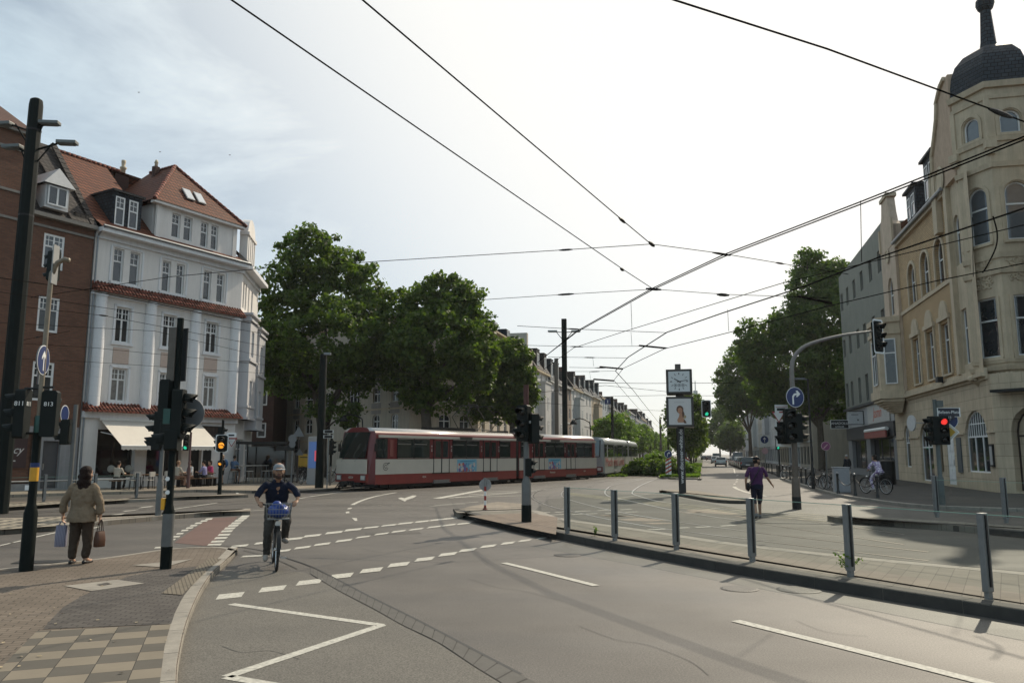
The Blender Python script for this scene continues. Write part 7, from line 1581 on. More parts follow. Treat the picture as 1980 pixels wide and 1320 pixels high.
# grey cabinet, bin
b = G(1628, 951, .12); t = thing('utility_cabinet', 'pale grey utility cabinet behind the chained bollards', 'cabinet', b, R(-10)); MB().box(-.35,-.2,0,.35,.2,1.1).box(-.38,-.23,1.1,.38,.23,1.15).build('housing', mat('cabinet_grey', (.30,.30,.31), .6, var=.12), t, bevel=.02); MB().box(-.3,-.215,.08,.3,-.2,1.02).lathe([(.03,-.012),(.03,0)], 10, (.1,-.22,.35), axis='Y').build('door', mat('cabinet_grey2', (.27,.27,.28), .6, var=.12), t)
b = G(1717, 936, .12); t = thing('waste_bin', 'tall black waste bin at the shop front behind the woman on the bicycle', 'bin', b); MB().lathe([(.42,0),(.45,.05),(.45,1.25),(.40,1.3)], 16).build('drum', BLACK, t, True, angle=40); MB().lathe([(.46,1.28),(.46,1.34),(.2,1.42)], 16).build('lid', BLACK, t, True, angle=40)

# ---------------------------------------------------------------- glass railings
GL = clearglass('railing_glass', (.93,.965,.95)); GLE = mat('glass_edge', (.25,.42,.34), .15, var=0, spec=.8); ALU = mat('railing_alu', (.20,.205,.205), .4, .45, var=.15, scale=6)
def railing(name, label, pts, tops, wd=.105, z0=.15, pane=(.12,.98), skew=None):
    t = thing(name, label, 'railing', pts[0]); o = Vector(pts[0]); P = [Vector(p)-o for p in pts]
    for i, p in enumerate(P):
        d = (P[min(i+1,len(P)-1)]-P[max(i-1,0)]); an = math.atan2(d.y, d.x); h = tops[i]
        q_ = MB().obox((p.x,p.y,p.z+h/2+.04), wd*.62, wd, h-.08, an).obox((p.x,p.y,p.z+.04), wd*.5, wd*.7, .1, an).build('post', ALU, t, bevel=.006)
        MB().obox((p.x+math.cos(an)*wd*.33,p.y+math.sin(an)*wd*.33,p.z+h/2+.06), .02, .03, h-.16, an).obox((p.x-math.cos(an)*wd*.33,p.y-math.sin(an)*wd*.33,p.z+h/2+.06), .02, .03, h-.16, an).build('gasket', BLACK, q_)
    for i in range(len(P)-1):
        a, c = P[i], P[i+1]; d = (c-a).normalized()*.06; a, c = a+d, c-d; n_ = Vector((-d.y,d.x,0)).normalized()*.005
        g = MB(); g.add([a+n_+Vector((0,0,pane[0])),c+n_+Vector((0,0,pane[0])),c+n_+Vector((0,0,pane[1])),a+n_+Vector((0,0,pane[1])),a-n_+Vector((0,0,pane[0])),c-n_+Vector((0,0,pane[0])),c-n_+Vector((0,0,pane[1])),a-n_+Vector((0,0,pane[1]))], [(0,1,2,3)]); pg_ = g.build('glass_panel', GL, t)
        g = MB(); g.obox((a+c)/2+Vector((0,0,pane[1]+.004)), (c-a).length, .012, .008, math.atan2(d.y,d.x)); g.build('glass_edge', GLE, pg_)
    return t
rp_ = [G(u,v,.15) for u,v in ((1097,1031),(1189,1045),(1308,1062),(1455,1085),(1645,1114),(1912,1157),(2320,1222))]
railing('glass_railing', 'glass railing with flat aluminium posts along the near platform kerb', rp_, [1.0,1.0,1.0,1.0,1.0,1.0,1.0], .12)
rp_ = [G(u,v,.15) for u,v in ((1812,999),(1946,1010),(2110,1023))]
railing('glass_railing', 'glass railing on the far right platform before the ornate corner house', rp_, [1.12]*3, .14, pane=(.15,1.0))
rp_ = [G(u,v,.12) for u,v in ((-90,978),(84,970),(182,966),(263,962.5))]
railing('glass_railing', 'low glass railing on the left platform in front of the cafe', rp_, [1.0]*4, .14, pane=(.1,.9))
MB_ = MB()
for a, c in zip(rp_, rp_[1:]): MB_.tube([tuple(a-rp_[0]+Vector((0,0,.76))),tuple(c-rp_[0]+Vector((0,0,.76)))], .03, 6)
bpy.data.objects['glass_railing.002']; MB_.build('rail', GREY_STEEL, bpy.data.objects['glass_railing.002'])

# ---------------------------------------------------------------- overhead wires
WIRE = mat('wire_black', (.014,.012,.010), 1., var=0, spec=0)
def wire(label, pts, r=.010, marks=(), group='overhead wires', sag=0.):
    P = []
    for u, v, z in pts: P.append(G(u, v, z))
    Q = []
    for a, c in zip(P, P[1:]):
        n_ = 6
        for k in range(n_): s = k/n_; Q.append(a.lerp(c,s)-Vector((0,0,sag*4*s*(1-s))))
    Q.append(P[-1]); o = MB().tube(Q, r, 5).build('overhead_wire', WIRE); tag(o, label, 'wire', group)
    for (u, v, z, l, rr) in marks:
        c = G(u, v, z); j = min(range(len(P)-1), key=lambda i: ((P[i]+P[i+1])/2-c).length); d = (P[j+1]-P[j]).normalized()
        MB().tube([tuple(c-d*l/2),tuple(c-d*l*.2),tuple(c+d*l*.2),tuple(c+d*l/2)], [rr*.5,rr,rr,rr*.5], 6).build('insulator', BLACK, o)
    return o
Z1, Z2, ZC = 7.6, 7.6, 5.7
wire('long span wire from the top left down to the lower wire knot', [(440,-5,Z1),(1205,521,Z1),(1262,558,Z1)], .013, [(1203,521,Z1,.3,.05)])
wire('span wire from the top centre down to the upper wire knot', [(695,-5,Z1),(1205,427,Z1),(1259,472,Z1)], .013, [(1203,426,Z1,.5,.04),(1260,472,Z1,.5,.05)])
wire('thick wire crossing the top right corner to the turret', [(1290,-4,8.4),(1600,95,8.4),(1940,220,8.4),(2050,262,8.4)], .016, [(1935,219,8.4,.8,.05)])
wire('upper cross span from the plane tree to the right hand tree', [(640,512,Z1),(735,505,Z1),(1094,483,Z1),(1259,472,Z1),(1395,490,Z1),(1508,509,Z1),(1640,530,Z1)], .011, [(1094,483,Z1,.4,.03),(1395,491,Z1,.7,.035),(1508,509,Z1,.35,.03)])
wire('lower cross span from the plane tree past the lower wire knot', [(800,588,Z1),(925,580,Z1),(1094,569,Z1),(1264,559,Z1),(1400,569,Z1),(1600,576,Z1)], .011, [(1094,569,Z1,.6,.04),(1264,559,Z1,.6,.05),(1398,570,Z1,.5,.06)])
for dv, lab in ((0,'contact wire sweeping from the right edge down to the lamp pole'),(5,'second contact wire of the pair sweeping from the right edge to the lamp pole')):
    wire(lab, [(2000,256+dv*1.3,ZC+.6),(1800,336+dv*1.2,ZC+.6),(1664,390+dv,ZC+.5),(1400,492+dv*.8,ZC+.4),(1262,557+dv*.6,ZC+.3),(1115,640+dv*.4,ZC+.2),(1040,700,ZC+.1)], .013)
wire('contact wire from the right edge to the kink over the track', [(2000,396,ZC+.3),(1700,497,ZC+.3),(1560,552,ZC+.2),(1400,604,ZC+.2),(1290,642,ZC+.1),(1215,690,ZC),(1190,717,ZC),(1225,755,ZC),(1300,850,ZC)], .018)
wire('thin wire beside the thick contact wire on the right', [(2000,430,ZC+.6),(1800,478,ZC+.6),(1510,548,ZC+.5),(1212,639,ZC+.3),(1110,672,ZC+.2),(1050,715,ZC+.1)], .011)
wire('lower contact wire from the right edge to the second kink', [(2000,505,ZC),(1810,543,ZC),(1600,592,ZC),(1420,640,ZC),(1285,674,ZC),(1205,712,ZC),(1187,735,ZC),(1235,790,ZC),(1310,860,ZC)], .013)
for i, pts in enumerate((((1000,630),(1110,636),(1290,643)),((1000,667),(1115,670),(1240,669),(1290,672)),((1060,690),(1140,691),(1212,692)),((1100,710),(1160,711),(1205,712)),((1090,718),(1150,718),(1190,717)),((1030,760),(1170,745),(1290,757)),((1000,775),(1200,790),(1300,795)),((1150,740),(1250,741),(1420,740)),((1180,766),(1290,764),(1380,765)))):
    wire(('highest','second','third','fourth','fifth','sixth','seventh','eighth','lowest')[i] + ' thin cross span near the lamp pole, above the median trees', [(u,v,6.6) for u, v in pts], .011 if i < 5 else .016, [(pts[1][0],pts[1][1],6.6,.6,.03)] if i < 5 else ())
wire('black bracket arm hanging between the right contact wires', [(1236,668,6.3),(1287,673,6.3)], .04); wire('black bracket arm below the kink of the contact wires', [(1160,709,6.3),(1204,713,6.3)], .045); wire('lowest black bracket arm on the contact wires', [(1148,733,6.2),(1187,736,6.2)], .05); wire('grey bracket arm before the tall tree on the right', [(1545,573,6.2),(1607,586,6.2)], .04)
for i, (u, v0_, v1_) in enumerate(((1220,585,638),(1664,388,506),(1220,642,668),(1407,598,640),(1540,545,575),(1880,420,535),(1146,690,708),(1140,718,733))):
    wire('hanger wire number between two contact wires, at the %s' % ('lamp pole side','grey green house','kink near the lamp pole','clock side','tall right tree','turret window','track kink','lowest bracket')[i], [(u,v0_,6.2),(u+2,v1_,5.7)] if 0 else [], .006) if 0 else None
    a = G(u, v0_, 6.3); c = AT(u+2, v1_, a.y); o = MB().tube([tuple(a), tuple(c)], .007, 4).build('hanger_wire', WIRE); tag(o, 'thin upright hanger wire at the %s' % ('span left of the lamp pole','grey green house gable','kink above the second tram','span before the clock','tall right hand tree','turret windows','bracket beside the clock','lowest bracket over the track')[i], 'wire', 'hanger wires')
a = [(1920,418),(1928,450),(1925,480),(1905,520),(1900,527)]; c0 = G(1920,418,5.9); o = MB().tube(smooth_line([tuple(AT(u,v,c0.y)) for u,v in a], .05), .012, 6).build('jumper_cable', WIRE); tag(o, 'black jumper cable looping down before the turret window', 'wire', 'overhead wires')
left = [((-30,533),(175,562),(350,597),(520,632)),((-30,560),(175,591),(350,617),(640,668)),((-30,585),(200,610),(620,690),(1000,760)),((-30,622),(300,640),(640,720),(1010,775)),((-30,660),(180,672),(520,706),(960,742)),((-30,690),(180,700),(520,722),(900,760)),((60,575),(330,535),(520,518)),((30,660),(72,652),(135,640))]
for i, pts in enumerate(left):
    wire(('topmost','second','third','fourth','fifth','sixth','rising','short anchored')[i] + ' wire running from the thick left pole across the white house', [(u,v,6.9-.1*i) for u, v in pts], .009 if i else .014, [(pts[1][0],pts[1][1],6.9-.1*i,.3,.03)] if i in (2,7) else ())
# birds
for i, (u, v) in enumerate(((268,179),(309,294),(444,300))):
    c = AT(u, v, 70); o = MB().add([(c.x-.14,c.y,c.z+.06),(c.x,c.y-.03,c.z),(c.x+.14,c.y,c.z+.07),(c.x,c.y+.08,c.z-.01)], [(0,1,3),(1,2,3)]).ell((c.x,c.y,c.z),.035,.1,.035,8,5).build('bird', BLACK); tag(o, ('small dark bird highest in the sky on the left','tiny bird above the chimneys of the white house','tiny bird to the right of the red hipped roof')[i], 'bird', 'birds in the sky')
# ================================================================ PEOPLE
SKIN = mat('skin', (.42,.25,.17), .5, var=.1, scale=12); SKIN_D = mat('skin_tan', (.33,.185,.115), .5, var=.1, scale=12)
HAIR_D = mat('hair_dark', (.016,.010,.008), .7, var=.5, scale=40, spec=.2); HAIR_G = mat('hair_grey', (.35,.34,.33), .6, var=.2); HAIR_B = mat('hair_light_brown', (.22,.12,.06), .5, var=.3, scale=30)
def cloth(name, c, var=.14, scale=7): return mat(name, c, .85, var=var, scale=scale, bump=.35, bscale=18, spec=.25)
FOLD_TEX = bpy.data.textures.new('folds', 'CLOUDS'); FOLD_TEX.noise_scale = .085; FOLD_TEX.noise_depth = 2
FOLDS = {'shirt': .022, 'jacket': .034, 'trousers': .03, 'shorts': .022, 'hair': .03}
def blob(mb, name, m, parent, vox, it=4):
    o = mb.build(name, m, parent, True); r = o.modifiers.new('remesh', 'REMESH'); r.mode = 'VOXEL'; r.voxel_size = vox; r.use_smooth_shade = True
    s = o.modifiers.new('smooth', 'SMOOTH'); s.iterations = it; s.factor = .5
    if name in FOLDS:
        d = o.modifiers.new('folds', 'DISPLACE'); d.texture = FOLD_TEX; d.strength = FOLDS[name]; d.mid_level = .5
    return o
def loft(mb, rings, n=18):
    """rings: (x,y,z,rx,ry[,yaw])"""
    b = len(mb.v)
    for q in rings:
        x, y, z, rx, ry = q[:5]; a0 = q[5] if len(q) > 5 else 0
        for k in range(n):
            a = 2*math.pi*k/n; X_, Y_ = rx*math.cos(a), ry*math.sin(a); mb.v.append((x+X_*math.cos(a0)-Y_*math.sin(a0), y+X_*math.sin(a0)+Y_*math.cos(a0), z))
    m = len(rings)
    for i in range(m-1):
        for k in range(n): k2 = (k+1)%n; mb.f.append((b+i*n+k,b+i*n+k2,b+(i+1)*n+k2,b+(i+1)*n+k)); mb.m.append(0)
    mb.f.append(tuple(b+k for k in range(n))[::-1]); mb.m.append(0); mb.f.append(tuple(b+(m-1)*n+k for k in range(n))); mb.m.append(0)
def limb(mb, pts, rs, n=10):
    P = smooth_line(pts, .06) if len(pts) > 2 else [Vector(p) for p in pts]; tot = [0]
    for a, c in zip(P, P[1:]): tot.append(tot[-1]+(c-a).length)
    key = [0]; acc = 0
    for a, c in zip(pts, pts[1:]): acc += (Vector(c)-Vector(a)).length; key.append(acc)
    R_ = []
    for t in tot:
        t = t/tot[-1]*acc; i = 0
        while i < len(key)-2 and t > key[i+1]: i += 1
        f = (t-key[i])/max(1e-6,key[i+1]-key[i]); R_.append(rs[i]+(rs[i+1]-rs[i])*min(1,max(0,f)))
    mb.tube(P, R_, n); mb.ell(P[0], R_[0],R_[0],R_[0],10,6); mb.ell(P[-1], R_[-1],R_[-1],R_[-1],10,6)
def hand(mb, w, d, side, palm, curl=.5, s=1.):
    """w wrist, d direction of the fingers, palm = palm normal, side +1 thumb to the side of d x palm"""
    w, d, pn = Vector(w), Vector(d).normalized(), Vector(palm).normalized(); pn = (pn - d*pn.dot(d)).normalized(); sd = d.cross(pn).normalized()*side
    c = w + d*.045*s
    M_ = Matrix((sd, d, pn)).transposed(); mb.ell(c, .040*s, .052*s, .017*s, 12, 8, M=M_)
    for i, (o, ln) in enumerate(((.030,.070),(.011,.080),(-.009,.074),(-.028,.058))):
        k0 = w + d*.085*s + sd*o*s; k1 = k0 + (d*math.cos(curl)+pn*math.sin(curl))*ln*.5*s; k2 = k1 + (d*math.cos(curl*2.1)+pn*math.sin(curl*2.1))*ln*.5*s
        mb.tube([k0-d*.02*s, k0, k1, k2], [.009*s,.009*s,.0085*s,.007*s], 8); mb.ell(k2, .007*s,.007*s,.007*s, 8, 5)
    t0 = w + d*.025*s + sd*.03*s; t1 = t0 + (sd*.75+d*.6+pn*.2).normalized()*.035*s; t2 = t1 + (d*.9+sd*.25+pn*.4*curl).normalized()*.032*s
    mb.tube([w+d*.015*s, t0, t1, t2], [.013*s,.012*s,.010*s,.008*s], 8); mb.ell(t2, .008*s,.008*s,.008*s, 8, 5)
def head(t, c, yaw, s, hair, skin, style='short', tiltx=0., cap=None, beard=False, facial=True):
    """returns builder matrix; +y is the face direction"""
    M_ = T(c) @ Matrix.Rotation(yaw,4,'Z') @ Matrix.Rotation(tiltx,4,'X') @ Matrix.Scale(s,4)
    mb = MB(); mb.ell((0,-.008,.03), .076,.096,.098, 18, 12); mb.ell((0,.02,-.055), .056,.066,.065, 16, 10); mb.ell((0,.06,-.085), .03,.028,.026, 10, 7)
    mb.ell((0,.092,-.018), .013,.02,.022, 8, 6); mb.ell((0,.085,.01), .011,.012,.03, 8, 6); mb.ell((0,.082,-.058), .026,.012,.012, 8, 6); mb.ell((0,.078,.045),.05,.014,.014,10,6)
    for x in (-1,1): mb.ell((x*.079,-.012,-.005), .011,.022,.032, 8, 6); mb.ell((x*.045,.055,-.02),.022,.022,.022,8,6)
    mb.xform(M_)
    parts = []
    if facial:
        f = MB()
        for x in (-.032,.032): f.ell((x,.083,.016), .013,.007,.006, 8, 5); f.ell((x,.088,.036), .02,.006,.0045, 8, 5)
        f.xform(M_); f.build('eyes', HAIR_D, t, True); f = MB().ell((0,.093,-.056), .024,.006,.006, 10, 5); f.xform(M_); f.build('mouth', mat('lips', (.25,.09,.075), .5), t, True)
    if beard: f = MB(); f.ell((0,.052,-.078), .052,.045,.036, 14, 8); f.ell((0,.088,-.042),.03,.01,.008,8,5); [f.ell((x*.058,.02,-.05),.02,.045,.045,8,6) for x in (-1,1)]; f.xform(M_); f.build('beard', mat('beard_brown', (.05,.026,.017), .8, var=.4, scale=60), t, True)
    if hair:
        h = MB(); h.ell((0,-.022,.045), .084,.098,.096, 16, 10) if not cap else h.ell((0,-.035,-.005), .078,.072,.075, 16, 10)
        if style == 'long':
            for x, y, z, r_ in ((-.06,-.05,-.03,.05),(.06,-.05,-.03,.05),(0,-.075,-.03,.062),(-.07,-.045,-.12,.05),(.07,-.045,-.12,.05),(0,-.085,-.12,.07),(-.055,-.07,-.20,.055),(.055,-.07,-.20,.055),(0,-.09,-.21,.066),(0,-.09,-.27,.05),(.05,-.075,-.26,.04),(-.05,-.075,-.26,.04)): h.ell((x,y,z), r_,r_*.8,r_*1.1, 12, 8)
        elif style == 'bob':
            for x, y, z, r_ in ((-.065,-.04,-.03,.045),(.065,-.04,-.03,.045),(0,-.07,-.04,.06)): h.ell((x,y,z), r_,r_,r_*1.3, 10, 7)
        elif style == 'bun': h.ell((0,-.10,.06), .04,.04,.04, 10, 7)
        h.xform(M_); blob(h, 'hair', hair, t, .011, 3)
    if cap:
        h = MB(); prof = [(.097,.034),(.097,.055),(.088,.084),(.066,.105),(.038,.117),(.008,.12)]; h.lathe(prof, 20); 
        for i in range(len(h.v)): x, y, z = h.v[i]; h.v[i] = (x*.86, y*1.0-.012, z)
        n0 = len(h.v); N = 10; up_, lo_ = [], []
        for k in range(N+1):
            a = R(25)+R(130)*k/N; up_.append((.092*math.cos(a)*1.0,.088*math.sin(a)+.0,.038)); lo_.append((.10*math.cos(a)*.98,.088*math.sin(a)+.062*math.sin(a)**1.5+.01,.024))
        h.add(up_+lo_, [(k,k+1,N+2+k,N+1+k) for k in range(N)]); h.xform(M_); c_ = h.build('cap', cap, t, True); so_ = c_.modifiers.new('thick','SOLIDIFY'); so_.thickness = .006
    return mb
def person(label, base, rz, J, top, trous, shoe, skin=SKIN, hair=HAIR_D, style='short', cap=None, beard=False, sleeve=.95, leglen=1., vox=.011, coat=None, hands=True, face=True, hyaw=0, htilt=0, girth=1., group=None, shoes_open=False, hs=1., collar=False):
    """J: joints in local metres, +y forward; keys hipL hipR kneeL .. handL dirs etc."""
    t = thing('person', label, 'person', base, rz, group); V_ = {k: Vector(v) for k, v in J.items() if k not in ('hdL','hdR','hpL','hpR')}
    pel = (V_['hipL']+V_['hipR'])/2; sh = (V_['shL']+V_['shR'])/2; hc = V_['head']; body = head(t, hc, hyaw, 1.08*hs, hair, skin, style, htilt, cap, beard, face)
    neck = sh + (hc-sh)*.15; limb(body, [sh-(hc-sh)*.1, sh+(hc-sh)*.3, hc+Vector((0,-.01,-.06))], [.07,.056,.055])
    mid = pel.lerp(sh,.5); limb(body, [pel, mid, sh-Vector((0,0,.05))], [.10*girth,.10*girth,.09])
    shirt = MB()
    ax = (V_['shR']-V_['shL']); yaw = math.atan2(ax.y, ax.x); ax2 = V_['hipR']-V_['hipL']; yaw2 = math.atan2(ax2.y, ax2.x); sw = ax.length/2
    rings = []
    for f, rx, ry in ((-.06,sw*.86*girth,.118*girth),(.05,sw*.88*girth,.122*girth),(.25,sw*.84*girth,.118*girth),(.5,sw*.90*girth,.118*girth),(.75,sw*1.0,.122),(.92,sw*.98,.105),(1.02,sw*.70,.08),(1.08,sw*.36,.062)):
        q = pel.lerp(sh, f); bulge = .015*math.sin(max(0,min(1,f))*math.pi); rings.append((q.x,q.y-bulge*0,q.z,rx,ry,yaw2+(yaw-yaw2)*max(0,min(1,f))))
    if coat:
        rings = rings[1:]; d = coat; rings = [(pel.x,pel.y,pel.z-d,sw*1.14*girth,.19*girth,yaw2),(pel.x,pel.y,pel.z-d*.5,sw*1.10*girth,.18*girth,yaw2),(pel.x,pel.y,pel.z+.02,sw*1.05*girth,.165*girth,yaw2)] + [(x,y,z,rx*1.07,ry*1.12,a) for x,y,z,rx,ry,a in rings[1:]]
    loft(shirt, rings)
    for s in 'LR':
        S, E, W_ = V_['sh'+s], V_['el'+s], V_['wr'+s]; k = 1.12 if coat else 1.
        if sleeve <= 1: Sl = S.lerp(sh,.12)-Vector((0,0,.025)); limb(shirt, [Sl, S.lerp(E,.5), S.lerp(E,sleeve)], [.062*k, .06*k, .056*k])
        else: limb(shirt, [S.lerp(sh,.1)-Vector((0,0,.02)), E, E.lerp(W_,sleeve-1)], [.066*k, .055*k, .05*k*(1.2 if coat else 1)])
        limb(body, [S.lerp(sh,.22)-Vector((0,0,.05)), E, W_], [.042,.041,.026])
        if hands: hand(body, W_, J.get('hd'+s, (W_-E)), 1 if s == 'R' else -1, J.get('hp'+s, (0,1,0)), J.get('cu'+s, .5) if not isinstance(J.get('cu'+s), Vector) else .5, hs)
        else: body.ell(W_+(W_-E).normalized()*.06, .035,.035,.06, 8, 6)
    tr = MB(); loft(tr, [(pel.x,pel.y,pel.z-.10,sw*.84*girth,.125*girth,yaw2),(pel.x,pel.y,pel.z,sw*.86*girth,.128*girth,yaw2),(pel.x,pel.y,pel.z+.10,sw*.80*girth,.115*girth,yaw2)])
    for s in 'LR':
        H_, K, A = V_['hip'+s], V_['knee'+s], V_['ank'+s]; limb(body, [H_, K, A], [.075,.055,.038]); F_ = V_['toe'+s]; limb(body, [A, A.lerp(F_,.5)-Vector((0,0,.015)), F_], [.036,.034,.024])
        if leglen >= 1: limb(tr, [H_, K, A.lerp(K,.04)], [.098*girth,.072*girth,.056*girth])
        elif leglen > .5: limb(tr, [H_, K, K.lerp(A,(leglen-.5)*2)], [.098*girth,.072*girth,.058*girth])
        else: limb(tr, [H_, H_.lerp(K,leglen*2)], [.098*girth,.092*girth])
        so = MB(); up = Vector((0,0,1)); d_ = (F_-A); heel = A - Vector((d_.x,d_.y,0)).normalized()*.045 - Vector((0,0,.045)) if abs(d_.z) < .12 else A - d_.normalized()*.05
        if shoes_open: limb(so, [heel, A.lerp(F_,.55)-Vector((0,0,.04)), F_-Vector((0,0,.012))], [.034,.036,.032])
        else: limb(so, [heel+Vector((0,0,.012)), A.lerp(F_,.5)-Vector((0,0,.018)), F_-Vector((0,0,.0))], [.045,.05,.038]); limb(so, [A+Vector((0,0,-.0)), A-Vector((0,0,.03))], [.046,.05])
        blob(so, 'shoe', shoe, t, max(vox,.010), 3)
    blob(body, 'body', skin, t, vox*.82, 3); blob(shirt, 'jacket' if coat else 'shirt', top, t, vox, 5); blob(tr, 'trousers' if leglen > .6 else 'shorts', trous, t, vox, 5)
    if collar:
        c_ = MB(); q = sh.lerp(hc,.12); n = 14
        for r0, z0, r1, z1 in ((.068,.045,.10,-.01),):
            for k in range(n): a0, a1 = 2*math.pi*(k/n)*.86+math.pi/2+.44, 2*math.pi*((k+1)/n)*.86+math.pi/2+.44; c_.add([(q.x+r0*math.cos(a0),q.y+r0*math.sin(a0),q.z+z0),(q.x+r0*math.cos(a1),q.y+r0*math.sin(a1),q.z+z0),(q.x+r1*math.cos(a1),q.y+r1*math.sin(a1),q.z+z1),(q.x+r1*math.cos(a0),q.y+r1*math.sin(a0),q.z+z1)], [(0,1,2,3)])
        cc = c_.build('collar', top, t, True); so_ = cc.modifiers.new('thick','SOLIDIFY'); so_.thickness = .008
    return t
# ---- woman at the kerb, seen from behind
b = G(152, 1089, ZA)
JW = dict(hipL=(-.085,0,.80),hipR=(.085,0,.80),kneeL=(-.10,.02,.43),kneeR=(.10,.02,.43),ankL=(-.11,-.02,.075),ankR=(.105,-.01,.075),toeL=(-.13,.15,.03),toeR=(.13,.16,.03),
          shL=(-.175,-.01,1.24),shR=(.175,-.01,1.24),elL=(-.285,-.02,1.0),elR=(.265,-.01,.98),wrL=(-.315,.03,.78),wrR=(.27,.03,.75),head=(.015,.02,1.43),hdL=(0,.05,-1),hdR=(0,.05,-1),hpL=(1,0,0),hpR=(-1,0,0))
JW['cuL'] = 1.0; JW['cuR'] = 1.0
def person_J(J): return {k: v for k, v in J.items() if not k.startswith('cu')}
_oldV = Vector
BEIGE = cloth('beige_jacket_cloth', (.205,.155,.105), .2, 4); BROWN_T = cloth('brown_trouser_cloth', (.055,.038,.027))
woman = person('woman with long dark hair in a beige jacket waiting at the kerb', b, R(6), person_J(JW), BEIGE, BROWN_T, mat('shoe_black', (.012,.010,.010), .4), hair=mat('hair_dark_brown', (.017,.008,.006), .75, var=.6, scale=45, bump=.9, bscale=60, spec=.2), style='long', coat=.13, sleeve=1.62, leglen=.92, girth=1.13, hyaw=R(-18), shoes_open=True)
for sx in (-1,1): MB().tube([(sx*.108-.04,-.03,.13),(sx*.108,.02,.125),(sx*.108+.04,-.03,.13),(sx*.108,-.065,.13),(sx*.108-.04,-.03,.13)], .008, 6).build('ankle_strap', mat('shoe_black', (.012,.010,.010), .4), woman)
def bag(name, label, base, rz, w_, d_, h_, m, handle_h, mh, spread=.5):
    t = thing(name, label, 'bag', base, rz); mb = MB(); rings = []
    for f, sx, sy in ((0,.94,.9),(.03,1,1),(.5,1.02,1.05),(.9,.96,.62),(1.,.94,.45)): rings.append((0,0,h_*f,w_/2*sx,d_/2*sy))
    n = 24; b_ = 0
    for x, y, z, rx, ry in rings:
        for k in range(n): a = 2*math.pi*k/n; c_, s_ = math.cos(a), math.sin(a); e = .45; mb.v.append((rx*math.copysign(abs(c_)**e,c_), ry*math.copysign(abs(s_)**e,s_), z))
    for i in range(len(rings)-1):
        for k in range(n): k2 = (k+1)%n; mb.f.append((i*n+k,i*n+k2,(i+1)*n+k2,(i+1)*n+k)); mb.m.append(0)
    mb.f.append(tuple(range(n))[::-1]); mb.m.append(0); mb.build('body', m, t, True, angle=50)
    for s in (-1,1): MB().tube(smooth_line([(-w_*.28,s*d_*.2,h_-.02),(-w_*.16,s*d_*.1,h_+handle_h*.7),(0,s*.008,h_+handle_h),(w_*.16,s*d_*.1,h_+handle_h*.7),(w_*.28,s*d_*.2,h_-.02)], .03), .007, 6).build('handle', mh, t, True)
    return t
Rw = Matrix.Rotation(R(6),3,'Z')
STRIPE = mat('lilac_cloth', (.36,.34,.46), .8, var=.15, scale=9, bump=.3)
n_ = STRIPE.node_tree; wv = n_.nodes.new('ShaderNodeTexWave'); wv.bands_direction = 'X'; wv.inputs['Scale'].default_value = 14; wv.inputs['Distortion'].default_value = .6; tcx = n_.nodes.new('ShaderNodeTexCoord'); n_.links.new(tcx.outputs['Object'], wv.inputs[0]); mxn = n_.nodes.new('ShaderNodeMix'); mxn.data_type = 'RGBA'; mxn.inputs[6].default_value = (.15,.145,.21,1); mxn.inputs[7].default_value = (.32,.31,.39,1); n_.links.new(wv.outputs['Fac'], mxn.inputs[0]); n_.links.new(mxn.outputs[2], n_.nodes['Principled BSDF'].inputs['Base Color'])
p = b + Rw @ Vector((-.318,.035,.27)); bag('tote_bag', 'lilac striped tote bag in the left hand of the waiting woman', p, R(14), .17, .11, .34, STRIPE, .06, STRIPE)
p = b + Rw @ Vector((.285,.035,.26)); bag('handbag', 'brown leather handbag in the right hand of the waiting woman', p, R(70), .16, .12, .25, mat('leather_tan', (.085,.034,.017), .5, var=.25, scale=8), .19, mat('leather_dark', (.03,.014,.009), .5))

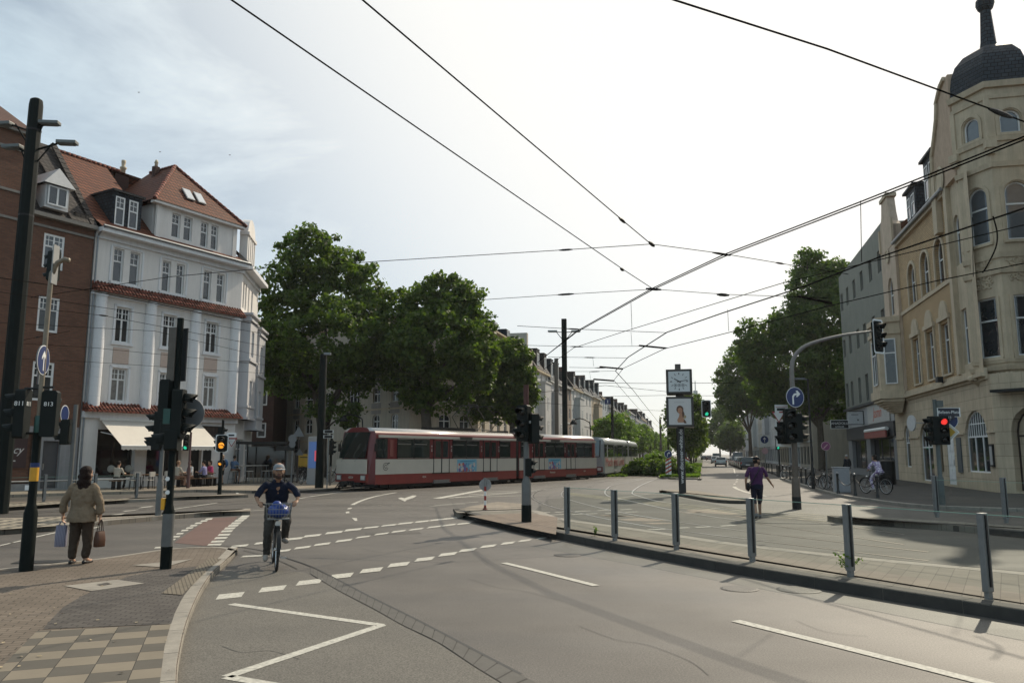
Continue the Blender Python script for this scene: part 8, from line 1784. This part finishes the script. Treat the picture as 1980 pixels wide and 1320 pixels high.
# ---- bicycles
def bike(name, label, base, rz, col=(.015,.015,.016), basket=None, rack=True, group=None, steer=0., lean=0., wr=.345, crate=None):
    """heading local +y; rear wheel hub at y=-.55, front hub at y=.52; base under the bottom bracket"""
    t = thing(name, label, 'bicycle', base, rz, group); t.rotation_euler = (0, lean, rz)
    fm = mat('bike_paint_%d' % int(col[0]*900+col[2]*77), col, .35, .2, var=.1, coat=.4)
    rh, fh = Vector((0,-.55,wr)), Vector((0,.53,wr)); bb = Vector((0,-.08,.29)); seat = Vector((0,-.26,.80)); hd0, hd1 = Vector((0,.33,.62)), Vector((0,.27,.86))
    mb = MB()
    for a, c, r_ in ((bb,seat,.017),(bb,hd0,.019),(seat-Vector((0,0,.08)),hd1-Vector((0,0,.06)),.016),(hd0,hd1,.021)): mb.cyl(a, c, r_, n=8)
    for s in (-1,1): mb.cyl(bb+Vector((s*.03,0,0)), rh+Vector((s*.06,0,0)), .010, n=6); mb.cyl(seat+Vector((s*.02,0,-.06)), rh+Vector((s*.06,0,0)), .009, n=6)
    mb.build('frame', fm, t, True)
    Ms = T(hd0) @ Matrix.Rotation(steer,4,'Z') @ T(-hd0)
    fk = MB()
    for s in (-1,1): fk.tube([Ms @ Vector((s*.045,.325,.66)), Ms @ Vector((s*.05,.36,.60)), Ms @ (fh+Vector((s*.05,0,0)))], .012, 6)
    fk.cyl(Ms @ Vector((0,.27,.86)), Ms @ Vector((0,.245,.98)), .014, n=8); fk.build('fork', fm, t, True)
    hb = MB().tube(smooth_line([Ms @ Vector(q) for q in ((-.30,.05,1.02),(-.22,.13,1.03),(-.1,.23,1.0),(0,.245,.99),(.1,.23,1.0),(.22,.13,1.03),(.30,.05,1.02))], .04), .013, 8).build('handlebar', BLACK, t, True)
    MB().cyl(Ms @ Vector((-.30,.05,1.02)), Ms @ Vector((-.23,.12,1.03)), .019, n=8).cyl(Ms @ Vector((.30,.05,1.02)), Ms @ Vector((.23,.12,1.03)), .019, n=8).build('grip', RUBBER, hb, True)
    for hub, M_, nm in ((rh,Matrix.Identity(4),'wheel'),(fh,Ms,'wheel')):
        w_ = MB(); n = 32
        for k in range(18): a = 2*math.pi*k/18; w_.cyl((0,0,0), (0,(wr-.03)*math.cos(a),(wr-.03)*math.sin(a)), .0022, n=4)
        w_.cyl((-.05,0,0),(.05,0,0),.025,n=8); wo = w_.build(nm, CHROME, t); wo.matrix_basis = M_ @ T(hub)
        def torus(R0, r_, mm, nm2):
            q = MB(); m_ = 8
            for i in range(n):
                a = 2*math.pi*i/n
                for j in range(m_): c_ = 2*math.pi*j/m_; rr = R0 + r_*math.cos(c_); q.v.append((r_*math.sin(c_), rr*math.cos(a), rr*math.sin(a)))
            for i in range(n):
                for j in range(m_): q.f.append((i*m_+j, i*m_+(j+1)%m_, ((i+1)%n)*m_+(j+1)%m_, ((i+1)%n)*m_+j)); q.m.append(0)
            q.build(nm2, mm, wo, True)
        torus(wr-.018, .021, RUBBER, 'tyre'); torus(wr-.045, .010, CHROME, 'rim')
        mg = MB(); A0, A1 = (R(20),R(200)) if hub.y < 0 else (R(-10),R(140)); N = 14
        for k in range(N): a, c_ = A0+(A1-A0)*k/N, A0+(A1-A0)*(k+1)/N; r_ = wr+.022; mg.quad((-.028,r_*math.cos(a),r_*math.sin(a)),(.028,r_*math.cos(a),r_*math.sin(a)),(.028,r_*math.cos(c_),r_*math.sin(c_)),(-.028,r_*math.cos(c_),r_*math.sin(c_)))
        mo = mg.build('mudguard', BLACK, t, True); mo.matrix_basis = M_ @ T(hub)
    MB().ell((0,-.29,.90), .085,.13,.04, 14, 8).ell((0,-.18,.90), .035,.10,.03, 10, 6).build('saddle', BLACK, t, True); MB().cyl(seat, (0,-.28,.88), .013, n=8).build('seat_post', CHROME, t)
    cr = MB().lathe([(.09,-.006),(.09,.006)], 20, (.05,bb.y,bb.z), axis='X'); ca_ = R(-68)
    for s in (-1,1): e = bb + Vector((s*.09, -s*.17*math.cos(ca_)*-1*.0 + s*.17*math.sin(R(20)), -s*-.17*math.cos(R(20)) )); cr.cyl(bb+Vector((s*.07,0,0)), e, .010, n=6); cr.obox(e+Vector((s*.055,0,0)), .09,.08,.022)
    cr.build('crank', CHROME, t)
    if rack: MB().tube([(-.06,-.85,.74),(-.06,-.4,.76)], .007, 6).tube([(.06,-.85,.74),(.06,-.4,.76)], .007, 6).tube([(-.06,-.8,.74),tuple(rh+Vector((-.06,0,0)))], .006, 6).tube([(.06,-.8,.74),tuple(rh+Vector((.06,0,0)))], .006, 6).box(-.06,-.84,.735,.06,-.42,.745).build('rack', BLACK, t)
    MB().cyl(Ms @ Vector((0,.40,.74)), Ms @ Vector((0,.47,.74)), .03, .045, 12).build('front_lamp', CHROME, t)
    if basket:
        k = MB(); x0, y0, z0, w1, d1, h1 = basket
        for z, e in ((0,.86),(.33,.9),(.66,.95),(1,1)): k.tube([(x0+a*w1/2*e,y0+c_*d1/2*e,z0+h1*z) for a, c_ in ((-1,-1),(1,-1),(1,1),(-1,1),(-1,-1))], .005, 5)
        for i in range(9):
            f = -1+2*i/8
            for c_ in (-1,1): k.cyl((x0+f*w1/2*.86,y0+c_*d1/2*.86,z0),(x0+f*w1/2,y0+c_*d1/2,z0+h1),.003,n=4)
        for i in range(6):
            f = -1+2*i/5
            for c_ in (-1,1): k.cyl((x0+c_*w1/2*.86,y0+f*d1/2*.86,z0),(x0+c_*w1/2,y0+f*d1/2,z0+h1),.003,n=4)
        k.box(x0-w1*.43,y0-d1*.43,z0,x0+w1*.43,y0+d1*.43,z0+.008); k.build('basket', GREY_STEEL if not crate else BLACK, t)
    return t
bc = G(534, 1104, 0); az_c = R(-160.7); Mz = Matrix.Rotation(az_c,3,'Z'); bb_ = bc - Mz @ Vector((0,.53,0))
bike('bicycle', 'black city bicycle with a wire front basket ridden towards the camera', bb_, az_c, basket=(0,.50,.82,.40,.30,.24))
o = MB(); random.seed(5); o.ell((0,0,.0), .17,.12,.10, 16, 10)
for k in range(10): a = random.uniform(0,6.28); o.ell((.11*math.cos(a),.07*math.sin(a),random.uniform(-.03,.09)), .06,.05,.06, 10, 7)
o.ell((.03,.0,.11),.08,.05,.07,10,7)
bg_ = blob(o, 'bag', mat('blue_bag', (.012,.045,.23), .4, var=.2, scale=9), None, .012, 2); bg_.location = bb_ + Mz @ Vector((0,.50,.93)); bg_.rotation_euler = (0,0,az_c); tag(bg_, 'crumpled bright blue bag lying in the front basket of the ridden bicycle', 'bag')
NAVY = cloth('navy_polo', (.009,.013,.030), .2); GREYT = cloth('grey_trousers', (.052,.047,.041), .2)
JC = dict(hipL=(-.09,-.24,.96),hipR=(.09,-.24,.96),kneeL=(-.15,.16,.80),kneeR=(.13,.08,.60),ankL=(-.14,.02,.47),ankR=(.14,.02,.215),toeL=(-.17,.19,.43),toeR=(.16,.18,.15),
          shL=(-.205,-.04,1.36),shR=(.205,-.04,1.36),elL=(-.335,.0,1.15),elR=(.335,.0,1.15),wrL=(-.315,.06,1.075),wrR=(.315,.06,1.075),head=(.0,.08,1.565),hdL=(.35,.8,-.25),hdR=(-.35,.8,-.25),hpL=(0,-.1,-1),hpR=(0,-.1,-1))
cyc = person('man in a navy polo shirt and pale cap riding a bicycle towards the camera', bb_, az_c, JC, NAVY, GREYT, mat('shoe_grey', (.30,.27,.24), .7, var=.15), skin=SKIN_D, hair=HAIR_D, cap=cloth('cap_grey', (.22,.235,.25)), beard=True, sleeve=.92, girth=1.06, collar=True, hs=1.04)
MB().ell((0,-.075,1.485), .052,.03,.035, 12, 7).build('undershirt', WHITE, cyc, True) if 0 else None
Mw = Matrix.Identity(4)
# ---- man walking across the right platforms
b = G(1466, 1002, .02)
PURP = cloth('purple_shirt', (.066,.022,.074), .14); NAVYS = cloth('navy_shorts', (.012,.013,.028))
JM = dict(hipL=(-.09,0,.93),hipR=(.09,0,.93),kneeL=(-.085,.02,.50),kneeR=(.085,.13,.50),ankL=(-.08,-.24,.13),ankR=(.09,.20,.085),toeL=(-.09,-.08,.035),toeR=(.11,.38,.04),
          shL=(-.20,0,1.44),shR=(.20,.0,1.44),elL=(-.29,-.04,1.16),elR=(.30,.02,1.17),wrL=(-.30,.02,.92),wrR=(.44,.12,.97),head=(.03,.03,1.64),hdL=(0,.1,-1),hdR=(.55,.35,-.6),hpL=(1,.2,0),hpR=(-.4,.6,-.5))
man = person('man in a purple shirt and black cap walking across the right platform', b, R(-8), JM, PURP, NAVYS, mat('trainer_grey', (.12,.12,.12), .7, var=.2), skin=SKIN_D, hair=HAIR_D, cap=cloth('cap_black', (.012,.012,.014)), beard=True, sleeve=.85, leglen=.58, hyaw=R(-62), girth=1.02)
strap = MB().tube(smooth_line([(.11,.02,1.50),(.06,-.115,1.38),(-.06,-.135,1.18),(-.19,-.11,.99),(-.24,-.02,.93)], .04), .014, 6); strap2 = strap.tube(smooth_line([(.11,.02,1.50),(.08,.13,1.38),(-.05,.14,1.18),(-.2,.10,.99),(-.24,.0,.93)], .04), .014, 6)
Mm = Matrix.Rotation(R(-8),3,'Z'); sb = thing('shoulder_bag', 'black shoulder bag slung across the back of the walking man in purple', 'bag', b, R(-8)); strap2.build('strap', BLACK, sb, True)
q = MB().ell((-.25,-.05,.90), .06,.15,.13, 14, 8); blob(q, 'pouch', cloth('bag_black', (.014,.012,.014)), sb, .012, 3)
# ---- woman on a bicycle at the right, seen from behind
b = G(1694, 954, .12); az = R(24); Mz2 = Matrix.Rotation(az,3,'Z')
bike('bicycle', 'black bicycle ridden by the woman in a white and violet outfit on the right pavement', b, az, basket=(0,-.62,.76,.40,.32,.24), crate=True)
FLOW = mat('violet_print_cloth', (.40,.36,.46), .8, var=.0); n_ = FLOW.node_tree; vz = n_.nodes.new('ShaderNodeTexNoise'); vz.inputs['Scale'].default_value = 13; tcx = n_.nodes.new('ShaderNodeTexCoord'); n_.links.new(tcx.outputs['Object'], vz.inputs['Vector']); rpx = n_.nodes.new('ShaderNodeValToRGB'); rpx.color_ramp.elements[0].position = .44; rpx.color_ramp.elements[1].position = .54; rpx.color_ramp.elements[0].color = (.22,.15,.32,1); rpx.color_ramp.elements[1].color = (.58,.53,.60,1); n_.links.new(vz.outputs['Fac'], rpx.inputs[0]); n_.links.new(rpx.outputs[0], n_.nodes['Principled BSDF'].inputs['Base Color'])
JF = dict(hipL=(-.09,-.27,.96),hipR=(.09,-.27,.96),kneeL=(-.12,.10,.66),kneeR=(.12,.13,.78),ankL=(-.14,.0,.25),ankR=(.14,-.02,.46),toeL=(-.16,.16,.18),toeR=(.16,.15,.42),shL=(-.18,-.10,1.38),shR=(.18,-.10,1.38),elL=(-.28,.02,1.2),elR=(.28,.02,1.2),wrL=(-.30,.04,1.06),wrR=(.30,.04,1.06),head=(0,-.02,1.58),hdL=(.2,.8,-.2),hdR=(-.2,.8,-.2),hpL=(0,0,-1),hpR=(0,0,-1))
person('dark haired woman in a white and violet printed outfit cycling away on the right pavement', b, az, JF, FLOW, FLOW, mat('shoe_white', (.45,.43,.42), .7), hair=HAIR_D, style='bob', sleeve=1.5, leglen=1, vox=.014, hyaw=R(10), coat=.04)
# ---- standing man in dark clothes at the shop window
b = G(1640, 927, .12)
def stand(sx=1., h=1.): return {k: (v[0]*sx*h, v[1]*h, v[2]*h) for k, v in dict(hipL=(-.09,0,.92),hipR=(.09,0,.92),kneeL=(-.095,.02,.49),kneeR=(.095,.04,.49),ankL=(-.10,-.02,.085),ankR=(.10,.0,.085),toeL=(-.12,.15,.03),toeR=(.12,.17,.03),shL=(-.19,0,1.42),shR=(.19,0,1.42),elL=(-.25,-.03,1.15),elR=(.25,-.03,1.15),wrL=(-.25,.05,.93),wrR=(.25,.05,.93),head=(0,.03,1.62),hdL=(0,.1,-1),hdR=(0,.1,-1),hpL=(1,0,0),hpR=(-1,0,0)).items()}
DARK_C = cloth('dark_navy_coat', (.014,.018,.028)); person('grey haired man in a dark coat standing before the shop window on the right', b, R(20), stand(1.1,.97), DARK_C, DARK_C, BLACK, hair=HAIR_G, sleeve=1.9, vox=.014, coat=.12, girth=1.1)
# ---- cafe guests
def seat_J(h=.46, lean=.06, arms=0): return dict(hipL=(-.09,0,h+.08),hipR=(.09,0,h+.08),kneeL=(-.13,.42,h+.07),kneeR=(.13,.42,h+.07),ankL=(-.12,.38,.09),ankR=(.12,.40,.09),toeL=(-.13,.55,.03),toeR=(.13,.57,.03),shL=(-.19,lean,h+.58),shR=(.19,lean,h+.58),elL=(-.25,lean+.1,h+.33),elR=(.25,lean+.1,h+.33),wrL=(-.17,lean+.33,h+.32),wrR=(.17,lean+.33,h+.32),head=(0,lean+.05,h+.80),hdL=(.2,1,0),hdR=(-.2,1,0),hpL=(0,0,-1),hpR=(0,0,-1))
def wl(x, y, z=.02): return wh.matrix_basis @ Vector((x, y, z)) if 0 else Vector(P0) + Matrix.Rotation(R(60),3,'Z') @ Vector((x, y, z-.0))
def guest(label, x, y, face, top, trs, hair, st, skin=SKIN, **k): return person(label, wl(x,y), R(60)+face, seat_J(**k), top, trs, BLACK, hair=hair, style=st, skin=skin, sleeve=1.4, vox=.017, hands=False, face=False, group='guests at the cafe')
CREAM_C = cloth('cream_blouse', (.42,.37,.30)); LILAC_C = cloth('lilac_shirt', (.22,.21,.36)); PINK_C = cloth('pink_top', (.45,.06,.16)); BLUE_C = cloth('blue_shirt', (.10,.16,.26)); BLACK_C = cloth('black_cloth', (.012,.012,.013)); WHITE_C = cloth('white_shirt_cloth', (.5,.5,.5)); TAN_C = cloth('tan_cloth', (.22,.13,.09))
WOOD_T = mat('table_wood', (.17,.095,.05), .6, var=.3, scale=6); WOOD_P = mat('table_pale', (.46,.43,.38), .5, var=.1)
guest('blond guest in a cream blouse seated at the cafe bench under the awning', 3.35, -2.6, R(-85), CREAM_C, TAN_C, HAIR_B, 'bun')
guest('guest in a white top seated opposite the cream blouse under the awning', 4.3, -2.55, R(85), WHITE_C, TAN_C, HAIR_D, 'bob')
guest('man in a lilac shirt seated with his back to the street under the awning', 5.05, -2.75, R(25), LILAC_C, BLACK_C, HAIR_D, 'short')
guest('guest in a pink top at the right end of the awning', 5.75, -2.4, R(80), PINK_C, WHITE_C, HAIR_D, 'bob')
guest('dark haired guest seated at the far left end of the cafe terrace', .15, -2.3, R(-70), CREAM_C, BLACK_C, HAIR_D, 'short')
b = wl(7.35, -1.35); person('person in black shorts standing at the cafe door with arms folded low', b, R(60)+R(80), stand(1,.97), BLACK_C, BLACK_C, BLACK, hair=HAIR_B, style='bob', sleeve=.9, leglen=.35, vox=.016, hands=False, face=False, group='guests at the cafe')
bp = thing('backpack', 'blue backpack on the person standing at the cafe door', 'bag', b + Vector((.17,.05,0)), R(60)); blob(MB().ell((.02,0,1.2), .14,.15,.24, 14, 8), 'body', cloth('backpack_blue', (.03,.09,.20)), bp, .02, 2)
person('dark haired man in pale blue perched on a bar stool beside the cafe door', wl(8.25,-1.25), R(60)+R(-75), seat_J(h=.72), BLUE_C, TAN_C, BLACK, hair=HAIR_D, skin=SKIN_D, sleeve=.9, leglen=.55, vox=.016, hands=False, face=False, group='guests at the cafe')
# ---- cafe furniture
def cafe_table(label, x, y, w_, d_, h, m, name='table', legm=None):
    t = thing(name, label, 'table', wl(x,y), R(60), 'tables in front of the cafe'); MB().box(-w_/2,-d_/2,h-.04,w_/2,d_/2,h).build('tabletop', m, t)
    for a in (-1,1):
        for c_ in (-1,1): MB().cyl((a*(w_/2-.06),c_*(d_/2-.06),0),(a*(w_/2-.12),c_*(d_/2-.08),h-.04),.02,n=6).build('leg', legm or BLACK, t)
    return t
def bench(label, x, y, w_, h=.45, m=None):
    t = thing('bench', label, 'bench', wl(x,y), R(60), 'benches in front of the cafe'); MB().box(-w_/2,-.16,h-.04,w_/2,.16,h).build('seat', m or WOOD_T, t)
    for a in (-1,1): MB().box(a*(w_/2-.15)-.02,-.14,0,a*(w_/2-.15)+.02,.14,h-.04).build('leg', BLACK, t)
for i, (x, lab) in enumerate(((.9,'leftmost low wooden table on the cafe terrace'),(1.9,'second low wooden table from the left on the cafe terrace'),(3.8,'wooden table between the cream and the white dressed guests'),(5.35,'wooden table beside the man in the lilac shirt'))): cafe_table(lab, x, -2.5, .75, .6, .72, WOOD_T)
for i, (x, y, w_, lab) in enumerate(((3.3,-2.6,.7,'bench under the guest in the cream blouse'),(4.35,-2.55,.6,'bench under the guest in the white top'),(5.0,-2.75,.8,'bench under the man in the lilac shirt'),(5.85,-2.4,.6,'bench under the guest in the pink top'),(.15,-2.3,.6,'bench at the far left end of the cafe terrace'))): bench(lab, x, y, w_)
def chair(label, x, y, face):
    t = thing('chair', label, 'chair', wl(x,y), R(60)+face, 'chairs on the cafe terrace'); MB().box(-.2,-.2,.43,.2,.2,.46).build('seat', WOOD_P, t); MB().box(-.2,-.21,.62,.2,-.18,.86).build('backrest', WOOD_P, t)
    for a in (-1,1): MB().cyl((a*.18,.18,0),(a*.17,.17,.43),.014,n=6).build('leg', BLACK, t); MB().cyl((a*.18,-.2,0),(a*.17,-.2,.86),.014,n=6).build('leg', BLACK, t)
for x, y, f, lab in ((.6,-3.1,0,'chair with its back to the street left of the cafe tables'),(1.35,-3.15,.2,'chair between the two leftmost cafe tables'),(2.35,-3.1,-.1,'chair right of the second cafe table'),(2.75,-2.4,1.5,'chair beside the bench of the cream dressed guest')): chair(lab, x, y, f)
for i, (x, lab) in enumerate(((1.1,'pale cushion at the left cafe window'),(2.1,'pale cushion at the right of the left cafe window'))): tag(blob(MB().ell((0,0,0), .22,.08,.2, 12, 8), 'cushion', cloth('cushion_pale', (.34,.32,.28)), None, .02, 2), lab, 'cushion', 'cushions at the cafe window').location = wl(x,-.35,1.0)
MB_t = cafe_table('white topped high bar table at the corner of the cafe', 9.3, -1.6, 2.2, .6, 1.08, WOOD_P, 'bar_table', GREY_STEEL); cafe_table('second white high table round the corner of the cafe', 11.6, -.6, 1.4, .6, 1.08, WOOD_P, 'bar_table', GREY_STEEL)
def stool(label, x, y):
    t = thing('bar_stool', label, 'stool', wl(x,y), R(60), 'bar stools at the cafe corner'); MB().box(-.18,-.17,.72,.18,.17,.76).build('seat', WOOD_P, t)
    for a in (-1,1):
        for c_ in (-1,1): MB().cyl((a*.22,c_*.2,0),(a*.14,c_*.13,.72),.014,n=6).build('leg', GREY_STEEL, t)
    MB().tube([(-.19,-.18,.3),(.19,-.18,.3),(.19,.18,.3),(-.19,.18,.3),(-.19,-.18,.3)], .01, 5).build('foot_rail', GREY_STEEL, t)
for x, y, lab in ((8.25,-1.25,'bar stool carrying the man in the pale blue shirt'),(8.7,-2.1,'bar stool left of the white high table'),(9.9,-2.2,'bar stool right before the white high table'),(10.4,-1.9,'bar stool at the right end of the white high table'),(11.3,-1.3,'bar stool before the second high table')): stool(lab, x, y)
t = thing('planter', 'pale round planter beside the cafe door', 'planter', wl(6.2,-1.6)); MB().lathe([(.2,0),(.27,.05),(.3,.5),(.26,.5)], 16).build('pot', mat('pot_pale', (.33,.31,.29), .8), t, True, angle=40)
# ---- parked bicycles, ad column, mailbox and street clutter on the left pavement
for i, (u, v, a, lab) in enumerate(((541,930,100,'parked black bicycle at the left of the bicycle cluster behind the cyclist'),(556,931,75,'second parked bicycle in the cluster behind the cyclist'),(571,932,60,'third parked bicycle, leaning before the yellow mailbox'),(588,936,35,'pale tyred bicycle parked nearest the kerb, before the yellow mailbox'),(598,934,30,'bicycle parked right beside the advertising pillar'),(655,932,80,'bicycle parked behind the front of the red tram'))):
    bike('bicycle', lab, G(u,v,.12), R(a), col=((.02,.02,.02),(.05,.05,.05),(.03,.02,.03),(.02,.03,.04),(.015,.015,.015),(.02,.02,.02))[i], group='bicycles parked on the left pavement', lean=R(7))
for i, (u, v, a, lab) in enumerate(((1583,944,20,'bicycle with a front crate parked left of the black street lamp'),(1602,946,10,'bicycle parked right of the black street lamp'),(1527,927,30,'bicycle parked beyond the mast arm pole on the right pavement'))):
    bike('bicycle', lab, G(u,v,.12), R(a), col=(.018,.016,.016), basket=(0,.55,.8,.38,.3,.24) if i == 0 else None, group='bicycles parked on the right pavement', lean=R(5))
b = G(586, 926, .12); t = thing('mailbox', 'yellow mailbox behind the parked bicycles', 'mailbox', b, R(20)); MB().box(-.42,-.3,.85,.42,.3,1.75).build('box', mat('mail_yellow', (.52,.30,.03), .45, var=.1), t, bevel=.03); MB().box(-.3,-.24,0,.3,.24,.85).build('base', BLACK, t); MB().box(-.3,-.31,1.5,.3,-.3,1.56).build('slot', BLACK, t)
b = G(607, 937, .12); t = thing('advertising_pillar', 'grey information pillar with a lit blue poster just left of the dark green pole', 'pillar', b, R(-25)); MB().box(-.42,-.15,0,.42,.15,2.75).build('housing', mat('pillar_grey', (.33,.34,.35), .45, var=.1), t, bevel=.03); MB().box(-.32,-.165,.95,.32,-.15,2.45).build('poster', emit('poster_blue', (.08,.16,.38), .35), t); MB().box(.1,-.17,1.35,.3,-.165,1.95).build('poster_figure', emit('poster_red', (.75,.12,.16), .4), t)
b = G(563, 934, .12); t = thing('info_board', 'dark information board and round sign backs on a grey post by the bicycles', 'sign', b); z = lambda v: HT(563,v,b)-b.z
MB().cyl((0,0,-.02),(0,0,z(842)),.055).build('post', GREY_STEEL, t); MB().box(-1.0,-.06,z(871),.1,.04,z(861)).build('board', BLACK, t); MB().lathe([(.26,-.01),(.26,.01)], 20, (0,-.08,z(848)), axis='Y').lathe([(.2,-.02),(.2,0)], 20, (0,-.08,z(859)), axis='Y').build('sign_back', mat('sign_back', (.16,.165,.17), .5, .3, var=.12), t)
b = G(574, 933, .12); t = thing('warning_sign', 'back of a triangular warning sign on a brown post behind the bicycles', 'sign', b); MB().cyl((0,0,-.02),(0,0,HT(574,842,b)-b.z),.045).build('post', mat('post_brown', (.05,.035,.03), .6), t); disc_sign(t, (0,-.05,HT(574,834,b)-b.z), 180, .36, 'tri_up'); disc_sign(t, (.1,-.05,HT(574,873,b)-b.z), 180, .25, 'tri_up'); signal(t, (-.12,0,HT(574,862,b)-b.z), 200, n=3, size=.26)
b = G(632, 944, .12); t = thing('street_name_post', 'thin post with small street plates right of the dark green pole', 'sign', b); MB().cyl((0,0,-.02),(0,0,HT(638,832,b)-b.z),.03).build('post', GREY_STEEL, t)
for v in (834,844): disc_sign(t, (-.0,-.05,HT(632,v,b)-b.z), 180, (.5,.16), 'rect', face=[(1,WHITE,None),(.86,BLACK,None)])
for i, (u, v) in enumerate(((638,938),(662,938))): b = G(u,v,.12); t = thing('bollard', ('grey bollard left of the front of the red tram','dark bollard touching the outline of the red tram front')[i], 'bollard', b, 0, 'bollards on the left pavement'); MB().lathe([(.06,0),(.055,1.0),(.03,1.05)], 10).build('post', (GREY_PAINT, BLACK)[i], t, True, angle=40)
b = G(512, 933, .12); t = thing('bus_shelter', 'dark glazed tram stop shelter in front of the dark red brick house', 'shelter', b, R(-5)); MB().box(-1.6,-.8,2.35,1.6,.8,2.5).build('roof', BLACK, t)
for x in (-1.5,1.5):
    for y in (-.7,.7): MB().cyl((x,y,0),(x,y,2.35),.04,n=8).build('post', BLACK, t)
MB().box(-1.5,.68,.3,1.5,.70,2.2).build('glass_panel', SHOP_DARK, t); MB().box(1.5,-.6,.5,1.6,.6,2.1).build('poster_case', GREY_STEEL, t)
# ---------------------------------------------------------------- morning haze over the whole place
hz = MB().box(-420, -60, -1.0, 620, 1300, 42).build('haze', bpy.data.materials.new('haze_air')); tag(hz, 'thin morning haze filling the street', 'haze', kind='stuff')
hm = bpy.data.materials['haze_air']; hm.use_nodes = True; hn = hm.node_tree; hn.nodes.clear(); ho = hn.nodes.new('ShaderNodeOutputMaterial'); hv = hn.nodes.new('ShaderNodeVolumePrincipled')
hv.inputs['Color'].default_value = (.93,.95,.97,1); hv.inputs['Density'].default_value = .00018; hv.inputs['Anisotropy'].default_value = .35; hn.links.new(hv.outputs[0], ho.inputs['Volume'])
